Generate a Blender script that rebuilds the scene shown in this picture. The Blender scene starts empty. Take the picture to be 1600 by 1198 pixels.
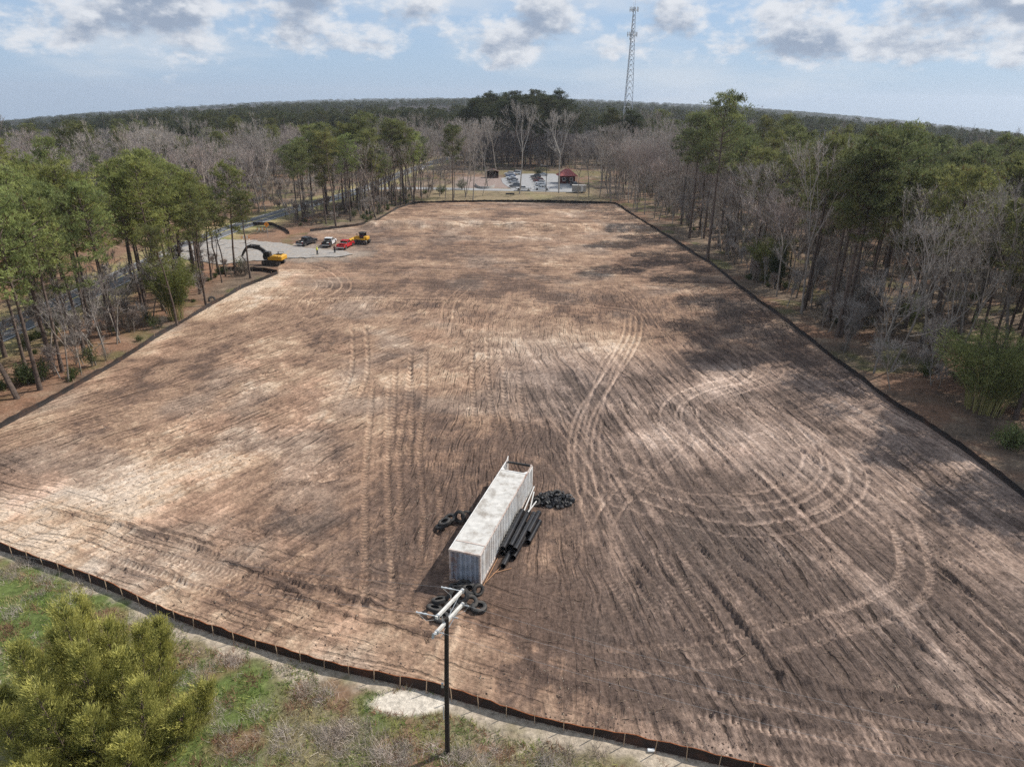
import bpy, math, random
import numpy as np
from mathutils import Matrix, Vector

SC = bpy.context.scene
COL = SC.collection
RNG = np.random.default_rng(7)
random.seed(7)

# ------------------------------------------------------------------ camera
CAM_H = 33.0
FPX, PITCH, ROLL = 1067.0, math.radians(22.8), math.radians(0.8)
cd = bpy.data.cameras.new('camera')
cam = bpy.data.objects.new('camera', cd)
COL.objects.link(cam)
cd.sensor_width = 36.0
cd.lens = FPX / 1600 * 36.0
cd.clip_start, cd.clip_end = 0.5, 40000
cam.matrix_world = (Matrix.Translation((0, 0, CAM_H)) @ Matrix.Rotation(math.pi / 2 - PITCH, 4, 'X')
                    @ Matrix.Rotation(ROLL, 4, 'Z'))
SC.camera = cam

# ------------------------------------------------------------------ sun and sky
SUN_AZ, SUN_EL = math.radians(62.9), math.radians(46.5)     # azimuth from +Y towards +X
sd = bpy.data.lights.new('sun', 'SUN')
sd.energy = 5.0
sd.angle = math.radians(0.55)
sd.color = (1.0, 0.95, 0.87)
sun = bpy.data.objects.new('sun', sd)
COL.objects.link(sun)
sv = Vector((math.sin(SUN_AZ) * math.cos(SUN_EL), math.cos(SUN_AZ) * math.cos(SUN_EL), math.sin(SUN_EL)))
sun.rotation_euler = sv.to_track_quat('Z', 'Y').to_euler()
sun.location = (60, 40, 120)

w = bpy.data.worlds.new('World')
SC.world = w
w.use_nodes = True
nt = w.node_tree
nt.nodes.clear()


def N(tree, typ, **kw):
    n = tree.nodes.new(typ)
    for k, v in kw.items():
        if k.startswith('in_'):
            key = k[3:]
            n.inputs[int(key) if key.isdigit() else key].default_value = v
        else:
            setattr(n, k, v)
    return n


def L(tree, a, b):
    tree.links.new(a, b)


def math_node(tree, op, a, b=None, clamp=False):
    n = tree.nodes.new('ShaderNodeMath')
    n.operation = op
    n.use_clamp = clamp
    for i, v in enumerate((a, b)):
        if v is None:
            continue
        if isinstance(v, (int, float)):
            n.inputs[i].default_value = v
        else:
            tree.links.new(v, n.inputs[i])
    return n.outputs[0]


def smooth(tree, v, a, b):
    n = tree.nodes.new('ShaderNodeMapRange')
    n.interpolation_type = 'SMOOTHSTEP'
    n.inputs['From Min'].default_value = a
    n.inputs['From Max'].default_value = b
    tree.links.new(v, n.inputs['Value'])
    return n.outputs[0]


def mixcol(tree, f, a, b, blend='MIX'):
    n = tree.nodes.new('ShaderNodeMix')
    n.data_type = 'RGBA'
    n.blend_type = blend
    for sock, v in ((n.inputs[0], f), (n.inputs[6], a), (n.inputs[7], b)):
        if isinstance(v, (int, float)):
            sock.default_value = v
        elif isinstance(v, tuple):
            sock.default_value = v if len(v) == 4 else (*v, 1)
        else:
            tree.links.new(v, sock)
    return n.outputs[2]


sky = N(nt, 'ShaderNodeTexSky')
sky.sky_type = 'NISHITA'
sky.sun_disc = False
sky.sun_elevation = SUN_EL
sky.sun_rotation = SUN_AZ
sky.altitude = 30
sky.air_density, sky.dust_density, sky.ozone_density = 1.0, 0.6, 2.2
tcw = N(nt, 'ShaderNodeTexCoord')


def cloud_noise(offset, sc, zst, detail, seed):
    m = N(nt, 'ShaderNodeMapping')
    m.inputs['Scale'].default_value = (1, 1, zst)
    m.inputs['Location'].default_value = (offset[0] + seed, offset[1], offset[2])
    L(nt, tcw.outputs['Generated'], m.inputs['Vector'])
    n = N(nt, 'ShaderNodeTexNoise', in_Scale=sc, in_Detail=detail, in_Roughness=0.55, in_Lacunarity=2.1)
    L(nt, m.outputs[0], n.inputs['Vector'])
    return n.outputs['Fac']


sepw = N(nt, 'ShaderNodeSeparateXYZ')
L(nt, tcw.outputs['Generated'], sepw.inputs[0])
elev = sepw.outputs['Z']
n_big = cloud_noise((0, 0, 0), 11.5, 1.75, 9.0, 8.3)
n_lit = cloud_noise((0.008, 0.004, 0.022), 11.5, 1.75, 9.0, 8.3)
n_fine = cloud_noise((0, 0, 0), 34.0, 2.0, 7.0, 1.7)
n_low = cloud_noise((0, 0, 0), 2.2, 1.4, 2.0, 5.5)
n_veil = cloud_noise((0, 0, 0), 3.5, 4.0, 6.0, 2.2)
up = smooth(nt, elev, 0.012, 0.062)
dens = math_node(nt, 'ADD', math_node(nt, 'MULTIPLY', n_big, 0.76), math_node(nt, 'MULTIPLY', n_fine, 0.24))
dens = math_node(nt, 'ADD', dens, math_node(nt, 'MULTIPLY', math_node(nt, 'SUBTRACT', up, 0.62), 0.20))
dens = math_node(nt, 'ADD', dens, math_node(nt, 'MULTIPLY', math_node(nt, 'SUBTRACT', n_low, 0.5), 0.30))
cover = smooth(nt, dens, 0.485, 0.625)
shade = math_node(nt, 'MULTIPLY', math_node(nt, 'SUBTRACT', n_big, n_lit), 4.6)
shade = math_node(nt, 'ADD', shade, math_node(nt, 'MULTIPLY', math_node(nt, 'SUBTRACT', n_fine, 0.5), 1.5))
thick = math_node(nt, 'MULTIPLY', smooth(nt, dens, 0.53, 0.70), 0.62)
shade = math_node(nt, 'SUBTRACT', math_node(nt, 'ADD', shade, 0.82), thick)
shade = smooth(nt, shade, 0.05, 1.0)
cl_col = mixcol(nt, shade, (3.2, 3.85, 5.0), (8.0, 8.2, 8.6))
sky_t = mixcol(nt, 1.0, sky.outputs[0], (0.78, 0.90, 1.05), 'MULTIPLY')
# thin high veil that evens the sky near the horizon
veil = mixcol(nt, 0.75, sky_t, (4.3, 5.8, 8.0))
veil = mixcol(nt, math_node(nt, 'MULTIPLY', smooth(nt, n_veil, 0.48, 0.72), 0.55), veil, (7.2, 7.6, 8.1))
final = mixcol(nt, math_node(nt, 'MULTIPLY', cover, 0.92), veil, cl_col)
bgn = N(nt, 'ShaderNodeBackground')
bgn.inputs['Strength'].default_value = 0.10
L(nt, final, bgn.inputs['Color'])
wo = N(nt, 'ShaderNodeOutputWorld')
L(nt, bgn.outputs[0], wo.inputs['Surface'])

SC.view_settings.view_transform = 'Standard'
SC.view_settings.look = 'None'
SC.view_settings.gamma = 1.0
SC.view_settings.use_curve_mapping = False
SC.view_settings.exposure = 0.0
SC.render.engine = 'CYCLES'
SC.cycles.use_denoising = False
SC.cycles.max_bounces = 6
SC.cycles.diffuse_bounces = 2
SC.cycles.glossy_bounces = 2
SC.cycles.transmission_bounces = 3
SC.cycles.transparent_max_bounces = 6
SC.cycles.volume_bounces = 0
SC.cycles.caustics_reflective = False
SC.cycles.caustics_refractive = False

# ------------------------------------------------------------------ ground positions read off the photograph
def at(px, py, z=0.0):
    x, y = px - 800.0, -(py - 599.0)
    c, s = math.cos(ROLL), math.sin(ROLL)
    x, y = c * x - s * y, s * x + c * y
    d = (x, FPX * math.cos(PITCH) + y * math.sin(PITCH), -FPX * math.sin(PITCH) + y * math.cos(PITCH))
    t = (z - CAM_H) / d[2]
    return (d[0] * t, d[1] * t)


def ats(pts):
    return [at(*p) for p in pts]


# ------------------------------------------------------------------ numpy noise
_TAB = RNG.random((16, 256, 256))


def vnoise(x, y, seed=0):
    t = _TAB[seed % 16]
    ox = (seed * 37) % 251
    xi, yi = np.floor(x).astype(np.int64), np.floor(y).astype(np.int64)
    fx, fy = x - xi, y - yi
    fx, fy = fx * fx * (3 - 2 * fx), fy * fy * (3 - 2 * fy)
    a = t[(xi + ox) & 255, yi & 255]
    b = t[(xi + 1 + ox) & 255, yi & 255]
    c = t[(xi + ox) & 255, (yi + 1) & 255]
    d = t[(xi + 1 + ox) & 255, (yi + 1) & 255]
    return (a * (1 - fx) + b * fx) * (1 - fy) + (c * (1 - fx) + d * fx) * fy


def fbm(x, y, seed=0, octv=4, gain=0.5):
    s, amp, tot, f = 0, 1.0, 0, 1.0
    for i in range(octv):
        s = s + amp * vnoise(x * f + 13.7 * i, y * f - 7.1 * i, seed + i)
        tot += amp
        amp *= gain
        f *= 2.03
    return s / tot


def sstep(a, b, x):
    t = np.clip((x - a) / (b - a), 0, 1)
    return t * t * (3 - 2 * t)


def catmull(P, k=8):
    P = [np.array(p, float) for p in P]
    P = [2 * P[0] - P[1]] + P + [2 * P[-1] - P[-2]]
    out = []
    for i in range(1, len(P) - 2):
        for j in range(k):
            t = j / k
            out.append(0.5 * ((2 * P[i]) + (P[i + 1] - P[i - 1]) * t + (2 * P[i - 1] - 5 * P[i] + 4 * P[i + 1] - P[i + 2]) * t * t
                              + (-P[i - 1] + 3 * P[i] - 3 * P[i + 1] + P[i + 2]) * t ** 3))
    out.append(P[-2])
    return out


def resample(P, step):
    P = np.array(P, float)
    seg = np.hypot(*(P[1:] - P[:-1]).T)
    s = np.concatenate([[0], np.cumsum(seg)])
    n = max(2, int(round(s[-1] / step)) + 1)
    q = np.linspace(0, s[-1], n)
    return np.stack([np.interp(q, s, P[:, 0]), np.interp(q, s, P[:, 1])], 1)


def dist_poly(X, Y, P):
    """distance to a polyline, arc length and signed side, for arrays"""
    D = np.full(X.shape, 1e9)
    S = np.zeros(X.shape)
    SG = np.zeros(X.shape)
    acc = 0.0
    for (ax, ay), (bx, by) in zip(P[:-1], P[1:]):
        dx, dy = bx - ax, by - ay
        l2 = dx * dx + dy * dy + 1e-12
        t = np.clip(((X - ax) * dx + (Y - ay) * dy) / l2, 0, 1)
        ex, ey = X - ax - t * dx, Y - ay - t * dy
        d = np.hypot(ex, ey)
        m = d < D
        D = np.where(m, d, D)
        ll = math.sqrt(l2)
        S = np.where(m, acc + t * ll, S)
        SG = np.where(m, (dx * ey - dy * ex) / ll, SG)
        acc += ll
    return D, S, SG


def inside(X, Y, poly):
    r = np.zeros(X.shape, bool)
    n = len(poly)
    for i in range(n):
        (x1, y1), (x2, y2) = poly[i], poly[(i + 1) % n]
        if y1 == y2:
            continue
        c = ((y1 > Y) != (y2 > Y)) & (X < (x2 - x1) * (Y - y1) / (y2 - y1) + x1)
        r ^= c
    return r


# ------------------------------------------------------------------ mesh helpers
def link(o, parent=None):
    COL.objects.link(o)
    if parent is not None:
        o.parent = parent
    return o


def mesh_np(name, verts, faces, mat=None, cols=None, smooth=False):
    """faces: int array (n,3) or (n,4)"""
    verts = np.asarray(verts, np.float32)
    faces = np.asarray(faces, np.int32)
    me = bpy.data.meshes.new(name)
    n, k = faces.shape
    me.vertices.add(len(verts))
    me.vertices.foreach_set('co', verts.ravel())
    me.loops.add(n * k)
    me.loops.foreach_set('vertex_index', faces.ravel())
    me.polygons.add(n)
    me.polygons.foreach_set('loop_start', np.arange(0, n * k, k, dtype=np.int32))
    me.polygons.foreach_set('use_smooth', np.full(n, smooth, bool))
    if cols is not None:
        at_ = me.attributes.new('Col', 'FLOAT_COLOR', 'POINT')
        c = np.ones((len(verts), 4), np.float32)
        c[:, :3] = cols
        at_.data.foreach_set('color', c.ravel())
    me.update(calc_edges=True)
    if mat:
        me.materials.append(mat)
    return me


class MB:
    def __init__(self):
        self.v, self.f, self.c = [], [], []
        self.col = None

    def add(self, vs, fs):
        b = len(self.v)
        self.v += [tuple(p) for p in vs]
        self.f += [tuple(b + i for i in f) for f in fs]
        if self.col is not None:
            self.c += [self.col] * len(vs)
        return self

    def box(self, cx, cy, cz, sx, sy, sz, rz=0.0, top=1.0, topx=None):
        """centre, full size; top scales the upper face"""
        tx = top if topx is None else topx
        c, s = math.cos(rz), math.sin(rz)
        vs = []
        for z, kx, ky in ((-.5, 1, 1), (.5, tx, top)):
            for x, y in ((-.5, -.5), (.5, -.5), (.5, .5), (-.5, .5)):
                X, Y = x * sx * kx, y * sy * ky
                vs.append((cx + c * X - s * Y, cy + s * X + c * Y, cz + z * sz))
        return self.add(vs, [(0, 3, 2, 1), (4, 5, 6, 7), (0, 1, 5, 4), (1, 2, 6, 5), (2, 3, 7, 6), (3, 0, 4, 7)])

    def bbox(self, cx, cy, cz, sx, sy, sz, b=0.05):
        """box with chamfered edges"""
        vs, idx = [], {}
        hx, hy, hz = sx / 2, sy / 2, sz / 2
        for x in (-1, 1):
            for y in (-1, 1):
                for z in (-1, 1):
                    for a in range(3):
                        q = [x * (hx - b), y * (hy - b), z * (hz - b)]
                        q[a] = (x * hx, y * hy, z * hz)[a]
                        idx[(x, y, z, a)] = len(vs)
                        vs.append((cx + q[0], cy + q[1], cz + q[2]))
        fs = []
        for a in range(3):
            o = [i for i in range(3) if i != a]
            for s in (-1, 1):
                ring = []
                for u, v in ((-1, -1), (1, -1), (1, 1), (-1, 1)):
                    k = [0, 0, 0]
                    k[a], k[o[0]], k[o[1]] = s, u, v
                    ring.append(idx[(*k, a)])
                flip = (s > 0) != (a == 1)
                fs.append(tuple(ring if flip else ring[::-1]))
        for a in range(3):
            o = [i for i in range(3) if i != a]
            for u in (-1, 1):
                for v in (-1, 1):
                    k0, k1 = [0, 0, 0], [0, 0, 0]
                    k0[a], k1[a] = -1, 1
                    for k in (k0, k1):
                        k[o[0]], k[o[1]] = u, v
                    fs.append((idx[(*k0, o[0])], idx[(*k1, o[0])], idx[(*k1, o[1])], idx[(*k0, o[1])]))
        for x in (-1, 1):
            for y in (-1, 1):
                for z in (-1, 1):
                    fs.append(tuple(idx[(x, y, z, a)] for a in range(3)))
        return self.add(vs, fs)

    def tube(self, pts, rad, n=8, cap=True):
        pts = [Vector(p) for p in pts]
        if isinstance(rad, (int, float)):
            rad = [rad] * len(pts)
        vs, fs = [], []
        ref = None
        for i, p in enumerate(pts):
            d = (pts[min(i + 1, len(pts) - 1)] - pts[max(i - 1, 0)])
            d = d.normalized() if d.length > 1e-9 else Vector((0, 0, 1))
            if ref is None:
                ref = Vector((1, 0, 0)) if abs(d.x) < 0.8 else Vector((0, 1, 0))
            u = (ref - d * ref.dot(d))
            u = u.normalized() if u.length > 1e-6 else d.orthogonal().normalized()
            ref = u
            v = d.cross(u)
            for k in range(n):
                a = 2 * math.pi * k / n
                vs.append(p + (u * math.cos(a) + v * math.sin(a)) * rad[i])
        for i in range(len(pts) - 1):
            for k in range(n):
                a, b = i * n + k, i * n + (k + 1) % n
                fs.append((a, b, b + n, a + n))
        if cap:
            fs.append(tuple(range(n - 1, -1, -1)))
            fs.append(tuple((len(pts) - 1) * n + k for k in range(n)))
        return self.add(vs, fs)

    def pipe(self, p0, p1, ro, ri, n=20, ribs=0):
        """hollow open pipe"""
        p0, p1 = Vector(p0), Vector(p1)
        d = (p1 - p0).normalized()
        u = d.orthogonal().normalized()
        v = d.cross(u)
        rings = [(p0, ri)] + [(p0, ro)]
        k = max(1, ribs)
        for i in range(1, k):
            rings.append((p0.lerp(p1, i / k), ro * (0.94 if i % 2 else 1.0)))
        rings += [(p1, ro), (p1, ri)]
        vs = [p + (u * math.cos(2 * math.pi * j / n) + v * math.sin(2 * math.pi * j / n)) * r for p, r in rings for j in range(n)]
        R = len(rings)
        fs = []
        for i in range(R):
            i2 = (i + 1) % R
            for j in range(n):
                j2 = (j + 1) % n
                fs.append((i * n + j, i * n + j2, i2 * n + j2, i2 * n + j))
        return self.add(vs, fs)

    def lathe(self, prof, n=24, origin=(0, 0, 0), axis='Z', closed=False):
        vs, fs = [], []
        for r, h in prof:
            for k in range(n):
                a = 2 * math.pi * k / n
                c, s = r * math.cos(a), r * math.sin(a)
                p = (c, s, h) if axis == 'Z' else ((c, h, s) if axis == 'Y' else (h, c, s))
                vs.append((origin[0] + p[0], origin[1] + p[1], origin[2] + p[2]))
        m = len(prof)
        for i in range(m if closed else m - 1):
            i2 = (i + 1) % m
            for k in range(n):
                k2 = (k + 1) % n
                fs.append((i * n + k, i * n + k2, i2 * n + k2, i2 * n + k))
        if not closed:
            if prof[0][0] > 1e-6:
                fs.append(tuple(range(n)))
            if prof[-1][0] > 1e-6:
                fs.append(tuple((m - 1) * n + k for k in range(n)))
        return self.add(vs, fs)

    def prism(self, prof, y0, y1, top_in=0.0, zt=None):
        """profile in x-z, extruded along y; points above zt are drawn in by top_in"""
        n = len(prof)
        vs = []
        for s, y in ((1, y0), (-1, y1)):
            for x, z in prof:
                k = top_in if (zt is not None and z > zt) else 0
                vs.append((x, y + s * k, z))
        fs = [tuple(range(n)), tuple(range(2 * n - 1, n - 1, -1))]
        for i in range(n):
            j = (i + 1) % n
            fs.append((i, i + n, j + n, j))
        return self.add(vs, fs)

    def build(self, name, mat, parent=None, smooth=False, loc=None, bevel=0):
        me = bpy.data.meshes.new(name)
        me.from_pydata(self.v, [], self.f)
        if self.c:
            a = me.attributes.new('Col', 'FLOAT_COLOR', 'POINT')
            c = np.ones((len(self.v), 4), np.float32)
            c[:, :3] = self.c
            a.data.foreach_set('color', c.ravel())
        import bmesh
        bm = bmesh.new()
        bm.from_mesh(me)
        bmesh.ops.recalc_face_normals(bm, faces=bm.faces)
        bm.to_mesh(me)
        bm.free()
        me.materials.append(mat)
        if smooth:
            me.polygons.foreach_set('use_smooth', np.ones(len(me.polygons), bool))
            me.set_sharp_from_angle(angle=math.radians(40))
        o = bpy.data.objects.new(name, me)
        if loc:
            o.location = loc
        link(o, parent)
        if bevel:
            b = o.modifiers.new('bevel', 'BEVEL')
            b.width = bevel
            b.segments = 2
            b.limit_method = 'ANGLE'
        return o


def tag(o, label=None, cat=None, group=None, kind=None):
    if label:
        o['label'] = label
    if cat:
        o['category'] = cat
    if group:
        o['group'] = group
    if kind:
        o['kind'] = kind
    return o


def empty(name, loc=(0, 0, 0), rz=0.0, label=None, cat=None, group=None):
    o = bpy.data.objects.new(name, None)
    o.empty_display_size = 0.5
    o.location = loc
    o.rotation_euler = (0, 0, rz)
    link(o)
    return tag(o, label, cat, group)


KIDS = {}


def copy_tree(o, parent=None):
    c = o.copy()
    COL.objects.link(c)
    if parent is not None:
        c.parent = parent
        c.matrix_parent_inverse = o.matrix_parent_inverse
    for ch in list(o.children):
        copy_tree(ch, c)
    return c


# ------------------------------------------------------------------ materials
MATS = {}


def mat(name, col=(0.5, 0.5, 0.5), rough=0.7, metal=0.0, var=0.12, scale=6.0, dirt=None, dirt_amt=0.35, bump=0.0, vcol=False,
        trans=0.0, rnd=0.0, spec=0.5, hue=0.0, coat=0.0):
    m = bpy.data.materials.new(name)
    m.use_nodes = True
    t = m.node_tree
    b = t.nodes['Principled BSDF']
    tc = N(t, 'ShaderNodeTexCoord')
    no = N(t, 'ShaderNodeTexNoise', in_Scale=scale, in_Detail=6.0, in_Roughness=0.6)
    L(t, tc.outputs['Object'], no.inputs['Vector'])
    if vcol:
        a = N(t, 'ShaderNodeAttribute')
        a.attribute_name = 'Col'
        base = a.outputs['Color']
    else:
        base = (*col, 1)
    mr = N(t, 'ShaderNodeMapRange')
    mr.inputs['From Min'].default_value, mr.inputs['From Max'].default_value = 0.3, 0.7
    mr.inputs['To Min'].default_value, mr.inputs['To Max'].default_value = 1 - var, 1 + var
    L(t, no.outputs['Fac'], mr.inputs['Value'])
    v = mr.outputs[0]
    if rnd:
        oi = N(t, 'ShaderNodeObjectInfo')
        r = N(t, 'ShaderNodeMapRange')
        r.inputs['To Min'].default_value, r.inputs['To Max'].default_value = 1 - rnd, 1 + rnd
        L(t, oi.outputs['Random'], r.inputs['Value'])
        v = math_node(t, 'MULTIPLY', v, r.outputs[0])
    cmb = N(t, 'ShaderNodeCombineColor')
    for i in range(3):
        L(t, v, cmb.inputs[i])
    c = mixcol(t, 1.0, base, cmb.outputs[0], 'MULTIPLY')
    if hue:
        oi2 = N(t, 'ShaderNodeObjectInfo')
        wn = N(t, 'ShaderNodeTexWhiteNoise')
        wn.noise_dimensions = '1D'
        L(t, oi2.outputs['Random'], wn.inputs['W'])
        c = mixcol(t, math_node(t, 'MULTIPLY', wn.outputs['Value'], hue), c,
                   mixcol(t, 1.0, c, (1.5, 1.05, 0.6), 'MULTIPLY'))
    if dirt:
        n2 = N(t, 'ShaderNodeTexNoise', in_Scale=scale * 0.35, in_Detail=8.0, in_Roughness=0.7)
        L(t, tc.outputs['Object'], n2.inputs['Vector'])
        c = mixcol(t, math_node(t, 'MULTIPLY', smooth(t, n2.outputs['Fac'], 0.45, 0.68), dirt_amt), c, dirt)
    L(t, c, b.inputs['Base Color'])
    b.inputs['Roughness'].default_value = rough
    b.inputs['Metallic'].default_value = metal
    b.inputs['Specular IOR Level'].default_value = spec
    if coat:
        b.inputs['Coat Weight'].default_value = coat
        b.inputs['Coat Roughness'].default_value = 0.08
    if bump:
        bp = N(t, 'ShaderNodeBump', in_Strength=bump, in_Distance=0.05)
        L(t, no.outputs['Fac'], bp.inputs['Height'])
        L(t, bp.outputs[0], b.inputs['Normal'])
    if trans:
        tr = N(t, 'ShaderNodeBsdfTranslucent')
        L(t, c, tr.inputs['Color'])
        mx = N(t, 'ShaderNodeMixShader')
        mx.inputs[0].default_value = trans
        L(t, b.outputs[0], mx.inputs[1])
        L(t, tr.outputs[0], mx.inputs[2])
        L(t, mx.outputs[0], t.nodes['Material Output'].inputs['Surface'])
    MATS[name] = m
    return m


def soil_mat(name, fine=1.0, bump=0.6, streaks=False):
    """vertex colour with procedural grain: fine crumbs, small pale and dark specks"""
    m = bpy.data.materials.new(name)
    m.use_nodes = True
    t = m.node_tree
    b = t.nodes['Principled BSDF']
    b.inputs['Roughness'].default_value = 0.95
    b.inputs['Specular IOR Level'].default_value = 0.1
    tc = N(t, 'ShaderNodeTexCoord')
    a = N(t, 'ShaderNodeAttribute')
    a.attribute_name = 'Col'
    n1 = N(t, 'ShaderNodeTexNoise', in_Scale=3.2 * fine, in_Detail=9.0, in_Roughness=0.72)
    n2 = N(t, 'ShaderNodeTexNoise', in_Scale=0.35, in_Detail=5.0, in_Roughness=0.6)
    vo = N(t, 'ShaderNodeTexVoronoi', in_Scale=3.2 * fine)
    for n in (n1, n2, vo):
        L(t, tc.outputs['Object'], n.inputs['Vector'])
    k = N(t, 'ShaderNodeMapRange')
    k.inputs['From Min'].default_value, k.inputs['From Max'].default_value = 0.28, 0.72
    k.inputs['To Min'].default_value, k.inputs['To Max'].default_value = 0.45, 1.55
    L(t, n1.outputs['Fac'], k.inputs['Value'])
    k2 = N(t, 'ShaderNodeMapRange')
    k2.inputs['From Min'].default_value, k2.inputs['From Max'].default_value = 0.3, 0.7
    k2.inputs['To Min'].default_value, k2.inputs['To Max'].default_value = 0.86, 1.14
    L(t, n2.outputs['Fac'], k2.inputs['Value'])
    v = math_node(t, 'MULTIPLY', k.outputs[0], k2.outputs[0])
    hsum = n1.outputs['Fac']
    if streaks:     # scratch lines of the blade, along the working direction of each part of the lot
        wt = N(t, 'ShaderNodeAttribute')
        wt.attribute_name = 'Dir'
        ws = N(t, 'ShaderNodeSeparateColor')
        L(t, wt.outputs['Color'], ws.inputs[0])
        w2 = N(t, 'ShaderNodeAttribute')
        w2.attribute_name = 'Dir2'
        WTS = [ws.outputs[0], ws.outputs[1], ws.outputs[2], wt.outputs['Alpha'], w2.outputs['Fac']]
        acc = None
        for i, (ang, ln, wd_) in enumerate(((56, 1.3, .15), (86, 1.1, .16), (99, 1.8, .17), (1, 3.0, .45), (-20, 1.8, .16))):
            mp = N(t, 'ShaderNodeMapping')
            mp.vector_type = 'TEXTURE'
            mp.inputs['Rotation'].default_value = (0, 0, math.radians(ang))
            mp.inputs['Scale'].default_value = (ln, wd_, 1)
            L(t, tc.outputs['Object'], mp.inputs['Vector'])
            nn = N(t, 'ShaderNodeTexNoise', in_Scale=1.0, in_Detail=4.0, in_Roughness=0.65, in_Distortion=0.25)
            L(t, mp.outputs[0], nn.inputs['Vector'])
            q = math_node(t, 'SUBTRACT', nn.outputs['Fac'], 0.5)
            q = math_node(t, 'MULTIPLY', q, WTS[i])
            acc = q if acc is None else math_node(t, 'ADD', acc, q)
        v = math_node(t, 'MULTIPLY', v, math_node(t, 'ADD', math_node(t, 'MULTIPLY', acc, .75), 1.0))
        hsum = math_node(t, 'ADD', hsum, math_node(t, 'MULTIPLY', acc, .8))
        wp = N(t, 'ShaderNodeTexNoise', in_Scale=0.07, in_Detail=2.0)
        ed = N(t, 'ShaderNodeTexNoise', in_Scale=1.7, in_Detail=5.0, in_Roughness=0.7)
        sx = N(t, 'ShaderNodeSeparateXYZ')
        for q_ in (wp, ed, sx):
            L(t, tc.outputs['Object'], q_.inputs[0])
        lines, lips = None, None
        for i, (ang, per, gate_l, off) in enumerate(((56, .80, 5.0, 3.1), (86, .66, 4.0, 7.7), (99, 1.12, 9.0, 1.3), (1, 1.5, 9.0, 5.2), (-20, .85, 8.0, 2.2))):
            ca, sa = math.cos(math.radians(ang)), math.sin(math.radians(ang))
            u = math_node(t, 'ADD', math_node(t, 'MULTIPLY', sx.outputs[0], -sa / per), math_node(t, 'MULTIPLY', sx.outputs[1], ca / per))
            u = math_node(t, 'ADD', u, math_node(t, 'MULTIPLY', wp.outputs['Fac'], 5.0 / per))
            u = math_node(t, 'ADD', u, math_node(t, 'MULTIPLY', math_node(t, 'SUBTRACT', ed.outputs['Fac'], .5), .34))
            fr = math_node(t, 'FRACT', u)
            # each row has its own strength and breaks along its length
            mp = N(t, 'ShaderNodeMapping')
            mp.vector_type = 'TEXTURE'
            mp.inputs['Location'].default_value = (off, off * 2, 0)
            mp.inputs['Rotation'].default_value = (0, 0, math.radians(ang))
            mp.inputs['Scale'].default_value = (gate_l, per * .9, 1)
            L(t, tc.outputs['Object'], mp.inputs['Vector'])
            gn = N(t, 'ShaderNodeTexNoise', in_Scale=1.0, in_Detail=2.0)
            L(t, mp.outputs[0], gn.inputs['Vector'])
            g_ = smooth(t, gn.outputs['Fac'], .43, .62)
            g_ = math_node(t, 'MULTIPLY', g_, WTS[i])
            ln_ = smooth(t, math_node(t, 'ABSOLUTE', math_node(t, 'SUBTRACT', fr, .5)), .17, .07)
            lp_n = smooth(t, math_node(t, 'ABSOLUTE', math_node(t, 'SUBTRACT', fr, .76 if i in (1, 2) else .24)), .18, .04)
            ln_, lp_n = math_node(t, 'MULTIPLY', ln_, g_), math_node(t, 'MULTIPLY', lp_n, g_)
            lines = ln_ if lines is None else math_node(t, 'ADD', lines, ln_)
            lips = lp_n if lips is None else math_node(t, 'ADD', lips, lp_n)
        v = math_node(t, 'MULTIPLY', v, math_node(t, 'SUBTRACT', 1.0, math_node(t, 'MULTIPLY', lines, .36)))  # shadow side of each furrow painted as a dark band in the colour
        v = math_node(t, 'MULTIPLY', v, math_node(t, 'ADD', 1.0, math_node(t, 'MULTIPLY', lips, .20)))  # sunny lip beside each furrow painted lighter
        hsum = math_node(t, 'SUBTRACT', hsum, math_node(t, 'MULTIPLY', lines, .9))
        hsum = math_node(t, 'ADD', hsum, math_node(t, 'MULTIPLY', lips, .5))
    cmb = N(t, 'ShaderNodeCombineColor')
    for i in range(3):
        L(t, v, cmb.inputs[i])
    c = mixcol(t, 1.0, a.outputs['Color'], cmb.outputs[0], 'MULTIPLY')
    sp = math_node(t, 'LESS_THAN', vo.outputs['Distance'], 0.10)
    wn = N(t, 'ShaderNodeSeparateColor')
    L(t, vo.outputs['Color'], wn.inputs[0])
    pale = math_node(t, 'MULTIPLY', sp, math_node(t, 'GREATER_THAN', wn.outputs[0], 0.86))
    dark = math_node(t, 'MULTIPLY', sp, math_node(t, 'LESS_THAN', wn.outputs[0], 0.2))
    c = mixcol(t, math_node(t, 'MULTIPLY', pale, 0.55), c, (0.5, 0.44, 0.37))
    c = mixcol(t, math_node(t, 'MULTIPLY', dark, 0.5), c, (0.05, 0.038, 0.03))
    L(t, c, b.inputs['Base Color'])
    bp = N(t, 'ShaderNodeBump', in_Strength=bump, in_Distance=0.2)
    L(t, hsum, bp.inputs['Height'])
    L(t, bp.outputs[0], b.inputs['Normal'])
    return m


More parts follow.
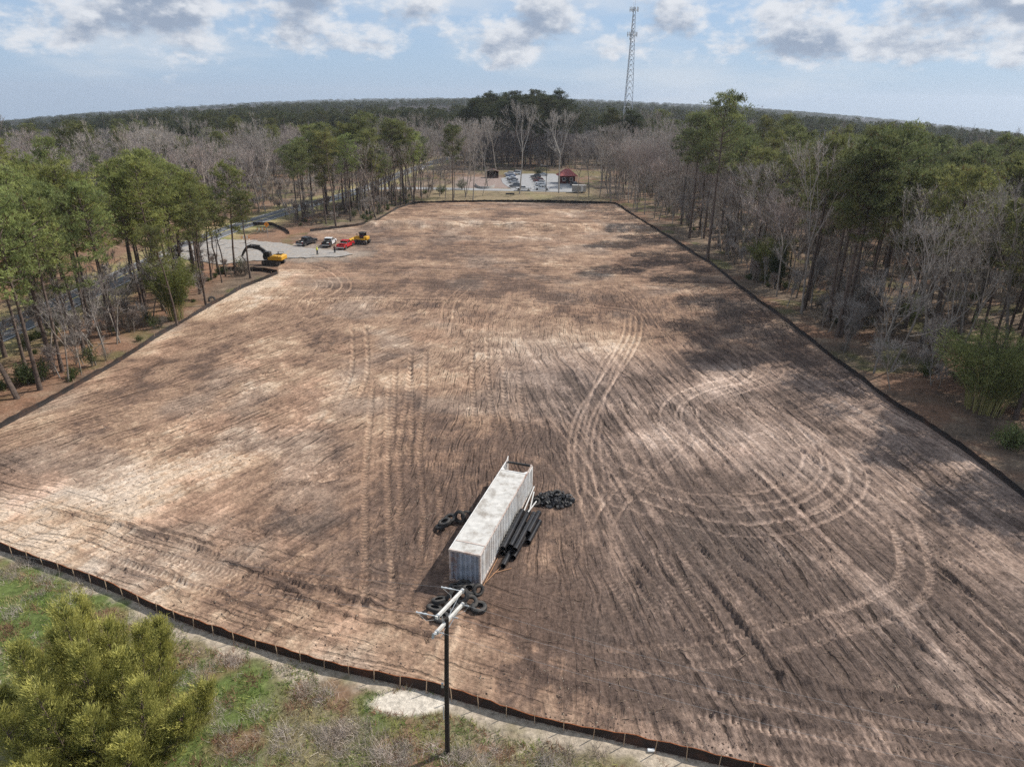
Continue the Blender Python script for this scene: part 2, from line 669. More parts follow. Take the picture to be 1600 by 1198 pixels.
M_SOIL = soil_mat('bare soil', 1.0, 0.7, True)
M_FLOOR = soil_mat('forest floor', 0.9, 0.6)
M_ASPH = mat('asphalt', (0.115, 0.118, 0.125), 0.9, var=0.14, scale=1.2, dirt=(0.16, 0.15, 0.135), dirt_amt=0.5, bump=0.15)
M_LOT = mat('worn asphalt', (0.27, 0.268, 0.27), 0.9, var=0.12, scale=0.5, dirt=(0.34, 0.33, 0.32), dirt_amt=0.5)
M_GRAV = mat('crushed stone', (0.285, 0.265, 0.245), 0.95, var=0.35, scale=2.0, dirt=(0.33, 0.265, 0.205), dirt_amt=0.85, bump=0.5)
M_LINE = mat('road paint', (0.6, 0.5, 0.14), 0.8, var=0.2)
M_LINEW = mat('white road paint', (0.62, 0.62, 0.6), 0.8, var=0.2)
M_BARK = mat('pine bark', (0.115, 0.083, 0.066), 0.95, var=0.45, scale=3.5, bump=0.6, rnd=0.25)
M_BARKG = mat('grey bark', (0.25, 0.228, 0.205), 0.95, var=0.4, scale=3.0, rnd=0.28, hue=0.25)
M_BARKW = mat('pale bark', (0.36, 0.33, 0.295), 0.95, var=0.3, scale=3.0, rnd=0.12)
M_NEED = mat('pine needles', vcol=True, rough=0.6, var=0.25, scale=0.9, trans=0.38, rnd=0.22, hue=0.35, spec=0.3)
M_LEAF = mat('evergreen leaves', vcol=True, rough=0.6, var=0.25, scale=1.4, trans=0.35, rnd=0.1, spec=0.3)
M_GRASS = mat('grass blades', vcol=True, rough=0.8, var=0.2, scale=0.6, trans=0.30, spec=0.2)
M_TWIG = mat('dead twigs', vcol=True, rough=0.9, var=0.25, scale=2.0, rnd=0.2)
M_SILT = mat('black silt fabric', (0.022, 0.018, 0.017), 0.85, var=0.3, scale=1.2, dirt=(0.10, 0.05, 0.03), dirt_amt=0.55, bump=0.3)
M_SILTR = mat('rusty silt fabric', (0.028, 0.017, 0.013), 0.85, var=0.35, scale=1.5, dirt=(0.13, 0.05, 0.025), dirt_amt=0.5, bump=0.3)
M_STAKE = mat('wooden stake', (0.42, 0.30, 0.20), 0.9, var=0.25)
M_STAKEE = mat('orange edging cord', (0.42, 0.13, 0.04), 0.8, var=0.3)
M_RUBBER = mat('rubber', (0.034, 0.033, 0.032), 0.8, var=0.35, scale=5, dirt=(0.13, 0.105, 0.085), dirt_amt=0.6)
M_HDPE = mat('black plastic pipe', (0.012, 0.012, 0.014), 0.28, var=0.2, scale=2, dirt=(0.06, 0.05, 0.045), dirt_amt=0.3)
M_PVC = mat('white plastic pipe', (0.52, 0.51, 0.49), 0.4, var=0.08)
M_ROD = mat('orange rod', (0.42, 0.22, 0.11), 0.7, var=0.2)
M_SCRAP = mat('black scrap rubber', (0.028, 0.028, 0.031), 0.5, var=0.5, scale=3, dirt=(0.12, 0.11, 0.10), dirt_amt=0.4)
M_POLE = mat('creosote wood', (0.020, 0.014, 0.011), 0.8, var=0.45, scale=2.5, bump=0.3)
M_FIBRE = mat('weathered fibreglass', (0.62, 0.60, 0.56), 0.6, var=0.15, dirt=(0.35, 0.31, 0.26), dirt_amt=0.4)
M_GALV = mat('galvanised steel', (0.46, 0.48, 0.50), 0.45, metal=0.6, var=0.15)
M_PORC = mat('grey insulator', (0.55, 0.57, 0.58), 0.25, var=0.05)
M_CABLE = mat('cable', (0.34, 0.33, 0.32), 0.6, var=0.1)
M_YEL = mat('machine yellow', (0.62, 0.33, 0.02), 0.45, var=0.10, scale=2, dirt=(0.30, 0.20, 0.10), dirt_amt=0.3)
M_BLKM = mat('black machine paint', (0.025, 0.024, 0.024), 0.5, var=0.2, dirt=(0.10, 0.08, 0.06), dirt_amt=0.35)
M_STEEL = mat('worn steel', (0.16, 0.15, 0.145), 0.5, metal=0.5, var=0.3, dirt=(0.2, 0.15, 0.11), dirt_amt=0.5)
M_GLASS = mat('dark window glass', (0.018, 0.022, 0.026), 0.08, var=0.05, spec=0.8)
M_LAMP = mat('lamp lens', (0.75, 0.75, 0.72), 0.2, var=0.05)
M_TAIL = mat('tail lamp', (0.38, 0.015, 0.012), 0.25, var=0.05)
M_CHROME = mat('chrome', (0.6, 0.6, 0.61), 0.25, metal=0.9, var=0.05)
M_RED = mat('red car paint', (0.50, 0.012, 0.020), 0.3, var=0.05, coat=0.6)
M_BLACKC = mat('black car paint', (0.018, 0.021, 0.026), 0.3, var=0.1, coat=0.6, dirt=(0.12, 0.10, 0.085), dirt_amt=0.3)
M_WHITEC = mat('white car paint', (0.72, 0.73, 0.74), 0.3, var=0.04, coat=0.5)
M_SILVER = mat('silver car paint', (0.42, 0.44, 0.46), 0.3, metal=0.3, var=0.04, coat=0.5)
M_GREYC = mat('grey car paint', (0.13, 0.14, 0.155), 0.3, metal=0.2, var=0.05, coat=0.5)
M_BLUEC = mat('slate blue car paint', (0.16, 0.22, 0.33), 0.3, metal=0.2, var=0.05, coat=0.5)
M_MAROON = mat('maroon car paint', (0.15, 0.028, 0.028), 0.3, var=0.05, coat=0.5)
M_BROWNC = mat('brown car paint', (0.13, 0.085, 0.07), 0.3, metal=0.2, var=0.05, coat=0.5)
M_ROOFR = mat('red metal roof', (0.30, 0.060, 0.052), 0.5, var=0.12, scale=1)
M_WALLR = mat('dark red siding', (0.11, 0.030, 0.024), 0.8, var=0.2)
M_BRICK = mat('brown siding', (0.085, 0.045, 0.036), 0.85, var=0.25)
M_TRIM = mat('white trim', (0.72, 0.72, 0.70), 0.6, var=0.05)
M_WATER = mat('pond water', (0.06, 0.065, 0.07), 0.12, var=0.1, scale=0.2, spec=1.0)
M_CONC = mat('concrete', (0.36, 0.345, 0.325), 0.9, var=0.12)
M_ORANGE = mat('orange sign face', (0.78, 0.27, 0.02), 0.5, var=0.05)
M_SKIN = mat('skin', (0.36, 0.21, 0.15), 0.6, var=0.05)
M_HIVIS = mat('lime safety vest', (0.62, 0.66, 0.10), 0.7, var=0.05)
M_JEAN = mat('dark trousers', (0.045, 0.055, 0.065), 0.85, var=0.1)
M_SHIRT = mat('dark red shirt', (0.085, 0.03, 0.035), 0.85, var=0.1)
M_HAIR = mat('dark hair', (0.03, 0.02, 0.015), 0.7, var=0.1)

# ------------------------------------------------------------------ layout lines (world metres)
NEAR_F = [(-90, 62)] + ats([(-60, 833), (0, 860), (100, 894), (180, 926), (250, 957), (320, 985), (362, 999), (415, 1016), (460, 1029),
                            (512, 1044), (570, 1057), (632, 1072), (665, 1079), (700, 1090), (790, 1115), (860, 1132), (960, 1157),
                            (1030, 1174), (1135, 1197), (1260, 1222), (1500, 1265)]) + [(46, 22.0)]
LEFT_F = [(-56.5, 52.0)] + ats([(-70, 706), (0, 670), (60, 638), (180, 570), (250, 525), (330, 478), (380, 450), (435, 428)])
GATE_F = ats([(435, 428), (415, 424), (385, 423), (345, 423)])
FAR_F = ats([(485, 362), (520, 358), (560, 353), (585, 348), (603, 337), (622, 326), (640, 320), (656, 317.5), (760, 315.5), (860, 315.5), (962, 318.5),
             (972, 325), (985, 335), (1020, 356), (1060, 381), (1085, 398), (1110, 412), (1150, 445), (1175, 464), (1200, 482), (1240, 512),
             (1265, 532), (1300, 560), (1350, 597), (1400, 635), (1450, 666), (1500, 700), (1550, 738), (1600, 778), (1680, 842)])
FAR_F = FAR_F + [(47.5, 34.0), (46.0, 22.0)]
SIDE_F = ats([(395, 352), (425, 352), (445, 361), (452, 366)])
FIELD = [(-57, 50)] + NEAR_F[1:] + FAR_F[::-1] + ats([(470, 372), (435, 400)]) + LEFT_F[::-1]
ROAD = catmull([(-72, -60), (-74, 20), (-75.3, 60), (-75.3, 95), (-75.5, 140), (-74.5, 176), (-68, 215), (-59, 255), (-54, 300), (-47, 360), (-30, 450), (20, 640)], 8)
ROAD = resample(ROAD, 3.0)
PARK_DRIVE = catmull([(-60, 262), (-52, 268), (-35, 270), (-15, 269), (10, 268), (24, 268)], 8)


def terrain(X, Y):
    """the land far off falls away to both sides and rolls a little"""
    D = np.hypot(X, Y)
    az = np.abs(np.arctan2(X, np.maximum(Y, 1e-3)))
    k = np.clip(az / math.radians(36.9), 0, 1.15) ** 2
    z = -k * np.maximum(0, D - 235) * 0.0345
    z = z + sstep(500, 1500, D) * (fbm(X / 700, Y / 700, 3, 3) - 0.5) * 16
    return z


# ------------------------------------------------------------------ the ground grid
def grow(start, step, ratio, end):
    out, p = [], start
    while abs(p) < abs(end):
        p += step
        step *= ratio
        out.append(p)
    return out


FX0, FX1, DX = -58.0, 49.0, 0.145
xs_f = np.arange(FX0, FX1 + 1e-6, DX)
xs = np.array(grow(FX0, -0.3, 1.062, -7000)[::-1] + list(xs_f) + grow(FX1, 0.3, 1.062, 7000))
ys_f, yy, = [], 22.0
while yy < 236:
    ys_f.append(yy)
    yy += 0.145 + max(0, yy - 26) * 0.0031
ys = np.array([-400, -250, -160, -100, -60, -36, -20, -9, 0, 6, 10, 13, 15.5, 17.5, 19.2, 20.6] + ys_f + grow(ys_f[-1], 0.9, 1.055, 7500))
X, Y = np.meshgrid(xs, ys)
D = np.hypot(X, Y)
FIN = inside(X, Y, FIELD)

H = np.zeros(X.shape)
C = np.zeros(X.shape + (3,))


def A3(c):
    return np.array(c, float)


def blend(Cc, m, c):
    return Cc * (1 - m[..., None]) + A3(c) * m[..., None]


SAND, TAN, BROWN, DARK, GREY, RUST = ((.50, .385, .285), (.36, .258, .188), (.245, .168, .125), (.125, .090, .074), (.36, .315, .28), (.27, .14, .085))

# sub-block that contains the field
r0, r1 = 16, 16 + len(ys_f)
c0, c1 = np.searchsorted(xs, FX0) , np.searchsorted(xs, FX1) + 1
fx, fy = X[r0:r1, c0:c1], Y[r0:r1, c0:c1]


def aniso(ang, a_len, a_wid, seed, octv=3, warp=1.5):
    """streaks running along ang (radians from +x)"""
    wx = (fbm(fx / 14, fy / 14, seed + 5, 2) - 0.5) * warp
    u = fx * math.cos(ang) + fy * math.sin(ang)
    v = -fx * math.sin(ang) + fy * math.cos(ang) + wx
    return fbm(u / a_len, v / a_wid, seed, octv, 0.6)


def blob(px, py, rx, ry, ang=0.0):
    cx, cy = at(px, py)
    c, s = math.cos(ang), math.sin(ang)
    u = ((fx - cx) * c + (fy - cy) * s) / rx
    v = (-(fx - cx) * s + (fy - cy) * c) / ry
    return np.exp(-(u * u + v * v))


big = fbm(fx / 16, fy / 16, 1, 4)
med = fbm(fx / 4.0, fy / 4.0, 2, 4)
fin = fbm(fx / 0.9, fy / 0.9, 4, 4, 0.6)

# weights of the working directions of the dozer
w_far = sstep(112, 132, fy + 8 * (big - .5))
w_right = sstep(-4, 9, fx + 6 * (big - .5) + (fy - 60) * 0.10) * (1 - sstep(84, 108, fy)) * (1 - w_far)
w_left = sstep(-4, -16, fx + 5 * (big - .5)) * (1 - sstep(95, 115, fy)) * (1 - w_far)
w_mid = np.clip(1 - w_far - w_right - w_left, 0, 1)
a_far = aniso(math.radians(1), 14, 0.9, 1)
a_far2 = aniso(math.radians(-3), 30, 2.6, 6, 2)
a_mid = aniso(math.radians(84), 7, 0.55, 2)
a_right = aniso(math.radians(100), 16, 0.6, 3, 3, 0.8)
a_left = aniso(math.radians(57), 9, 0.6, 4)
a_left2 = aniso(math.radians(35), 9, 0.8, 7)
streak = w_far * (0.6 * a_far + .4 * a_far2) + w_mid * (0.65 * a_mid + 0.35 * a_left) + w_right * a_right + w_left * (.6 * a_left + .4 * a_left2)

# blade windrows in the right half: long parallel ridges
ur = (fx - 18) * math.cos(math.radians(10)) + (fy - 60) * math.sin(math.radians(10)) + (fbm(fx / 12, fy / 25, 9, 2) - 0.5) * 1.6
row = ur / 1.3
rid = np.floor(row)
frac = row - rid
ridamp = (.35 + .9 * vnoise(rid * 7.3, fy / 4.0, 11)) * sstep(0.15, 0.45, vnoise(rid * 3.1 + 50, fy / 14.0, 12))
rough_edge = 0.55 + 0.9 * fbm(fx / 0.55, fy / 0.55, 8, 3)
ridge = np.exp(-((frac - 0.5) / 0.095) ** 2) * ridamp * rough_edge
w_row = w_right * sstep(100, 80, fy)
row_tint = vnoise(rid * 5.7, fy / 22.0, 13)

h = 0.10 * (big - .5) * 2 + 0.14 * (streak - .5) * 2 + 0.12 * (med - .5) + 0.15 * (fin - .5)
h += 0.15 * ridge * w_row + .07 * w_row * (frac - .5)

# lightness of the soil
crisp = 1 - np.abs(2 * fbm(fx / .55 + 40, fy / .55, 10, 2) - 1)          # thin dark cracks between clods
lines = w_far * (1 - np.abs(2 * aniso(math.radians(2), 9, .8, 9, 2) - 1)) + w_mid * (1 - np.abs(2 * aniso(math.radians(86), 5, .42, 9, 2) - 1)) \
    + w_right * (1 - np.abs(2 * aniso(math.radians(99), 8, .5, 9, 2) - 1)) + w_left * (1 - np.abs(2 * aniso(math.radians(54), 5, .5, 9, 2) - 1))
patchy = sstep(.38, .62, fbm(fx / 7, fy / 7, 13, 3))
cut = sstep(.90, .985, lines) * patchy
clod = sstep(.93, .99, crisp)
t_n = 0.7 * (streak - .5) + 0.9 * (med - .5) + 0.85 * (fin - .5) - 0.34 * cut - .20 * clod
t = 0.30 + 1.05 * (big - .5) + .25 * (streak - .5) + .1 * (med - .5) + t_n
h += -.13 * cut - .07 * clod
D_near, _, _ = dist_poly(fx, fy, NEAR_F)
D_left, _, _ = dist_poly(fx, fy, LEFT_F)
D_far, _, _ = dist_poly(fx, fy, FAR_F)
nb = np.exp(-(D_near / (3.4 + 2.0 * med)) ** 2)
t += 0.55 * nb * sstep(20, 5, fx) + 0.25 * nb * sstep(5, 20, fx) * sstep(30, 18, fx)
t += 0.60 * np.exp(-(D_left / (3.5 + 3 * med)) ** 2) * (0.5 + big)
t += 0.35 * np.exp(-(D_far / 2.2) ** 2) * (0.4 + med)
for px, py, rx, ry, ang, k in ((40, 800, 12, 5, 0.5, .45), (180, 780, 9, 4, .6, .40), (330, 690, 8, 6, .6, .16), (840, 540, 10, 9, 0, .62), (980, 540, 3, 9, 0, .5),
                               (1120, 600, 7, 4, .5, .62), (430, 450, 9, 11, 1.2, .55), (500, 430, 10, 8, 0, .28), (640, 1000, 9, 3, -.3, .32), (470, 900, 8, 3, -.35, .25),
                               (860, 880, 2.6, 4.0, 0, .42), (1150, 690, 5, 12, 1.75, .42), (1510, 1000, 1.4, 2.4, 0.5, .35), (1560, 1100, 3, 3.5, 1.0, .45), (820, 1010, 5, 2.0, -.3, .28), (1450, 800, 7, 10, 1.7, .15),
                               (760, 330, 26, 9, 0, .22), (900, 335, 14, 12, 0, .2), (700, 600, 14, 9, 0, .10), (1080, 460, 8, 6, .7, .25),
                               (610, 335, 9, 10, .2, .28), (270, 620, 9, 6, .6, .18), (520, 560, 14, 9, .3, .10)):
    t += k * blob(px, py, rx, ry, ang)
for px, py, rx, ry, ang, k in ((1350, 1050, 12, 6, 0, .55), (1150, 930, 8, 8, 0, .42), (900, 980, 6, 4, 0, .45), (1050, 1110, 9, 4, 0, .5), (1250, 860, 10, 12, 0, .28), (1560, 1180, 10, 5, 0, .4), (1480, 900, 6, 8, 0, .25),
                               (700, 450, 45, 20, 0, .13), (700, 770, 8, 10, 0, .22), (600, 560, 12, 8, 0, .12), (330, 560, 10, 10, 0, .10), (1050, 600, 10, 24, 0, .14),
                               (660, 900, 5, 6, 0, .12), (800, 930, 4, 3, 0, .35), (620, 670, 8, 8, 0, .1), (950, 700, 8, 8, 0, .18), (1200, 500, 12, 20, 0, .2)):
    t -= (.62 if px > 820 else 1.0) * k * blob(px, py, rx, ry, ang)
t += w_row * ((row_tint - .5) * 0.42 - 0.5 * ridge * sstep(.1, .5, ridge) - 0.06)

# pale sandy scrapes and damp dark spots with torn edges
ps_ = fbm(fx / 3.4 + .5 * streak, fy / 3.4, 11, 5, .62)
zone = np.clip(.25 + .9 * sstep(.42, .62, big) - .5 * w_right, .05, 1)
t += .30 * sstep(.57, .63, ps_) * zone - .20 * sstep(.58, .66, fbm(fx / 2.6 + 31, fy / 2.6 + .6 * streak, 6, 5, .62)) * (1 - .4 * w_far)
# scarp across the far end
yb = 187 + 3 * (fbm(fx / 12, fy * 0 + 3, 5, 3) - .5) * 2
scarp = np.exp(-((fy - yb) / 2.4) ** 2) * sstep(-44, -34, fx) * sstep(31, 22, fx) * (0.35 + 1.1 * fbm(fx / 3, fy / 3, 6, 4))
h += 1.0 * scarp + 0.9 * sstep(yb - 3, yb + 3, fy) * sstep(-50, -36, fx) * sstep(45, 34, fx) * sstep(236, 205, fy)
t += 0.55 * scarp * (0.3 + 1.4 * med)

# ---- wheel and track marks
LUM = np.zeros(fx.shape)
TRK = np.zeros(fx.shape)


def mark(pts, gauge=1.8, width=0.42, amt=0.35, depth=0.05, lug=0.0, fade=5.0, px=True, single=False):
    global h
    P = ats(pts) if px else pts
    P = resample(catmull(P, 6), 0.9)
    reach = gauge / 2 + width + 0.8
    x0, x1, y0, y1 = P[:, 0].min() - reach, P[:, 0].max() + reach, P[:, 1].min() - reach, P[:, 1].max() + reach
    i0, i1 = np.searchsorted(fy[:, 0], [y0, y1])
    j0, j1 = np.searchsorted(fx[0], [x0, x1])
    if i1 - i0 < 2 or j1 - j0 < 2:
        return
    sx, sy = fx[i0:i1, j0:j1], fy[i0:i1, j0:j1]
    Dd, S, SG = dist_poly(sx, sy, P)
    total = S.max()
    q = Dd if single else np.abs(np.abs(SG) - gauge / 2)
    q = np.where(Dd < reach, q, 9)
    wob = 0.7 + 0.6 * fbm(sx / 3.0, sy / 3.0, 3, 2)
    m = sstep(width * 0.62, width * 0.36, q) * sstep(0, fade, S) * sstep(0, fade, total - S) * wob
    lip = np.exp(-((q - width * 0.62) / 0.13) ** 2) * sstep(0, fade, S) * sstep(0, fade, total - S)
    LUM[i0:i1, j0:j1] += .74 * amt * m - 0.34 * lip * np.clip(amt, 0, 1)
    TRK[i0:i1, j0:j1] = np.maximum(TRK[i0:i1, j0:j1], m)
    depth = depth * 1.4
    hh = -depth * m + 0.7 * depth * lip
    if lug:
        lg = 0.5 + 0.5 * np.cos(2 * math.pi * S / 0.42 + 2.5 * SG)
        hh += 1.5 * lug * m * (lg - .5)
        LUM[i0:i1, j0:j1] += m * (lg - .5) * 0.75
    h[i0:i1, j0:j1] += hh


def berm(pts, hgt=0.2, width=0.3, amt=-0.2, px=True):
    global h
    P = resample(catmull(ats(pts) if px else pts, 6), 0.9)
    x0, x1, y0, y1 = P[:, 0].min() - 2, P[:, 0].max() + 2, P[:, 1].min() - 2, P[:, 1].max() + 2
    i0, i1 = np.searchsorted(fy[:, 0], [y0, y1])
    j0, j1 = np.searchsorted(fx[0], [x0, x1])
    sx, sy = fx[i0:i1, j0:j1], fy[i0:i1, j0:j1]
    Dd, S, SG = dist_poly(sx, sy, P)
    SG = SG + (fbm(sx / 2.5, sy / 2.5, 7, 3) - .5) * 0.9
    k = np.exp(-(SG / width) ** 2) * (Dd < 1.9) * sstep(0, 2, S) * sstep(0, 2, S.max() - S) * (0.35 + 1.1 * fbm(sx / 1.2, sy / 1.2, 2, 3))
    h[i0:i1, j0:j1] += hgt * k
    LUM[i0:i1, j0:j1] += amt * k


# sandy pickup tracks round the right half
for off in (0, 1):
    o = 9 * off
    mark([(986 + o, 488), (984 + o, 520), (972 + o, 548), (945, 600), (922 - o, 650), (912 - o, 705), (918, 760), (935 + o, 815), (962 + o, 880)], 1.75, .45, .5, .06)
mark([(1010, 540), (960, 555), (935, 620), (925, 690), (930, 760), (910, 830)], 1.75, .4, .35, .05)
mark([(1175, 590), (1110, 603), (1062, 622), (1044, 645), (1055, 668), (1085, 690), (1120, 720)], 1.75, .42, .55, .06)
mark([(1165, 600), (1120, 612), (1085, 630), (1078, 655), (1100, 690), (1140, 730)], 1.75, .42, .4, .06)
mark([(1070, 520), (1110, 520), (1148, 543), (1166, 566), (1160, 588), (1110, 606)], 1.75, .42, .42, .05)
mark([(1150, 530), (1190, 553), (1214, 572), (1205, 590), (1160, 606), (1110, 622)], 1.75, .42, .42, .05)
mark([(1140, 618), (1200, 640), (1252, 684), (1270, 720), (1252, 752), (1212, 772), (1144, 781), (1069, 775), (994, 749), (953, 727), (930, 700)], 1.75, .42, .55, .06)
mark([(1230, 660), (1290, 700), (1313, 735), (1300, 768), (1255, 795), (1182, 806), (1088, 797), (1000, 770), (940, 745)], 1.75, .42, .55, .06)
mark([(1285, 690), (1330, 720), (1340, 755), (1313, 787), (1257, 813), (1182, 828), (1088, 815), (994, 789), (940, 770), (900, 735)], 1.75, .42, .5, .06)
mark([(1050, 730), (1000, 752), (958, 790), (940, 840)], 1.75, .4, .35, .05)
mark([(1100, 660), (1000, 745), (930, 830)], 1.75, .35, .2, .04)
mark([(860, 640), (905, 690), (945, 740), (985, 800)], 1.75, .45, .42, .06)
mark([(835, 620), (880, 650), (925, 705), (950, 745)], 1.75, .4, .35, .05)
mark([(850, 700), (890, 745), (930, 800), (960, 860)], 1.75, .4, .35, .06)
# passes across the middle and by the entrance
mark([(430, 473), (520, 468), (610, 467), (700, 468), (800, 469), (900, 476), (985, 486), (1010, 505)], 1.8, .45, .5, .06)
mark([(560, 434), (640, 432), (720, 434), (900, 431)], 1.8, .4, .35, .05)
mark([(470, 408), (515, 420), (540, 440), (535, 455), (505, 468), (440, 476)], 1.8, .45, .5, .05)
mark([(480, 412), (508, 425), (528, 443), (512, 458), (480, 470)], 1.8, .45, .45, .05)
mark([(470, 415), (495, 432), (503, 448), (478, 468), (470, 490)], 1.8, .4, .35, .05)
mark([(740, 440), (705, 470), (698, 500), (690, 530)], 1.8, .4, .32, .05)
mark([(905, 436), (800, 442), (720, 450)], 1.8, .4, .3, .05)
mark([(1000, 440), (1060, 450), (1085, 475)], 1.8, .4, .4, .05)
mark([(960, 440), (1000, 480), (1040, 540), (1090, 600)], 1.8, .4, .25, .05)
mark([(1020, 470), (1080, 500), (1150, 540)], 1.8, .4, .22, .05)
for k in range(26):
    yk = random.uniform(120, 222)
    x0 = random.uniform(-44, 10)
    ln = random.uniform(12, 45)
    mark([(x0, yk), (x0 + ln * .5, yk + random.uniform(-2, 2)), (min(x0 + ln, 38), yk + random.uniform(-3, 3))], 2.0, .5, random.uniform(-.35, .35), .07, px=False)
# dozer tracks with lug prints
mark([(596, 590), (592, 660), (588, 740), (590, 830), (592, 920), (594, 1005)], 2.0, .62, .10, .06, .05)
mark([(655, 540), (650, 620), (640, 700), (644, 780), (640, 850), (628, 930)], 2.0, .6, -.08, .07, .05)
mark([(430, 770), (500, 745), (580, 722), (680, 712), (780, 716)], 2.0, .6, .10, .07, .05)
mark([(200, 800), (260, 770), (330, 740), (420, 700)], 2.0, .6, .15, .06, .05)
mark([(700, 860), (660, 940), (630, 1010)], 2.0, .6, .05, .06, .05)
mark([(880, 1032), (1000, 1030), (1150, 1015), (1280, 980), (1375, 950), (1428, 910), (1424, 850), (1400, 790)], 2.0, .7, .34, .07, .05)
mark([(1000, 1075), (1110, 1100), (1240, 1125), (1400, 1150), (1600, 1172)], 2.0, .66, .3, .08, .06)
mark([(1040, 1120), (1170, 1150), (1330, 1175), (1520, 1196)], 2.0, .6, .18, .07, .06)
mark([(1330, 1060), (1325, 1110), (1345, 1160)], 2.0, .6, .15, .06, .06)
mark([(1440, 1050), (1450, 1100), (1470, 1150)], 2.0, .6, .15, .06, .06)
for a, b in (((1430, 780), (1600, 900)), ((1400, 830), (1600, 985)), ((1460, 870), (1600, 1000)), ((1300, 640), (1520, 800)), ((1180, 650), (1330, 760)),
             ((980, 830), (1150, 1060)), ((1040, 820), (1240, 1060)), ((940, 860), (1060, 1060)), ((1100, 830), (1330, 1060))):
    mark([a, ((a[0] + b[0]) / 2 + 6, (a[1] + b[1]) / 2 - 4), b], 1.9, .55, random.uniform(-.25, .12), .08, .02)
for a, b in (((60, 740), (420, 620)), ((120, 790), (470, 655)), ((230, 760), (520, 640)), ((330, 800), (560, 690)), ((90, 690), (330, 590)), ((250, 690), (480, 560)), ((300, 850), (560, 780)),
             ((540, 640), (560, 500)), ((760, 680), (750, 520)), ((820, 700), (800, 560)), ((690, 900), (700, 720)), ((620, 760), (630, 560)), ((120, 840), (420, 930)), ((230, 850), (560, 950)), ((480, 900), (690, 880))):
    mark([a, ((a[0] + b[0]) / 2 + random.uniform(-14, 14), (a[1] + b[1]) / 2 + random.uniform(-6, 6)), b], 2.0, .58, random.uniform(-.14, .10), .07, .05)
# long scraped edges and small berms
berm([(60, 795), (180, 818), (300, 855), (420, 892), (530, 925), (620, 950)], .42, .17, -.6)
berm([(150, 800), (260, 830), (330, 850), (400, 868)], .20, .18, -.35)
berm([(330, 870), (430, 905), (520, 945), (640, 985), (720, 1000)], .32, .2, -.5)
berm([(180, 865), (330, 920), (480, 985), (560, 1010)], .26, .2, -.42)
berm([(90, 850), (240, 905), (420, 975), (560, 1015)], .22, .22, -.35)
berm([(810, 1000), (835, 1030), (880, 1060), (960, 1070)], .22, .3, -.4)
berm([(1000, 1008), (1100, 1000), (1200, 982)], .16, .2, -.35)
berm([(1165, 1043), (1290, 1070), (1400, 1092), (1480, 1105), (1600, 1130)], .24, .2, -.55)
berm([(1060, 1070), (1100, 1100), (1180, 1120), (1330, 1135)], .2, .25, -.5)
berm([(1010, 1090), (1060, 1130), (1130, 1160)], .2, .25, -.4)
berm([(920, 990), (955, 1000), (1010, 1005)], .25, .25, -.5)
berm([(430, 780), (470, 830)], .2, .2, -.4)
berm([(400, 820), (445, 845)], .2, .2, -.4)
berm([(430, 752), (500, 755), (560, 748)], .2, .25, -.4)
for k in range(110):
    px, py = random.uniform(850, 1590), random.uniform(760, 1185)
    x_, y_ = at(px, py)
    ln = random.uniform(1.2, 4.0)
    berm([(x_, y_), (x_ + ln * .09, y_ - ln * .5), (x_ + ln * .17 + random.uniform(-.2, .2), y_ - ln)], random.uniform(.06, .16), .15, -.35, px=False)
for k in range(110):
    px, py = random.uniform(330, 1150), random.uniform(520, 960)
    x_, y_ = at(px, py)
    ln = random.uniform(1.5, 6.0)
    a_ = math.radians(random.choice((84, 80, 96, 60, 100)))
    berm([(x_, y_), (x_ + ln * .5 * math.cos(a_), y_ + ln * .5 * math.sin(a_)), (x_ + ln * math.cos(a_), y_ + ln * math.sin(a_))], random.uniform(.06, .2), .2, random.choice((-.4, -.3, .25)), px=False)

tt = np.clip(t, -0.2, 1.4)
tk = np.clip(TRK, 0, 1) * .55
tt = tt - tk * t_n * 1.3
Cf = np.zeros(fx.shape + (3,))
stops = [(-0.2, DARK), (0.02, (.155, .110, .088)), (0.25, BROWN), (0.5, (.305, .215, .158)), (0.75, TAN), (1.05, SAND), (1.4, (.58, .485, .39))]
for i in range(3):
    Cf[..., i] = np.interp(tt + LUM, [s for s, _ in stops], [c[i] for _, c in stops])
pad = ats([(400, 376), (440, 381), (480, 388), (530, 392), (556, 397), (530, 402), (500, 403), (455, 402), (432, 405), (400, 408)])
dp_, _, _ = dist_poly(fx, fy, pad + pad[:1])
gp = sstep(6.5, .5, dp_ + 6 * (med - .5) + 3 * (fin - .5)) * .8
Cf = Cf * (1 - gp[..., None]) + A3((.33, .285, .24)) * gp[..., None] * (.75 + .5 * fin[..., None])
gk = sstep(.5, .72, fbm(fx / 9, fy / 9, 10, 4)) * .30 + .30 * blob(840, 545, 10, 9)
lum_ = Cf.mean(-1)
Cf = Cf * (1 - gk[..., None]) + (lum_[..., None] * A3((1.06, 1.0, .95))) * gk[..., None]
rk = sstep(.60, .78, fbm(fx / 6, fy / 6, 14, 4)) * .5 + .5 * blob(760, 960, 2.5, 2) + .3 * blob(530, 740, 7, 4)
Cf = Cf * (1 - rk[..., None]) + (lum_[..., None] * A3((1.38, .90, .66))) * rk[..., None]
mk = w_row * .65
Cf = Cf * (1 - mk[..., None]) + (lum_[..., None] * A3((1.20, .97, .87))) * mk[..., None]
Cf = Cf * A3((.955, .895, .845))
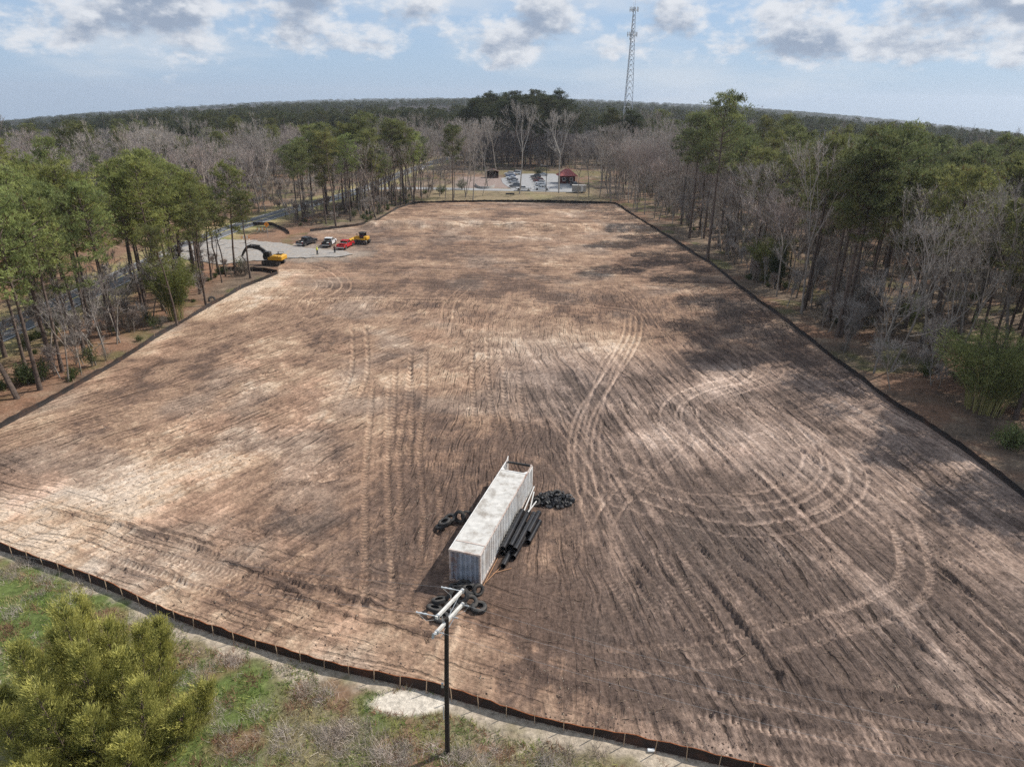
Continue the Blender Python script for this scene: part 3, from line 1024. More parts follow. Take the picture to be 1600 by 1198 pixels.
# flatten under things that stand on the soil
for px, py, r in ((745, 870, 0), ):
    pass
cxm, cym, cdx, cdy = -1.2, 47.0, 0.29, 0.957
uc = (fx - cxm) * cdx + (fy - cym) * cdy
vc = (fx - cxm) * cdy - (fy - cym) * cdx
flat = sstep(9.5, 8.0, np.abs(uc)) * sstep(4.6, 3.2, np.abs(vc - .8))
h = h * (1 - flat) + 0.0 * flat
edge = np.minimum(np.minimum(D_near, D_left), D_far)
h = h * sstep(0.0, 1.6, edge)
H[r0:r1, c0:c1] = h
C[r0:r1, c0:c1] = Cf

# ---- everything outside the lot
b1 = fbm(X / 9, Y / 9, 2, 4)
b2 = fbm(X / 2.2, Y / 2.2, 6, 4)
b3 = fbm(X / 40, Y / 40, 8, 3)
floor = np.zeros(X.shape + (3,)) + A3((.155, .115, .085))
floor = blend(floor, sstep(.45, .68, b1) * .8, (.205, .118, .078))
floor = blend(floor, sstep(.55, .75, b2) * .6, (.30, .225, .16))
floor = blend(floor, sstep(.56, .72, fbm(X / 5, Y / 5, 12, 3)) * .7, (.10, .105, .042))
floor = blend(floor, sstep(.35, .2, b2) * .6, (.06, .048, .038))
lp = sstep(-52, -58, X) * sstep(230, 190, Y)
floor = blend(floor, lp * (.25 + .45 * b1), (.27, .145, .09))
farc = blend(np.zeros(X.shape + (3,)) + A3((.085, .078, .062)), sstep(.45, .6, fbm(X / 120, Y / 120, 5, 4)), (.045, .058, .030))
floor = blend(floor, sstep(330, 480, D), (.075, .062, .05))
floor = floor * (1 - sstep(900, 1500, D)[..., None]) + farc * sstep(900, 1500, D)[..., None]
Dr, _, SGr = dist_poly(X, Y, ROAD[::5])
verge = sstep(11, 4.5, Dr + 5 * (b1 - .5)) * sstep(20, 60, Y)
floor = blend(floor, verge * .95, (.30, .245, .125))
floor = blend(floor, verge * sstep(.5, .7, b2), (.19, .19, .075))
# grass strip behind the far fence and round the car park
back = sstep(233, 236, Y) * sstep(290, 278, Y) * sstep(-34, -28, X) * sstep(36, 26, X)
floor = blend(floor, back * .85, (.25, .195, .12))
floor = blend(floor, back * .45 * sstep(.48, .64, b1), (.22, .20, .10))
lawn = sstep(322, 326, Y) * sstep(352, 340, Y) * sstep(-16, -8, X) * sstep(50, 38, X)
floor = blend(floor, lawn * .8, (.16, .135, .07))
play = sstep(272, 275, Y) * sstep(316, 310, Y) * sstep(-27, -22, X) * sstep(4, -2, X)
floor = blend(floor, play, (.26, .20, .175))
# foreground strip
Dn, _, SGn = dist_poly(X, Y, NEAR_F)
fg = (~FIN) & (Y < 64) & (X > -95) & (X < 46) & (Y < 34 + np.maximum(0, -X) * .5)
fgm = fg.astype(float)
grass_c = blend(np.zeros(X.shape + (3,)) + A3((.20, .17, .10)), sstep(.40, .62, b1), (.105, .135, .042))
grass_c = blend(grass_c, sstep(.55, .75, fbm(X / 3, Y / 3, 9, 3)) * .7, (.22, .12, .085))
grass_c = blend(grass_c, sstep(1.6, .7, Dn + 3.2 * (b2 - .5) + 2.6 * (b1 - .46)), (.40, .335, .26))
px_, py_ = at(640, 1098)
grass_c = blend(grass_c, sstep(1.25, .8, np.hypot((X - px_) / 2.3, (Y - py_) / .85) + .5 * (b2 - .5)), (.56, .50, .42))
floor = floor * (1 - fgm[..., None]) + grass_c * fgm[..., None]
hz = (b1 - .5) * .5 + (b2 - .5) * .12
hz = hz * sstep(3.5, 7, Dr) * (1 - back * .8) * (1 - lawn * .8)
PD, _, _ = dist_poly(X, Y, PARK_DRIVE[::4])
hz = hz * sstep(4, 8, PD)
hz = hz * sstep(40, 20, np.abs(Y - 292) + 1e-9 * X) * 0 + hz * (1 - (sstep(-8, -3, X) * sstep(52, 46, X) * sstep(262, 266, Y) * sstep(345, 335, Y)))
hz = hz * (1 - sstep(-90, -84, X) * sstep(-36, -42, X) * sstep(132, 138, Y) * sstep(190, 184, Y))
hz = np.where(fg, hz * sstep(0.2, 3, Dn), hz * sstep(0.2, 3, Dn))
DFa, _, _ = dist_poly(X, Y, FAR_F)
DLa, _, _ = dist_poly(X, Y, LEFT_F)
hz = hz * sstep(0.2, 3, np.minimum(DFa, DLa))
hz += terrain(X, Y)
POND = [(92, 222), (101, 214), (113, 216), (118, 232), (112, 262), (99, 268), (93, 250)]
pm = inside(X, Y, POND)
hz = np.where(pm, -0.9, hz)
H = np.where(FIN, H, hz)
C = np.where(FIN[..., None], C, floor)

nr, nc = X.shape
V = np.stack([X, Y, H], -1).reshape(-1, 3)
Cv = C.reshape(-1, 3)
ii = (np.arange(nr - 1)[:, None] * nc + np.arange(nc - 1)[None, :])
Q = np.stack([ii, ii + 1, ii + nc + 1, ii + nc], -1).reshape(-1, 4)
fmask = FIN.reshape(-1)[Q].sum(1) >= 2


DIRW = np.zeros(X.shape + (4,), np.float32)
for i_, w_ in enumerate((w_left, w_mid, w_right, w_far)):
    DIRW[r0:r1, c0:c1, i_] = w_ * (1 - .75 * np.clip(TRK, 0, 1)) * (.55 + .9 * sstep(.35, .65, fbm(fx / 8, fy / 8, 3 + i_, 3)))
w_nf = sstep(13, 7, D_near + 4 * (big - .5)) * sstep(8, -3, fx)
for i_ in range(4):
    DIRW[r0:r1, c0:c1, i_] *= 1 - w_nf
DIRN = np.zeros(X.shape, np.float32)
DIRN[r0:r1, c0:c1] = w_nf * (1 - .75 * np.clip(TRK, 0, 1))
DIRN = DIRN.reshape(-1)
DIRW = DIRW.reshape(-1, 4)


def sub(name, Qs, m):
    used = np.unique(Qs)
    remap = np.zeros(len(V), np.int32)
    remap[used] = np.arange(len(used))
    me = mesh_np(name, V[used], remap[Qs], m, Cv[used], smooth=True)
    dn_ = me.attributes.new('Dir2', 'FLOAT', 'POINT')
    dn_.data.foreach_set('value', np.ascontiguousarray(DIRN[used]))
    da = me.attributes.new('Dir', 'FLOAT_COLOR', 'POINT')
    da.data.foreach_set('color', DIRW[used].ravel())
    o = bpy.data.objects.new(name, me)
    link(o)
    o['kind'] = 'structure'
    return o


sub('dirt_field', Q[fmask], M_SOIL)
sub('ground', Q[~fmask], M_FLOOR)


def zground(x, y):
    j = int(np.clip(np.searchsorted(xs, x) - 1, 0, nc - 2))
    i = int(np.clip(np.searchsorted(ys, y) - 1, 0, nr - 2))
    u = (x - xs[j]) / (xs[j + 1] - xs[j])
    v = (y - ys[i]) / (ys[i + 1] - ys[i])
    return float((H[i, j] * (1 - u) + H[i, j + 1] * u) * (1 - v) + (H[i + 1, j] * (1 - u) + H[i + 1, j + 1] * u) * v)


# ------------------------------------------------------------------ roads and paved areas
def strip(name, P, width, m, z, kind='structure', dz_t=True, off=0.0):
    P = np.array(P, float)
    T = np.gradient(P, axis=0)
    T /= np.hypot(T[:, 0], T[:, 1])[:, None]
    Nn = np.stack([-T[:, 1], T[:, 0]], 1)
    n = len(P)
    vs = []
    for k in range(n):
        zz = float(terrain(P[k, 0], P[k, 1])) + z
        for s in (off - width / 2, off + width / 2):
            vs.append((*(P[k] + Nn[k] * s), zz))
    fs = [(2 * k, 2 * k + 1, 2 * k + 3, 2 * k + 2) for k in range(n - 1)]
    o = bpy.data.objects.new(name, mesh_np(name, vs, fs, m))
    link(o)
    if kind:
        o['kind'] = kind
    return o


def sheet(name, poly, m, z, kind='structure', wob=0.0):
    P = np.array(poly, float)
    if wob:
        P = resample(np.vstack([P, P[:1]]), .9)[:-1]
        P = P + (RNG.random(P.shape) - .5) * wob
    mb = MB()
    mb.add([(x, y, z) for x, y in P], [tuple(range(len(P)))])
    o = mb.build(name, m)
    if o.data.polygons[0].normal.z < 0:
        o.data.flip_normals()
    o['kind'] = kind
    return o


strip('road', ROAD, 6.8, M_ASPH, 0.05)
strip('road_centre_line', ROAD[4:], 0.24, M_LINE, 0.056)
strip('road_edge_line', ROAD[4:], 0.16, M_LINEW, 0.056, off=3.05)
strip('road_edge_line', ROAD[4:], 0.16, M_LINEW, 0.056, off=-3.05)
strip('park_driveway', PARK_DRIVE, 6.5, M_LOT, 0.062)
sheet('parking_lot', [(0, 265.6), (22, 265.6), (26, 270), (24.5, 290), (24, 318), (18, 330), (4, 328), (-6, 308), (-5, 290), (-2, 275)], M_LOT, 0.07, wob=0.2)
sheet('gravel_driveway', ats([(335, 374), (395, 376), (440, 381), (480, 388), (530, 392), (556, 397), (530, 402), (500, 403), (455, 403.5), (432, 405.5), (400, 408), (345, 414)])
      + [(-78, 148)], M_GRAV, 0.13, wob=.9)
sheet('pond', POND, M_WATER, -0.25)

# ------------------------------------------------------------------ silt fences
def silt_fence(P, label, fabric_m, hgt=0.8, stake_side=1, stake_gap=1.75, edge=True, segs=0.6, kind_name='silt_fence'):
    R_ = resample(P, segs)
    root = empty(kind_name, (float(R_[len(R_) // 2][0]), float(R_[len(R_) // 2][1]), 0.0), 0, label, 'silt fence')
    ox, oy, _ = root.location
    n = len(R_)
    T = np.gradient(R_, axis=0)
    T /= np.hypot(T[:, 0], T[:, 1])[:, None] + 1e-9
    Nn = np.stack([-T[:, 1], T[:, 0]], 1)
    s = np.arange(n) * segs
    sag = 0.07 * np.abs(np.sin(np.pi * s / stake_gap)) + 0.10 * (RNG.random(n) - .5) + .16 * sstep(.62, .8, vnoise(s / 5.0, s * 0 + 3.3, 4))
    lean = 0.10 * np.sin(s / 2.1) + .06 * (RNG.random(n) - .5) + .25 * (vnoise(s / 6.0, s * 0 + 9.1, 5) - .5)
    vs = []
    for k in range(n):
        zg = -0.12
        top = hgt - sag[k]
        for zz, oo in ((zg, 0.0), (hgt * .45, lean[k] * .5 + .04), (top, lean[k]), (top, lean[k] + .014), (hgt * .45, lean[k] * .5 + .054), (zg, .014)):
            vs.append((R_[k, 0] + Nn[k, 0] * oo - ox, R_[k, 1] + Nn[k, 1] * oo - oy, zz))
    fs = []
    for k in range(n - 1):
        for j in range(6):
            j2 = (j + 1) % 6
            fs.append((k * 6 + j, k * 6 + j2, (k + 1) * 6 + j2, (k + 1) * 6 + j))
    me = mesh_np('fabric', vs, fs, fabric_m)
    link(bpy.data.objects.new('fabric', me), root)
    if edge:
        mb = MB()
        mb.tube([(R_[k, 0] + Nn[k, 0] * (lean[k] + .007) - ox, R_[k, 1] + Nn[k, 1] * (lean[k] + .007) - oy, hgt - sag[k] + .012) for k in range(0, n)], 0.024, 4)
        mb.build('top_cord', M_STAKEE, root)
    Q_ = resample(P, stake_gap)
    Tq = np.gradient(Q_, axis=0)
    Tq /= np.hypot(Tq[:, 0], Tq[:, 1])[:, None] + 1e-9
    mb = MB()
    mb.box(0, 0, .45, .038, .038, 1.25)
    st0 = mb.build('stake', M_STAKE, root)
    for k in range(min(len(Q_), 298)):
        o = st0 if k == 0 else st0.copy()
        if k:
            COL.objects.link(o)
            o.parent = root
        nx, ny = -Tq[k, 1] * stake_side, Tq[k, 0] * stake_side
        o.location = (Q_[k, 0] + nx * .16 - ox, Q_[k, 1] + ny * .16 - oy, random.uniform(-.12, .02))
        o.rotation_euler = (random.uniform(-.07, .07), random.uniform(-.07, .07), math.atan2(Tq[k, 1], Tq[k, 0]))
    return root


silt_fence(NEAR_F[1:-1], 'rust brown silt fence on wooden stakes along the grass strip nearest the camera', M_SILTR, 0.74, -1, 1.7)
silt_fence(LEFT_F, 'black silt fence between the pale sandy left edge and the roadside pines', M_SILT, 0.68, 1, 2.0, False, 1.0)
silt_fence(FAR_F[:-1], 'long black silt fence bending round the far end and the right woods', M_SILT, 0.68, 1, 2.0, False, 1.0)
silt_fence(GATE_F, 'short black silt fence below the parked excavator', M_SILT, 0.85, 1, 2.0, False, .6)
silt_fence(SIDE_F, 'short black silt fence on the red bank beside the orange sign', M_SILT, 0.85, 1, 2.0, False, .6)

# ------------------------------------------------------------------ shipping container
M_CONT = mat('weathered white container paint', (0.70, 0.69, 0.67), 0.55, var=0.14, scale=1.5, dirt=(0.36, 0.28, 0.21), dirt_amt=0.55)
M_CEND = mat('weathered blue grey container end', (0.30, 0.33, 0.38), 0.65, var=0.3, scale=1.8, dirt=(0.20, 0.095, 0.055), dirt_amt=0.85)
M_CROOF = mat('stained container roof', (0.53, 0.51, 0.475), 0.7, var=0.18, scale=2.1, dirt=(0.21, 0.175, 0.14), dirt_amt=0.8)
M_CRUST = mat('rusty white steel', (0.52, 0.44, 0.39), 0.7, var=0.25, scale=2.5, dirt=(0.22, 0.085, 0.04), dirt_amt=0.8)
M_PLY = mat('plywood floor', (0.34, 0.27, 0.20), 0.85, var=0.2)
C_RZ = math.radians(-16.86)
C_POS = (-1.26, 47.06, 0.0)


def from_cont(x, y, z=0.0):
    c, s = math.cos(C_RZ), math.sin(C_RZ)
    return (C_POS[0] + c * x - s * y, C_POS[1] + s * x + c * y, z)


def corrugated(y0, y1, z0, z1, period, depth, xout, axis='y'):
    """trapezoid-profile steel wall at x = xout, ribs upright; thin slab"""
    pts = []
    y = y0
    n = max(1, round((y1 - y0) / period))
    p = (y1 - y0) / n
    for i in range(n):
        b = y0 + i * p
        pts += [(b, 0), (b + p * .36, 0), (b + p * .5, -depth), (b + p * .86, -depth)]
    pts.append((y1, 0))
    mb = MB()
    vs, fs = [], []
    for (yy_, d) in pts:
        for dd in (0, -0.012):
            for z in (z0, z1):
                vs.append((xout + d + dd, yy_, z) if axis == 'y' else (yy_, -(xout + d + dd), z))
    for i in range(len(pts) - 1):
        a, b = i * 4, (i + 1) * 4
        fs += [(a, b, b + 1, a + 1), (a + 2, a + 3, b + 3, b + 2), (a + 1, b + 1, b + 3, a + 3), (a, a + 2, b + 2, b)]
    m = len(pts) - 1
    fs += [(0, 1, 3, 2), (m * 4, m * 4 + 2, m * 4 + 3, m * 4 + 1)]
    mb.add(vs, fs)
    return mb


cont = empty('shipping_container', C_POS, C_RZ, 'long white corrugated shipping container with stained roof and open far end', 'shipping container')
HL, HW, CH = 6.86, 1.22, 2.78
corrugated(-HL + .12, HL - .12, .17, CH - .14, .42, .10, HW - .01).build('side_panel', M_CONT, cont)
o = corrugated(-HL + .12, HL - .12, .17, CH - .14, .42, .10, HW - .01)
o.v = [(-x, y, z) for x, y, z in o.v]
o.build('side_panel', M_CONT, cont)
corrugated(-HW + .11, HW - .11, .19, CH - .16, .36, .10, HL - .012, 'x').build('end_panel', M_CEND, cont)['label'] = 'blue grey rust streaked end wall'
for (ya, yb_, nm) in ((-HL + .1, -HL + 1.16, 'roof_panel'), (-HL + 1.28, 5.15, 'roof_panel')):
    mb = MB()
    nx, ny = 8, max(3, int((yb_ - ya) / .22))
    vs = []
    for i in range(ny + 1):
        for j in range(nx + 1):
            xx, yyy = -HW + .09 + (2 * HW - .18) * j / nx, ya + (yb_ - ya) * i / ny
            zz = CH - .035 + .012 * math.sin(i * math.pi) + .018 * (random.random() - .5) * (0 < j < nx) - .03 * math.exp(-((xx - .2) ** 2 + (yyy + 4.2) ** 2) / .5)
            vs.append((xx, yyy, zz))
    fs = [(i * (nx + 1) + j, i * (nx + 1) + j + 1, (i + 1) * (nx + 1) + j + 1, (i + 1) * (nx + 1) + j) for i in range(ny) for j in range(nx)]
    b = len(vs)
    vs += [(x, y, z - .03) for x, y, z in vs]
    fs += [tuple(b + k for k in f[::-1]) for f in fs]
    ring = [j for j in range(nx + 1)] + [i * (nx + 1) + nx for i in range(1, ny + 1)] + [ny * (nx + 1) + j for j in range(nx - 1, -1, -1)] + [i * (nx + 1) for i in range(ny - 1, 0, -1)]
    fs += [(ring[k], ring[k - 1], b + ring[k - 1], b + ring[k]) for k in range(len(ring))]
    mb.add(vs, fs).build(nm, M_CROOF, cont)
for s in (-1, 1):
    MB().box(s * (HW - .035), 0, CH - .07, .07, 2 * HL - .34, .13).build('top_rail', M_CRUST if s > 0 else M_CONT, cont)
    MB().box(s * (HW - .04), 0, .1, .08, 2 * HL - .34, .14).build('bottom_rail', M_CRUST, cont)
    for e in (-1, 1):
        MB().box(s * (HW - .07), e * (HL - .07), CH / 2, .135, .135, CH - .42).build('corner_post', M_CRUST, cont)
        MB().box(s * (HW - .012), e * 5.98, CH / 2, .05, .22, CH - .3).build('side_post', M_CONT, cont)
        for z_ in (.1, CH - .09):
            MB().bbox(s * (HW - .075), e * (HL - .08), z_, .17, .18, .2, .015).build('corner_casting', M_CRUST, cont)
MB().box(0, -HL + .06, CH - .075, 2 * HW - .32, .11, .14).build('end_header', M_CRUST, cont)
MB().box(0, -HL + .06, .1, 2 * HW - .32, .11, .15).build('end_sill', M_CRUST, cont)
MB().box(0, -HL + 1.22, CH - .028, 2 * HW - .16, .11, .05).build('roof_crossbar', M_CRUST, cont)['label'] = 'rusty roof crossbar'
MB().box(0, 5.22, CH - .03, 2 * HW - .16, .12, .06).build('roof_crossbar', M_CONT, cont)
MB().box(0, HL - .06, CH - .08, 2 * HW - .32, .13, .17).build('door_header', M_BLKM, cont)
for s in (-1, 1):
    MB().add([(s * (HW - .08), 5.28, CH - .05), (s * (HW - .42), 5.28, CH - .05), (s * (HW - .08), 5.75, CH - .05),
              (s * (HW - .08), 5.28, CH - .08), (s * (HW - .42), 5.28, CH - .08), (s * (HW - .08), 5.75, CH - .08)],
             [(0, 1, 2), (3, 5, 4), (0, 3, 4, 1), (1, 4, 5, 2), (2, 5, 3, 0)]).build('roof_gusset', M_CONT, cont)
MB().box(0, 0, .16, 2 * HW - .22, 2 * HL - .3, .05).build('floor', M_PLY, cont)
for sd_, ang in ((-1, 98), (1, 268)):
    hx, hy, ln = sd_ * (HW + (.0 if sd_ < 0 else .045)), HL + .02, 1.16
    a = math.radians(ang)
    dx, dy = math.cos(a) * ln, math.sin(a) * ln
    d = MB().box(hx + dx / 2, hy + dy / 2, CH / 2, ln, .05, CH - .3, math.atan2(dy, dx)).build('door', M_CONT, cont)
    nx_, ny_ = -dy / ln * .05, dx / ln * .05
    for q in (.35, .7):
        MB().tube([(hx + dx * q + nx_, hy + dy * q + ny_, .3), (hx + dx * q + nx_, hy + dy * q + ny_, CH - .25)], .02, 6).build('lock_rod', M_GALV, d)

# ------------------------------------------------------------------ tyres
mb = MB()
prof = [(.29, -.11), (.33, -.135), (.44, -.145), (.50, -.12), (.525, -.08), (.53, 0), (.525, .08), (.50, .12), (.44, .145), (.33, .135), (.29, .11), (.31, .09), (.44, .10), (.47, 0), (.44, -.10), (.31, -.09)]
mb.lathe(prof, 26, closed=True)
ty0 = mb.build('tyre', M_RUBBER, None, smooth=True)
mb = MB()
for k in range(36):
    a = 2 * math.pi * k / 36
    for sgn in (-1, 1):
        mb.box(.533 * math.cos(a + .05 * sgn), .533 * math.sin(a + .05 * sgn), sgn * .055, .03, .055, .09, a)
tr0 = mb.build('tread', M_RUBBER, ty0)
TY = [(748, 948, .15, 0, 0, 'worn truck tyre lying flat on its own, right of the pile by the pole', 'p', 1.08),
      (686, 937, .25, 22, 200, 'tilted truck tyre at the upper left of the pile below the container end', 'p', 1),
      (679, 950, .27, 24, 150, 'tilted truck tyre farthest out on the left of the pile below the container end', 'p', 1.05),
      (703, 928, .45, 62, 250, 'truck tyre standing almost upright between the crossarm and the left tilted tyre', 'p', .95),
      (690, 964, .15, 3, 0, 'flat black tyre half hidden under the near end of the upper crossarm', 'p', 1),
      (735, 940, .32, 32, 20, 'tilted tyre just left of the flat separate tyre by the pole', 'p', 1),
      (722, 930, .62, 52, 320, 'tyre leaning steeply in the middle of the pile behind the crossarm tip', 'p', 1.05),
      (733, 920, .40, 12, 60, 'tyre resting on another one at the back of the pile against the container end', 'p', 1),
      (747, 921, .42, 68, 30, 'small tyre standing on edge at the right corner of the container end', 'p', .85),
      (714, 915, .40, 28, 190, 'dark tyre pushed flat against the left half of the container end', 'p', 1.1),
      (725, 914, .18, 6, 0, 'flat tyre under the others against the middle of the container end', 'p', 1),
      (706, 947, .15, 4, 0, 'flat tyre in the middle of the pile seen between the two crossarms', 'p', 1),
      (690, 821, .22, 20, 240, 'pale rimmed tyre lying lowest of the five tyres left of the container', 'l', 1),
      (695, 815, .52, 16, 260, 'tyre lying on top of the lowest tyre left of the container', 'l', 1),
      (703, 810, .30, 20, 300, 'brown dusty tyre beside the upright one left of the container', 'l', 1),
      (718, 807, .52, 72, 335, 'tyre standing upright in the middle of the five left of the container', 'l', 1),
      (729, 806, .42, 55, 10, 'dark tyre in the container shadow, nearest the container wall', 'l', .9)]
for k, (px, py, z, tilt, az, lab, grp, sc) in enumerate(TY):
    o = ty0 if k == 0 else copy_tree(ty0)
    x, y = at(px, py, z)
    tag(o, lab, 'tyre', 'tyres piled below the container end' if grp == 'p' else 'tyres dumped left of the container')
    o.location = (x, y, z)
    o.scale = (sc, sc, sc)
    o.rotation_euler = (Matrix.Rotation(math.radians(az), 3, 'Z') @ Matrix.Rotation(math.radians(tilt), 3, 'X')).to_euler()
o = copy_tree(ty0)
tag(o, 'lone black tyre lying in the red pine straw among the thin left pines', 'tyre')
x, y = at(331, 468, .3)
o.location = (x, y, .3)
o.rotation_euler = (math.radians(60), 0, .4)

# ------------------------------------------------------------------ black drainage pipes beside the container
PIPES = [(1.58, .26, -2.9, 3.1, 'black pipe at the bottom of the stack nearest the container wall'),
         (2.11, .26, -4.35, 1.6, 'black pipe sticking out farthest toward the camera at the bottom of the stack'),
         (2.64, .26, -3.15, 2.6, 'second outermost black pipe on the ground, its mouth facing the camera'),
         (3.18, .26, -.9, 2.2, 'short outermost black pipe lying on the ground on the right of the stack'),
         (1.60, .71, -2.9, 2.6, 'upper black pipe of the stack touching the white container side'),
         (2.12, .71, -2.45, 2.7, 'middle black pipe of the upper layer of the stack'),
         (2.62, .71, -2.75, 2.5, 'right black pipe of the upper layer of the stack'),
         (2.95, .64, -.2, 2.9, 'short black pipe lying in the groove at the far right of the stack')]
for x_, z_, ya, yb_, lab in PIPES:
    root = bpy.data.objects.new('drainage_pipe', None)
    link(root)
    root.empty_display_size = .3
    mid = from_cont(x_, (ya + yb_) / 2, z_)
    root.location = mid
    root.rotation_euler = (0, 0, C_RZ + random.uniform(-.012, .012) - .02 * (x_ - 2))
    hl = (yb_ - ya) / 2
    MB().pipe((0, -hl, 0), (0, hl, 0), .222, .195, 22).build('pipe_wall', M_HDPE, root, smooth=True)
    MB().pipe((0, hl - .35, 0), (0, hl - .02, 0), .242, .218, 22).build('pipe_collar', M_HDPE, root, smooth=True)
    tag(root, lab, 'pipe', 'black drainage pipes stacked beside the container')
for k, (a, b, lab) in enumerate((((1.55, 3.2, .25), (1.42, 7.0, .5), 'white plastic pipe closest to the container wall behind the black pipes'),
                                 ((1.95, 3.6, .08), (1.62, 6.2, .45), 'white plastic pipe leaning between the black pipes and the scrap heap'),
                                 ((2.2, 2.2, .95), (2.35, 4.3, .75), 'short white plastic pipe lying over the far ends of the black pipes'))):
    o = MB().pipe(from_cont(*a), from_cont(*b), .06, .048, 12).build('plastic_pipe', M_PVC, None, smooth=True)
    tag(o, lab, 'pipe', 'white plastic pipes behind the black ones')
for k, (a, b, lab) in enumerate((((1.38, -6.9), (1.36, -3.3), 'long orange rod lying along the foot of the container side'),
                                 ((1.42, -6.3), (2.0, -4.0), 'orange rod slanting out from the container toward the black pipes'),
                                 ((1.6, -5.2), (2.75, -4.2), 'short orange rod lying across in front of the black pipe mouths'))):
    o = MB().tube([from_cont(a[0], a[1], .05 + .02 * k), from_cont((a[0] + b[0]) / 2, (a[1] + b[1]) / 2, .07 + .02 * k), from_cont(*b, .05 + .02 * k)], .024, 6).build('wooden_rod', M_ROD)
    tag(o, lab, 'rod', 'orange rods at the foot of the container')

# black scrap heap: many curled strips and lumps
root = empty('scrap_heap', from_cont(3.55, 6.0), 0, 'low heap of curled black rubber scrap at the far right corner of the container', 'scrap heap')
mb = MB()
for k in range(260):
    r = math.sqrt(random.random())
    a = random.uniform(0, 2 * math.pi)
    x, y = 1.75 * r * math.cos(a), 1.25 * r * math.sin(a)
    z = .75 * (1 - r) ** .8 * random.uniform(.25, 1.0) + .06
    rr = random.uniform(.10, .30)
    n0 = Vector((random.gauss(0, 1), random.gauss(0, 1), random.gauss(0, .8))).normalized()
    u = n0.orthogonal().normalized()
    v = n0.cross(u)
    arc = random.uniform(1.4, 4.2)
    wd = random.uniform(.05, .13)
    a0 = random.uniform(0, 6.28)
    vs, fs = [], []
    for i in range(6):
        t_ = a0 + arc * i / 5
        p = Vector((x, y, z)) + (u * math.cos(t_) + v * math.sin(t_)) * rr * random.uniform(.85, 1.15)
        p2 = Vector((p.x, p.y, max(.01, p.z)))
        vs += [p2 - n0 * wd, p2 + n0 * wd]
    fs = [(2 * i, 2 * i + 1, 2 * i + 3, 2 * i + 2) for i in range(5)]
    mb.add(vs, fs)
mb.build('scrap_pieces', M_SCRAP, root)['kind'] = 'stuff'
mb = MB()
for k in range(30):
    r = math.sqrt(random.random())
    a = random.uniform(0, 6.28)
    mb.tube([(1.5 * r * math.cos(a), 1.05 * r * math.sin(a), .0), (1.5 * r * math.cos(a) + .1, 1.05 * r * math.sin(a), .5 * (1 - r) + .1)], [.3, .12], 6)
mb.build('scrap_base', M_SCRAP, root)
for k in range(4):
    o = copy_tree(ty0)
    p = from_cont(2.15 + .5 * k, 5.0 + .5 * k, .22 + .1 * k)
    tag(o, ('tyre half buried at the container side of the black scrap heap', 'tyre under the curled scrap in the middle of the heap', 'tyre on top of the black scrap heap', 'tyre at the outer right edge of the scrap heap')[k],
        'tyre', 'tyres in the scrap heap')
    o.location = p
    o.scale = (.8, .8, .8)
    o.rotation_euler = (random.uniform(.1, .8), random.uniform(-.5, .5), random.uniform(0, 6))

# ------------------------------------------------------------------ utility pole and wires
PX, PY = -3.24, 26.5
pole = empty('utility_pole', (PX, PY, 0), 0, 'dark wooden utility pole with two pale crossarms standing in the grass strip', 'utility pole')
MB().tube([(0, 0, -.3), (.07, .08, 5), (.16, .22, 9.12)], [.14, .125, .11], 12).build('pole_shaft', M_POLE, pole, smooth=True)
ad = Vector((1.12, 2.0, 0)).normalized()
an = Vector((ad.y, -ad.x, 0))
for z_, cx_, cy_, ln in ((9.45, .30, .88, 2.4), (8.85, .30, .50, 2.5)):
    mb = MB()
    mb.box(cx_ - 0.02, cy_, z_, .13, ln, .16, math.atan2(ad.y, ad.x) - math.pi / 2)
    arm = mb.build('crossarm', M_FIBRE, pole)
    for e in (-1, 1):
        p = Vector((cx_, cy_, z_)) + ad * (e * (ln / 2 - .12))
        MB().box(p.x, p.y, z_, .17, .07, .2, math.atan2(ad.y, ad.x) - math.pi / 2).build('end_bracket', M_GALV, arm)
    MB().tube([(cx_ - ad.x * .8, cy_ - ad.y * .8, z_ - .05), (.02, .1, z_ - .75)], .022, 5).build('brace', M_GALV, arm)
    MB().tube([(cx_ + ad.x * .8, cy_ + ad.y * .8, z_ - .05), (.02, .1, z_ - .75)], .022, 5).build('brace', M_GALV, arm)
wl = Vector((-.968, .25, 0))
starts = []
for z_, cx_, cy_ in ((9.45, .30, .88),):
    for e in (-1, 1):
        p = Vector((cx_, cy_, z_)) + ad * (e * 1.08)
        a0_ = p + wl * .12
        a1 = p + wl * .55
        a2 = p + wl * 1.15
        ins = MB().tube([a0_, a1], .022, 5).tube([a1, a1.lerp(a2, .2), a1.lerp(a2, .4), a1.lerp(a2, .6), a1.lerp(a2, .8), a2], [.03, .055, .03, .055, .03, .05], 8).build('insulator', M_PORC, pole, smooth=True)
        starts.append(a2)
ends = []
for e in (-1, 0.1, 1):
    p = Vector((.30, .50, 8.85)) + ad * (e * 1.12)
    a1 = p - wl * .12
    a2 = p - wl * .36
    MB().tube([p, a1], .02, 5).tube([a1, a1.lerp(a2, .25), a1.lerp(a2, .5), a1.lerp(a2, .75), a2], [.02, .04, .025, .04, .02], 8).build('insulator', M_GALV, pole, smooth=True)
    ends.append(a2)
MB().tube([(.3 - ad.x * 1.25, .5 - ad.y * 1.25, 8.85), (.3 - ad.x * 1.42, .5 - ad.y * 1.42, 8.95), (.3 - ad.x * 1.5, .5 - ad.y * 1.5, 8.75)], [.06, .09, .06], 8).build('arm_end_clamp', M_GALV, pole, smooth=True)
for s, e in zip(starts, ends[::2]):
    MB().tube([s, s + Vector((.5, -.1, -.45)), Vector((.3, .7, 8.7)), e + Vector((-.2, 0, -.3)), e], .012, 5).build('jumper_wire', M_CABLE, pole)
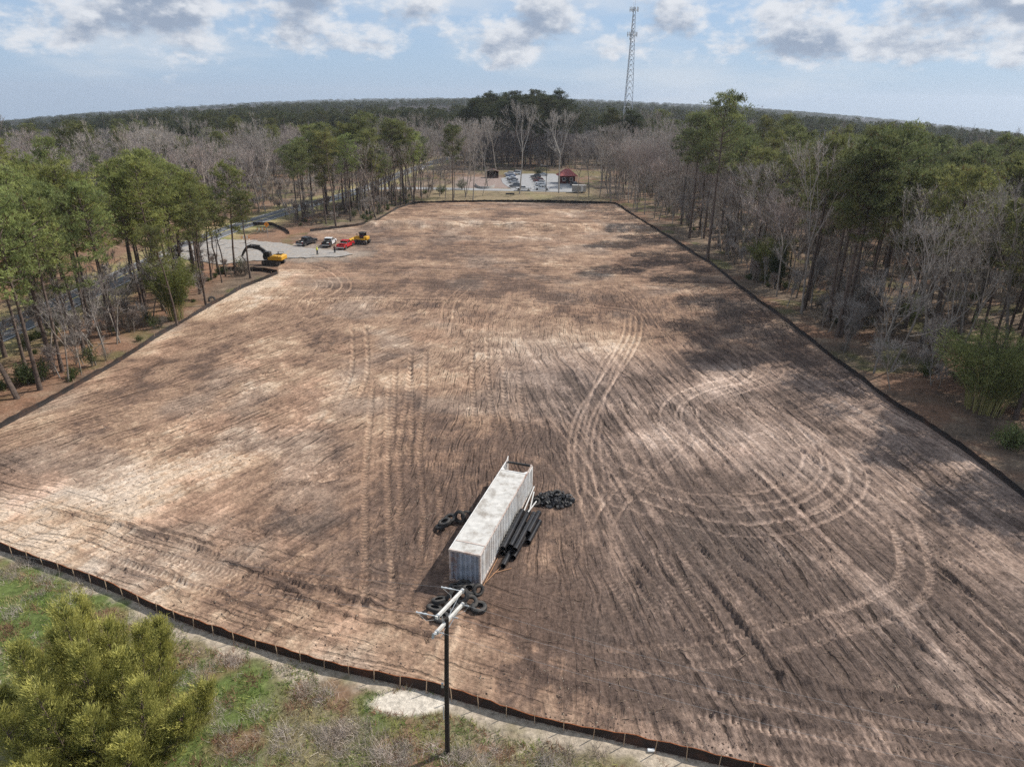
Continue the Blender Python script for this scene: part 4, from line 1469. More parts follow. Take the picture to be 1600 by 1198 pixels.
MB().box(-.12, -.12, 3.1, .05, .05, .9).build('ground_wire_cover', M_FIBRE, pole)
MB().box(-.13, -.1, 5.0, .12, .09, .28).build('pole_tag', M_GALV, pole)
labs = ['overhead wire leaving the far crossarm end to the right', 'overhead wire leaving the pole centre to the right', 'overhead wire leaving the near crossarm end to the right']
for k, e in enumerate(ends[::-1]):
    p0 = Vector((PX, PY, 0)) + e
    pts = []
    for i in range(13):
        t_ = i / 12
        p = p0 - wl * (48 * t_) + Vector((0, 0, -1.6 * 4 * t_ * (1 - t_)))
        pts.append(p)
    o = MB().tube(pts, .006, 4).build('overhead_wire', M_CABLE)
    tag(o, labs[k], 'overhead wire', 'overhead wires on the utility pole')
for k, e in enumerate(starts):
    p0 = Vector((PX, PY, 0)) + e
    pts = []
    for i in range(13):
        t_ = i / 12
        pts.append(p0 + wl * (60 * t_) + Vector((0, 0, -1.8 * 4 * t_ * (1 - t_))))
    o = MB().tube(pts, .005, 4).build('overhead_wire', M_CABLE)
    tag(o, ('overhead wire leaving the near crossarm end to the left', 'overhead wire leaving the far crossarm end to the left')[k], 'overhead wire', 'overhead wires on the utility pole')

# ------------------------------------------------------------------ wheels and vehicles
def wheel(parent, x, y, r, wdt, side):
    mb = MB()
    mb.lathe([(r * .6, -wdt / 2), (r * .93, -wdt / 2), (r, -wdt * .3), (r, wdt * .3), (r * .93, wdt / 2), (r * .6, wdt / 2)], 18, (0, 0, 0), 'Y')
    wh = mb.build('wheel', M_RUBBER, parent, smooth=True, loc=(x, y, r))
    MB().lathe([(.05, side * wdt * .42), (r * .35, side * wdt * .45), (r * .55, side * wdt * .52), (r * .62, side * wdt * .5)], 14, (0, 0, 0), 'Y').build('rim', M_CHROME, wh, smooth=True)
    return wh


def side_glass(parent, pts, y, th=.012):
    s = 1 if y > 0 else -1
    mb = MB()
    n = len(pts)
    vs = [(x, yy_, z) for x, yy_, z in pts] + [(x, yy_ + s * th, z) for x, yy_, z in pts]
    mb.add(vs, [tuple(range(n)), tuple(range(2 * n - 1, n - 1, -1))] + [(i, (i + 1) % n, n + (i + 1) % n, n + i) for i in range(n)])
    return mb.build('side_window', M_GLASS, parent)


def quad_glass(name, parent, pts, off, m=None):
    p = [Vector(q) for q in pts]
    nrm = (p[1] - p[0]).cross(p[2] - p[0]).normalized()
    if nrm.dot(Vector(off)) < 0:
        nrm = -nrm
    mb = MB()
    mb.add([q + nrm * .004 for q in p] + [q + nrm * .018 for q in p], [(0, 1, 2, 3), (7, 6, 5, 4), (0, 4, 5, 1), (1, 5, 6, 2), (2, 6, 7, 3), (3, 7, 4, 0)])
    return mb.build(name, m or M_GLASS, parent)


def pickup(label, paint, bed_paint=None, cargo=None, group=None, short=False):
    """heading +X"""
    root = empty('pickup_truck', label=label, cat='pickup truck', group=group)
    W = .98
    body = MB()
    # hood and lower cab
    body.prism([(2.85, .55), (2.9, .75), (2.86, 1.02), (2.70, 1.12), (1.45, 1.2), (-.85, 1.2), (-.85, .45), (1.45, .42), (1.5, .78), (1.72, .95), (2.2, .95), (2.42, .78), (2.47, .5)], -W, W, .05, 1.1)
    b = body.build('body', paint, root, bevel=.04)
    # cab
    cb = MB()
    cb.prism([(1.5, 1.195), (.75, 1.80), (.45, 1.86), (-.62, 1.86), (-.80, 1.80), (-.86, 1.195)], -W + .03, W - .03, .16, 1.5)
    cb.build('cab', paint, root, bevel=.04)
    quad_glass('windshield', root, [(1.42, -.86, 1.24), (1.42, .86, 1.24), (.80, .74, 1.76), (.80, -.74, 1.76)], (1, 0, 1))
    quad_glass('rear_window', root, [(-.858, -.76, 1.30), (-.858, .76, 1.30), (-.81, .70, 1.74), (-.81, -.70, 1.74)], (-1, 0, 0))
    for s in (-1, 1):
        y_, y2 = s * (W - .028), s * (W - .175)
        side_glass(root, [(1.22, y_ - s * .03, 1.26), (.35, y_ - s * .03, 1.26), (.35, y2 + s * .012, 1.76), (.72, y2 + s * .012, 1.74)], s)
        side_glass(root, [(.25, y_ - s * .03, 1.26), (-.72, y_ - s * .03, 1.26), (-.68, y2 + s * .012, 1.74), (.25, y2 + s * .012, 1.76)], s)
        MB().box(1.02, s * (W + .1), 1.28, .12, .16, .18).build('mirror', M_BLKM, root)
    # bed
    bp = bed_paint or paint
    bd = MB()
    for s in (-1, 1):
        bd.prism([(-.88, .5), (-.88, 1.16), (-2.85, 1.16), (-2.88, .55), (-2.4, .5), (-2.32, .78), (-2.1, .94), (-1.64, .94), (-1.42, .78), (-1.36, .45)], s * W - .0 * s, s * (W - .09))
    bd.box(-1.87, 0, .62, 1.96, 2 * W - .2, .06)
    bd.box(-.91, 0, .86, .05, 2 * W - .2, .56)
    bd.build('bed', bp, root)
    MB().box(-2.86, 0, .86, .06, 2 * W - .2, .56).build('tailgate', bp, root)
    MB().bbox(2.93, 0, .52, .16, 1.9, .24, .04).build('bumper', M_CHROME, root)
    MB().bbox(-2.95, 0, .55, .14, 1.85, .2, .04).build('bumper', M_CHROME, root)
    MB().box(2.895, 0, .88, .04, 1.1, .26).build('grille', M_BLKM, root)
    for s in (-1, 1):
        MB().box(2.85, s * .76, .90, .1, .34, .22).build('headlight', M_LAMP, root)
        MB().box(-2.885, s * .93, .95, .05, .1, .36).build('taillight', M_TAIL, root)
        for x in (1.95, -1.87):
            wheel(root, x, s * .86, .40, .27, s)
    if cargo == 'toolbox':
        MB().bbox(-1.2, 0, 1.2, .5, 1.74, .34, .03).build('toolbox', M_CHROME, root)
    if cargo == 'gear':
        MB().bbox(-1.35, .2, .98, .7, .9, .62, .05).build('fuel_tank', M_BLKM, root)
        MB().bbox(-2.1, -.3, .85, .5, .5, .4, .05).build('bucket_load', M_TRIM, root)
        for s in (-1, 1):
            MB().tube([(-.95, s * .85, 1.16), (-.95, s * .85, 1.78)], .03, 6).build('rack_post', M_BLKM, root)
        MB().tube([(-.95, -.85, 1.78), (-.95, .85, 1.78)], .03, 6).build('rack_bar', M_BLKM, root)
    return root


def place(o, x, y, hx, hy, z=None):
    o.location = (x, y, zground(x, y) if z is None else z)
    o.rotation_euler = (0, 0, math.atan2(hy, hx))
    return o


def place_px(o, a, b, z=0.02):
    (x0, y0), (x1, y1) = at(*a), at(*b)
    return place(o, (x0 + x1) / 2, (y0 + y1) / 2, x1 - x0, y1 - y0, z)


place_px(pickup('black pickup truck with black bed load, leftmost of the parked work trucks', M_BLACKC, cargo='gear'), (463, 387), (496, 377.5))
place_px(pickup('white cab pickup truck with a black bed between the black and red trucks', M_WHITEC, M_BLKM, 'gear'), (508, 388), (521, 379))
place_px(pickup('bright red pickup truck with a silver toolbox beside the bulldozer', M_RED, cargo='toolbox'), (531, 391.5), (549, 383))


def car(label, paint, kind='sedan', group=None):
    root = empty('parked_car', label=label, cat='car', group=group)
    W = .9
    k = {'sedan': (1.43, [(1.0, .93), (.35, 1.38), (-.1, 1.43), (-.8, 1.40), (-1.55, .98)]),
         'suv': (1.70, [(1.1, 1.0), (.55, 1.58), (.1, 1.68), (-1.6, 1.66), (-2.1, 1.05)]),
         'van': (1.85, [(1.5, 1.05), (.85, 1.72), (.5, 1.84), (-1.95, 1.84), (-2.3, 1.1)])}[kind]
    belt = .95 if kind == 'sedan' else 1.06
    MB().prism([(2.3, .4), (2.38, .62), (2.28, .80), (1.2, belt), (-1.9, belt + .03), (-2.3, belt - .05), (-2.36, .6), (-2.28, .35), (-1.8, .32), (-1.65, .62), (-1.2, .62), (-1.05, .3), (1.05, .3), (1.2, .62), (1.65, .62), (1.8, .32)],
               -W, W, .06, .85).build('body', paint, root, bevel=.05)
    g = k[1]
    MB().prism([(x, z) for x, z in g], -W + .05, W - .05, .16, 1.2).build('roof', paint, root, bevel=.04)
    zt = k[0] - .10
    y1, y2 = W - .10, W - .25
    quad_glass('windshield', root, [(g[0][0] - .05, -y1, g[0][1] + .06), (g[0][0] - .05, y1, g[0][1] + .06), (g[1][0] + .02, y2 + .04, g[1][1] - .03), (g[1][0] + .02, -y2 - .04, g[1][1] - .03)], (1, 0, 1))
    quad_glass('rear_window', root, [(g[-1][0] + .06, -y1, g[-1][1] + .06), (g[-1][0] + .06, y1, g[-1][1] + .06), (g[-2][0] - .03, y2 + .04, g[-2][1] - .04), (g[-2][0] - .03, -y2 - .04, g[-2][1] - .04)], (-1, 0, 1))
    for s in (-1, 1):
        side_glass(root, [(g[0][0] - .25, s * (W - .065), belt + .07), (g[-1][0] + .35, s * (W - .065), belt + .07), (g[-2][0] + .02, s * (W - .20), zt), (g[1][0] - .02, s * (W - .20), zt)], s)
        MB().box(2.31, s * .66, .68, .1, .34, .14).build('headlight', M_LAMP, root)
        MB().box(-2.33, s * .68, .78, .06, .3, .16).build('taillight', M_TAIL, root)
        for x in (1.43, -1.43):
            wheel(root, x, s * .80, .33, .22, s)
    return root


PKG = 'cars parked in the far car park'
LOT = [('white van parked farthest off by itself at the top of the lot', M_WHITEC, 'van', (807, 273), (-1, .25)),
       ('white car at the far end of the left parking row', M_WHITEC, 'suv', (796, 274), (-1, .12)),
       ('slate blue car second from the far end of the left row', M_BLUEC, 'sedan', (798, 277), (-1, .12)),
       ('white sedan in the middle of the left row behind the grey one', M_WHITEC, 'sedan', (799, 280), (-1, .12)),
       ('dark grey car in the left row before the silver one', M_GREYC, 'sedan', (801, 283.2), (-1, .12)),
       ('silver sedan in the left row next to the slate grey estate', M_SILVER, 'sedan', (802.5, 286.8), (-1, .12)),
       ('slate grey estate car at the near end of the left row', M_GREYC, 'suv', (805, 293.2), (-1, .12)),
       ('black car at the far end of the right parking row', M_BLACKC, 'suv', (837, 278.2), (-1, .12)),
       ('brown car second in the right row beside the black one', M_BROWNC, 'sedan', (839, 281.6), (-1, .12)),
       ('maroon car in the middle of the right row', M_MAROON, 'suv', (841.5, 285), (-1, .12)),
       ('white car with dark windows in the right row after the maroon one', M_WHITEC, 'suv', (844, 288.5), (-1, .12)),
       ('silver car next to the white pickup in the right row', M_SILVER, 'sedan', (845, 292), (-1, .12)),
       ('silver car alone by the dark bush behind the right row', M_SILVER, 'sedan', (848, 275), (-1, .2))]
for lab, pm_, kd, p, hd in LOT:
    x, y = at(*p)
    place(car(lab, pm_, kd, PKG), x, y, hd[0], hd[1], .075)
x, y = at(818, 298.3)
place(pickup('silver white pickup truck seen side on at the near edge of the far lot', M_WHITEC), x, y, -1, .02, .075)
x, y = at(847, 297.6)
place(pickup('white pickup truck at the near end of the right parking row', M_WHITEC, cargo='gear'), x, y, -1, .05, .075)
x, y = at(897, 291.5)
place(car('black van standing before the red roofed kiosk', M_BLACKC, 'van'), x, y, .35, -1, .075)
x, y = at(653, 266.5)
place(pickup('white pickup truck driving on the road far behind the left trees', M_WHITEC), x, y, -.9, .45, .06)

# ------------------------------------------------------------------ excavator
def track_unit(parent, x0, x1, y, wdt, r, name='track'):
    mb = MB()
    prof = []
    for i in range(9):
        a = -math.pi / 2 + math.pi * i / 8
        prof.append((x1 - r + r * math.cos(a), r + r * math.sin(a)))
    for i in range(9):
        a = math.pi / 2 + math.pi * i / 8
        prof.append((x0 + r + r * math.cos(a), r + r * math.sin(a)))
    mb.prism(prof, y - wdt / 2, y + wdt / 2)
    tr = mb.build(name, M_BLKM, parent)
    pm_ = MB()
    P = resample(np.array(prof + [prof[0]]), .2)
    for k in range(len(P) - 1):
        a = math.atan2(P[k + 1][1] - P[k][1], P[k + 1][0] - P[k][0])
        cx_, cz = (P[k] + P[k + 1]) / 2
        c, s = math.cos(a), math.sin(a)
        vs = []
        for yy_ in (y - wdt / 2 - .02, y + wdt / 2 + .02):
            for u, v in ((-.06, -.0), (.06, -.0), (.06, -.05), (-.06, -.05)):
                vs.append((cx_ + c * u - s * v, yy_, cz + s * u + c * v))
        pm_.add(vs, [(0, 1, 2, 3), (7, 6, 5, 4), (0, 4, 5, 1), (1, 5, 6, 2), (2, 6, 7, 3), (3, 7, 4, 0)])
    pm_.build('track_shoes', M_STEEL, tr)
    for k in range(5):
        xx = x0 + r + (x1 - x0 - 2 * r) * k / 4
        rr = r * .62 if k in (0, 4) else r * .32
        zz = r if k in (0, 4) else r * .42
        MB().lathe([(.04, 0), (rr, 0), (rr, .06), (.04, .08)], 14, (xx, y + (wdt / 2 + .0) * (1 if y > 0 else -1), zz), 'Y').build('roller', M_STEEL, tr)
    return tr


def beam(name, pts, wd, hts, m, parent, n=None):
    """box-section arm along a path in the x-z plane"""
    mb = MB()
    vs = []
    P = [Vector((p[0], 0, p[1])) for p in pts]
    for i, p in enumerate(P):
        d = (P[min(i + 1, len(P) - 1)] - P[max(i - 1, 0)]).normalized()
        nn = Vector((-d.z, 0, d.x))
        for sy, sz in ((-1, -1), (1, -1), (1, 1), (-1, 1)):
            q = p + nn * (sz * hts[i] / 2)
            vs.append((q.x, sy * wd / 2, q.z))
    fs = [(3, 2, 1, 0), tuple(len(vs) - 4 + k for k in range(4))]
    for i in range(len(P) - 1):
        for k in range(4):
            a, b = i * 4 + k, i * 4 + (k + 1) % 4
            fs.append((a, b, b + 4, a + 4))
    return mb.add(vs, fs).build(name, m, parent)


exc = empty('excavator', label='yellow and black tracked excavator with its boom folded toward the road', cat='excavator')
for s in (-1, 1):
    track_unit(exc, -1.95, 1.95, s * 1.15, .6, .46)
MB().bbox(0, 0, .62, 2.2, 1.7, .5, .08).build('undercarriage', M_BLKM, exc)
MB().lathe([(.75, .85), (.75, 1.08)], 20).build('slew_ring', M_STEEL, exc)
MB().prism([(1.1, 1.08), (1.1, 1.5), (.4, 1.75), (-.9, 2.02), (-1.9, 1.98), (-2.05, 1.7), (-2.05, 1.12)], -1.33, -.28).build('engine_housing', M_YEL, exc, bevel=.05)
MB().prism([(.55, 1.08), (.5, 1.7), (-.9, 1.98), (-1.9, 1.98), (-2.05, 1.7), (-2.05, 1.12)], .27, 1.33).build('side_housing', M_YEL, exc, bevel=.05)
MB().prism([(.9, 1.08), (.9, 1.32), (-1.4, 1.45), (-1.4, 1.08)], -.27, .26).build('deck', M_BLKM, exc)
MB().bbox(-2.2, 0, 1.52, .65, 2.62, .92, .14).build('counterweight', M_YEL, exc)
MB().box(-1.1, -.8, 2.03, 1.2, .8, .1).build('engine_cover', M_BLKM, exc)
MB().tube([(-1.0, -.55, 2.0), (-1.0, -.55, 2.55)], .07, 10).build('exhaust', M_BLKM, exc)
for y_ in (-1.25, 1.25):
    MB().tube([(-.5, y_, 1.95), (-.5, y_, 2.4), (-1.8, y_, 2.4), (-1.8, y_, 1.95)], .03, 6).build('handrail', M_BLKM, exc)
cabn = MB().prism([(1.45, 1.1), (1.62, 1.75), (1.25, 2.78), (.1, 2.80), (.0, 2.6), (.0, 1.1)], .36, 1.32).build('cab', M_BLKM, exc, bevel=.04)
quad_glass('windshield', exc, [(1.615, .44, 1.78), (1.615, 1.24, 1.78), (1.29, 1.24, 2.68), (1.29, .44, 2.68)], (1, 0, .3))
for y_ in (.345, 1.322):
    side_glass(exc, [(1.4, y_, 1.75), (.55, y_, 1.75), (.55, y_, 2.62), (1.16, y_, 2.62)], 1 if y_ > 1 else -1)
    side_glass(exc, [(.45, y_, 1.75), (.1, y_, 1.75), (.1, y_, 2.6), (.45, y_, 2.62)], 1 if y_ > 1 else -1)
beam('boom', [(.7, 1.5), (1.7, 2.55), (2.9, 3.25), (4.3, 3.4), (5.6, 3.3)], .42, [.55, .72, .82, .6, .4], M_BLKM, exc)
beam('stick', [(4.7, 3.75), (5.5, 3.3), (6.4, 2.25), (6.9, 1.45)], .32, [.3, .55, .45, .28], M_BLKM, exc)
for y_ in (-.3, .3):
    MB().tube([(1.15, y_, 1.4), (2.6, y_, 2.85)], .09, 8).build('boom_cylinder', M_CHROME, exc)
MB().tube([(2.6, 0, 3.75), (4.7, 0, 3.9)], .1, 8).build('stick_cylinder', M_BLKM, exc)
MB().tube([(5.2, 0, 3.75), (6.6, 0, 2.3)], .08, 8).build('bucket_cylinder', M_CHROME, exc)
MB().prism([(6.95, 1.5), (6.6, 1.35), (6.2, .95), (5.95, .45), (6.1, .12), (6.5, .05), (6.55, .12), (6.25, .3), (6.35, .8), (6.75, 1.15)], -.5, .5).build('bucket', M_STEEL, exc)
for k in range(4):
    MB().prism([(6.5, .05), (6.75, .1), (6.5, .14)], -.45 + k * .27, -.35 + k * .27).build('bucket_tooth', M_STEEL, exc)
x0_, y0_ = at(428, 413)
place(exc, x0_, y0_, -1, .16, .05)

# ------------------------------------------------------------------ bulldozer
doz = empty('bulldozer', label='yellow bulldozer with black canopy cab standing right of the red pickup', cat='bulldozer')
for s in (-1, 1):
    track_unit(doz, -1.7, 1.7, s * .95, .55, .48)
MB().bbox(.1, 0, .85, 2.6, 1.3, .7, .08).build('hull', M_YEL, doz)
MB().prism([(1.85, .85), (1.85, 1.45), (1.7, 1.6), (.35, 1.75), (.35, .85)], -.5, .5).build('hood', M_YEL, doz, bevel=.05)
MB().box(1.87, 0, 1.15, .05, .8, .55).build('grille', M_BLKM, doz)
MB().tube([(1.1, .25, 1.6), (1.1, .25, 2.35)], .07, 10).build('exhaust', M_BLKM, doz)
MB().bbox(-1.2, 0, 1.35, .9, 1.7, .75, .08).build('fuel_tank', M_YEL, doz)
for s in (-1, 1):
    MB().bbox(-.3, s * .95, 1.12, 2.0, .5, .2, .05).build('fender', M_YEL, doz)
    MB().tube([(-.9, s * .95, .5), (2.3, s * 1.1, .55)], .11, 8).build('push_arm', M_YEL, doz)
    for xx in (.25, -.85):
        MB().box(xx, s * .66, 2.05, .1, .1, 1.0).build('cab_post', M_BLKM, doz)
MB().bbox(-.3, 0, 2.6, 1.5, 1.65, .14, .04).build('cab_roof', M_BLKM, doz)
MB().box(-.3, 0, 1.65, 1.1, 1.3, .45).build('seat_base', M_BLKM, doz)
for s in (-1, 1):
    side_glass(doz, [(.2, s * .68, 1.75), (-.8, s * .68, 1.75), (-.8, s * .68, 2.5), (.2, s * .68, 2.5)], s)
quad_glass('windshield', doz, [(.31, -.6, 1.8), (.31, .6, 1.8), (.31, .6, 2.5), (.31, -.6, 2.5)], (1, 0, 0))
mb = MB()
pr = [(2.42, .1), (2.30, .45), (2.32, .85), (2.48, 1.2), (2.56, 1.2), (2.42, .85), (2.40, .45), (2.52, .1)]
mb.prism(pr, -1.65, 1.65)
mb.build('blade', M_YEL, doz)
MB().box(2.5, 0, .14, .06, 3.3, .22).build('cutting_edge', M_STEEL, doz)
MB().box(-1.9, 0, .8, .3, 1.3, .3).build('ripper_beam', M_BLKM, doz)
x0_, y0_ = at(566, 380.5)
place(doz, x0_, y0_, -1, .25, .05)

# ------------------------------------------------------------------ people
def skin_body(name, joints, edges, radii, m, parent=None, sub=2):
    me = bpy.data.meshes.new(name)
    me.from_pydata(joints, edges, [])
    o = bpy.data.objects.new(name, me)
    link(o, parent)
    md = o.modifiers.new('skin', 'SKIN')
    sk = me.skin_vertices[0].data
    for i, r in enumerate(radii):
        sk[i].radius = (r, r) if isinstance(r, (int, float)) else r
        sk[i].use_root = (i == 0)
    s = o.modifiers.new('sub', 'SUBSURF')
    s.levels = s.render_levels = sub
    me.materials.append(m)
    return o


def person(label, torso_m, leg_m, arm_fw=.1, hat=None):
    root = empty('person', label=label, cat='person')
    J = [(0, 0, .95), (0, 0, 1.15), (0, 0, 1.38), (.01, 0, 1.50), (.02, 0, 1.58), (.03, 0, 1.68), (.02, 0, 1.75),
         (0, .19, 1.40), (.04, .25, 1.13), (.16, .24, .92), (0, -.19, 1.40), (-.02, -.26, 1.12), (.06, -.27, .88),
         (0, .10, .88), (.05, .12, .50), (0, .13, .09), (.15, .14, .05), (0, -.10, .88), (.02, -.12, .50), (-.08, -.13, .09), (.07, -.14, .05),
         (.20, .24, .85), (.08, -.27, .80)]
    E_ = [(0, 1), (1, 2), (2, 3), (3, 4), (4, 5), (5, 6), (2, 7), (7, 8), (8, 9), (2, 10), (10, 11), (11, 12), (0, 13), (13, 14), (14, 15), (15, 16), (0, 17), (17, 18), (18, 19), (19, 20), (9, 21), (12, 22)]
    Rr = [(.15, .12), (.14, .11), (.17, .12), .06, .075, .10, .07, .065, .05, .037, .065, .05, .037, .095, .068, .05, .042, .095, .068, .05, .042, .036, .036]
    skin_body('figure', J, E_, Rr, M_SKIN, root)
    vest = MB()
    vest.lathe([(.175, .93), (.19, 1.1), (.205, 1.3), (.19, 1.42), (.10, 1.50)], 14)
    vest.v = [(x * .78, y * 1.05, z) for x, y, z in vest.v]
    vest.build('vest' if torso_m is M_HIVIS else 'shirt', torso_m, root, smooth=True)
    for s, a, b, c in ((1, 13, 14, 15), (-1, 17, 18, 19)):
        MB().tube([J[a], J[b], (J[c][0], J[c][1], .12)], [.118, .092, .082], 10).build('trouser_leg', leg_m, root, smooth=True)
    MB().lathe([(.135, .84), (.17, .94), (.165, 1.0)], 12).build('waistband', leg_m, root, smooth=True)
    for a, b in ((7, 8), (10, 11)):
        MB().tube([J[a], J[b]], [.085, .065], 8).build('sleeve', torso_m, root, smooth=True)
    MB().lathe([(.118, 1.70), (.112, 1.76), (.075, 1.83), (.0, 1.845)], 14, (.015, 0, 0)).build('hard_hat' if hat else 'hair', hat or M_HAIR, root, smooth=True)
    MB().add([(.125, -.018, 1.66), (.125, .018, 1.66), (.155, 0, 1.655), (.122, 0, 1.70)], [(0, 1, 2), (0, 2, 3), (1, 3, 2), (0, 3, 1)]).build('nose', M_SKIN, root)
    for c in (16, 20):
        p = J[c]
        MB().bbox(p[0] - .03, p[1], .055, .30, .115, .11, .03).build('boot', M_HAIR, root)
    return root


place_px(person('person in a lime safety vest standing on the gravel driveway', M_HIVIS, M_JEAN, hat=M_HIVIS), (494, 398.5), (498, 399), .17)
place_px(person('person in a dark red shirt standing behind the red pickup tailgate', M_SHIRT, M_JEAN), (521.5, 396.5), (525, 395), .05)

# ------------------------------------------------------------------ signs and barriers by the road
sx_, sy_ = at(419, 372)
sgn = empty('road_sign', (sx_, sy_, 0), 0, 'orange diamond road work sign on a post beside the road', 'road sign')
MB().box(0, 0, 1.5, .08, .06, 3.1).build('sign_post', M_GALV, sgn)
mb = MB()
a = .72
mb.add([(0, -.05, 3.3 - a), (a, -.05, 3.3), (0, -.05, 3.3 + a), (-a, -.05, 3.3), (0, -.075, 3.3 - a), (a, -.075, 3.3), (0, -.075, 3.3 + a), (-a, -.075, 3.3)],
       [(0, 1, 2, 3), (7, 6, 5, 4), (0, 4, 5, 1), (1, 5, 6, 2), (2, 6, 7, 3), (3, 7, 4, 0)])
mb.build('sign_face', M_ORANGE, sgn)
mb = MB()
mb.tube([(-.16, -.085, 3.3 - .28), (.02, -.085, 3.3 + .05), (.16, -.085, 3.3 + .22)], .035, 5).tube([(.02, -.085, 3.3 + .05), (.2, -.085, 3.3 - .1)], .035, 5)
mb.lathe([(.0, -.02), (.08, -.02), (.08, .0)], 10, (-.05, -.085, 3.3 + .32), 'Y')
mb.build('worker_symbol', M_BLKM, sgn)
sgn.rotation_euler = (0, 0, math.radians(-12))
bl = ['orange and white barrier board on the verge left of the excavator', 'orange and white barrier board by the road beside the red bank']
for k, (px, py) in enumerate(((384, 375), (408, 362))):
    x, y = at(px, py)
    br = empty('traffic_barrier', (x, y, .03), random.uniform(-.3, .3), bl[k], 'barrier', 'barriers along the road')
    for s in (-1, 1):
        MB().box(s * .8, 0, .5, .07, .07, 1.0).build('leg', M_TRIM, br)
        MB().box(s * .8, 0, .04, .1, .7, .06).build('foot', M_TRIM, br)
    for z_ in (.45, .85):
        for q in range(5):
            MB().box(-.8 + q * .4, -.06, z_, .4, .04, .22).build('stripe', M_ORANGE if q % 2 == 0 else M_TRIM, br)

# ------------------------------------------------------------------ things by the far car park
x, y = at(886, 287.5)
kio = empty('kiosk', (x, y + 3, .07), math.radians(8), 'dark red kiosk with a red hipped metal roof beside the far car park', 'kiosk')
MB().box(0, 0, 1.6, 6.2, 5.0, 3.2).build('wall', M_WALLR, kio)
mb = MB()
mb.add([(-4.0, -3.4, 3.1), (4.0, -3.4, 3.1), (4.0, 3.4, 3.1), (-4.0, 3.4, 3.1), (-.9, 0, 5.6), (.9, 0, 5.6), (-4.0, -3.4, 2.95), (4.0, -3.4, 2.95), (4.0, 3.4, 2.95), (-4.0, 3.4, 2.95)],
       [(0, 1, 5, 4), (1, 2, 5), (2, 3, 4, 5), (3, 0, 4), (0, 6, 7, 1), (1, 7, 8, 2), (2, 8, 9, 3), (3, 9, 6, 0), (9, 8, 7, 6)])
mb.build('roof', M_ROOFR, kio)
for xx in (-1.7, 1.4):
    f = MB().box(xx, -2.53, 1.75, 1.25, .06, 1.25).build('window', M_TRIM, kio)
    MB().box(xx, -2.57, 1.75, .95, .04, .95).build('pane', M_GLASS, f)
MB().box(-.2, -2.53, 1.05, .95, .05, 2.0).build('door', M_BLKM, kio)
for xx in (-3.6, 3.6):
    MB().box(xx, -3.1, 1.5, .16, .16, 3.0).build('porch_post', M_WALLR, kio)
x, y = at(905, 302)
bx = empty('storage_trailer', (x, y + 1.5, 0), math.radians(-6), 'pale grey box trailer standing right of the kiosk at the lot edge', 'trailer')
MB().bbox(0, 0, 1.55, 5.2, 2.5, 2.3, .06).build('box_body', M_CONC, bx)
MB().box(0, 0, 2.73, 5.3, 2.6, .07).build('roof', M_CONC, bx)
for xx in (-1.2, 1.2):
    for s in (-1, 1):
        wheel(bx, xx, s * 1.1, .38, .24, s)
MB().box(3.6, 0, .5, 1.2, .15, .12).build('drawbar', M_STEEL, bx)
MB().box(1.2, -1.27, 1.5, .9, .04, 1.9).build('door', M_TRIM, bx)
x, y = at(770, 278)
sh = empty('shelter', (x, y, 0), 0, 'small brown open fronted shelter beside the left parking row', 'shelter')
MB().box(0, 1.6, 1.4, 5.0, .15, 2.8).build('back_wall', M_BRICK, sh)
for s in (-1, 1):
    MB().box(s * 2.45, 0, 1.4, .15, 3.1, 2.8).build('side_wall', M_BRICK, sh)
MB().prism([(-2.8, 2.82), (0, 3.7), (2.8, 2.82), (2.8, 2.72), (0, 3.58), (-2.8, 2.72)], -2.0, 2.0).build('roof', M_BRICK, sh)
MB().box(0, -1.5, .5, 4.7, .12, 1.0).build('front_rail', M_BRICK, sh)
MB().box(0, .9, .5, 3.5, .5, .08).build('bench', M_STAKE, sh)
P = [at(742, 290), at(748, 294.5), at(758, 295.5), at(768, 294.5), at(773, 292)]
R_ = resample(catmull(P, 6), 1.0)
mb = MB()
for k in range(len(R_) - 1):
    (xa, ya), (xb, yb_) = R_[k], R_[k + 1]
    mb.add([(xa, ya, 0), (xb, yb_, 0), (xb, yb_, .95), (xa, ya, .95), (xa, ya + .3, 0), (xb, yb_ + .3, 0), (xb, yb_ + .3, .95), (xa, ya + .3, .95)], [(0, 1, 2, 3), (3, 2, 6, 7), (7, 6, 5, 4), (0, 3, 7, 4), (1, 5, 6, 2)])
o = mb.build('retaining_wall', M_CONC)
tag(o, 'low curved grey retaining wall round the bare play area left of the lot', 'wall')
x, y = at(797, 304)
tag(MB().bbox(x, y, .25, 3.2, .9, .5, .06).build('kerb_block', M_BLKM), 'low black block on the grass before the silver white pickup', 'block')
# ------------------------------------------------------------------ lattice tower
TX, TY_ = 64.6, 428.0
tw = empty('lattice_tower', (TX, TY_, 0), math.radians(14), 'tall grey steel lattice radio tower with antennas rising behind the far woods', 'tower')
TH = 79.0
legs = []


def tw_r(z):
    return 4.3 * (1 - z / TH) + .75 * z / TH


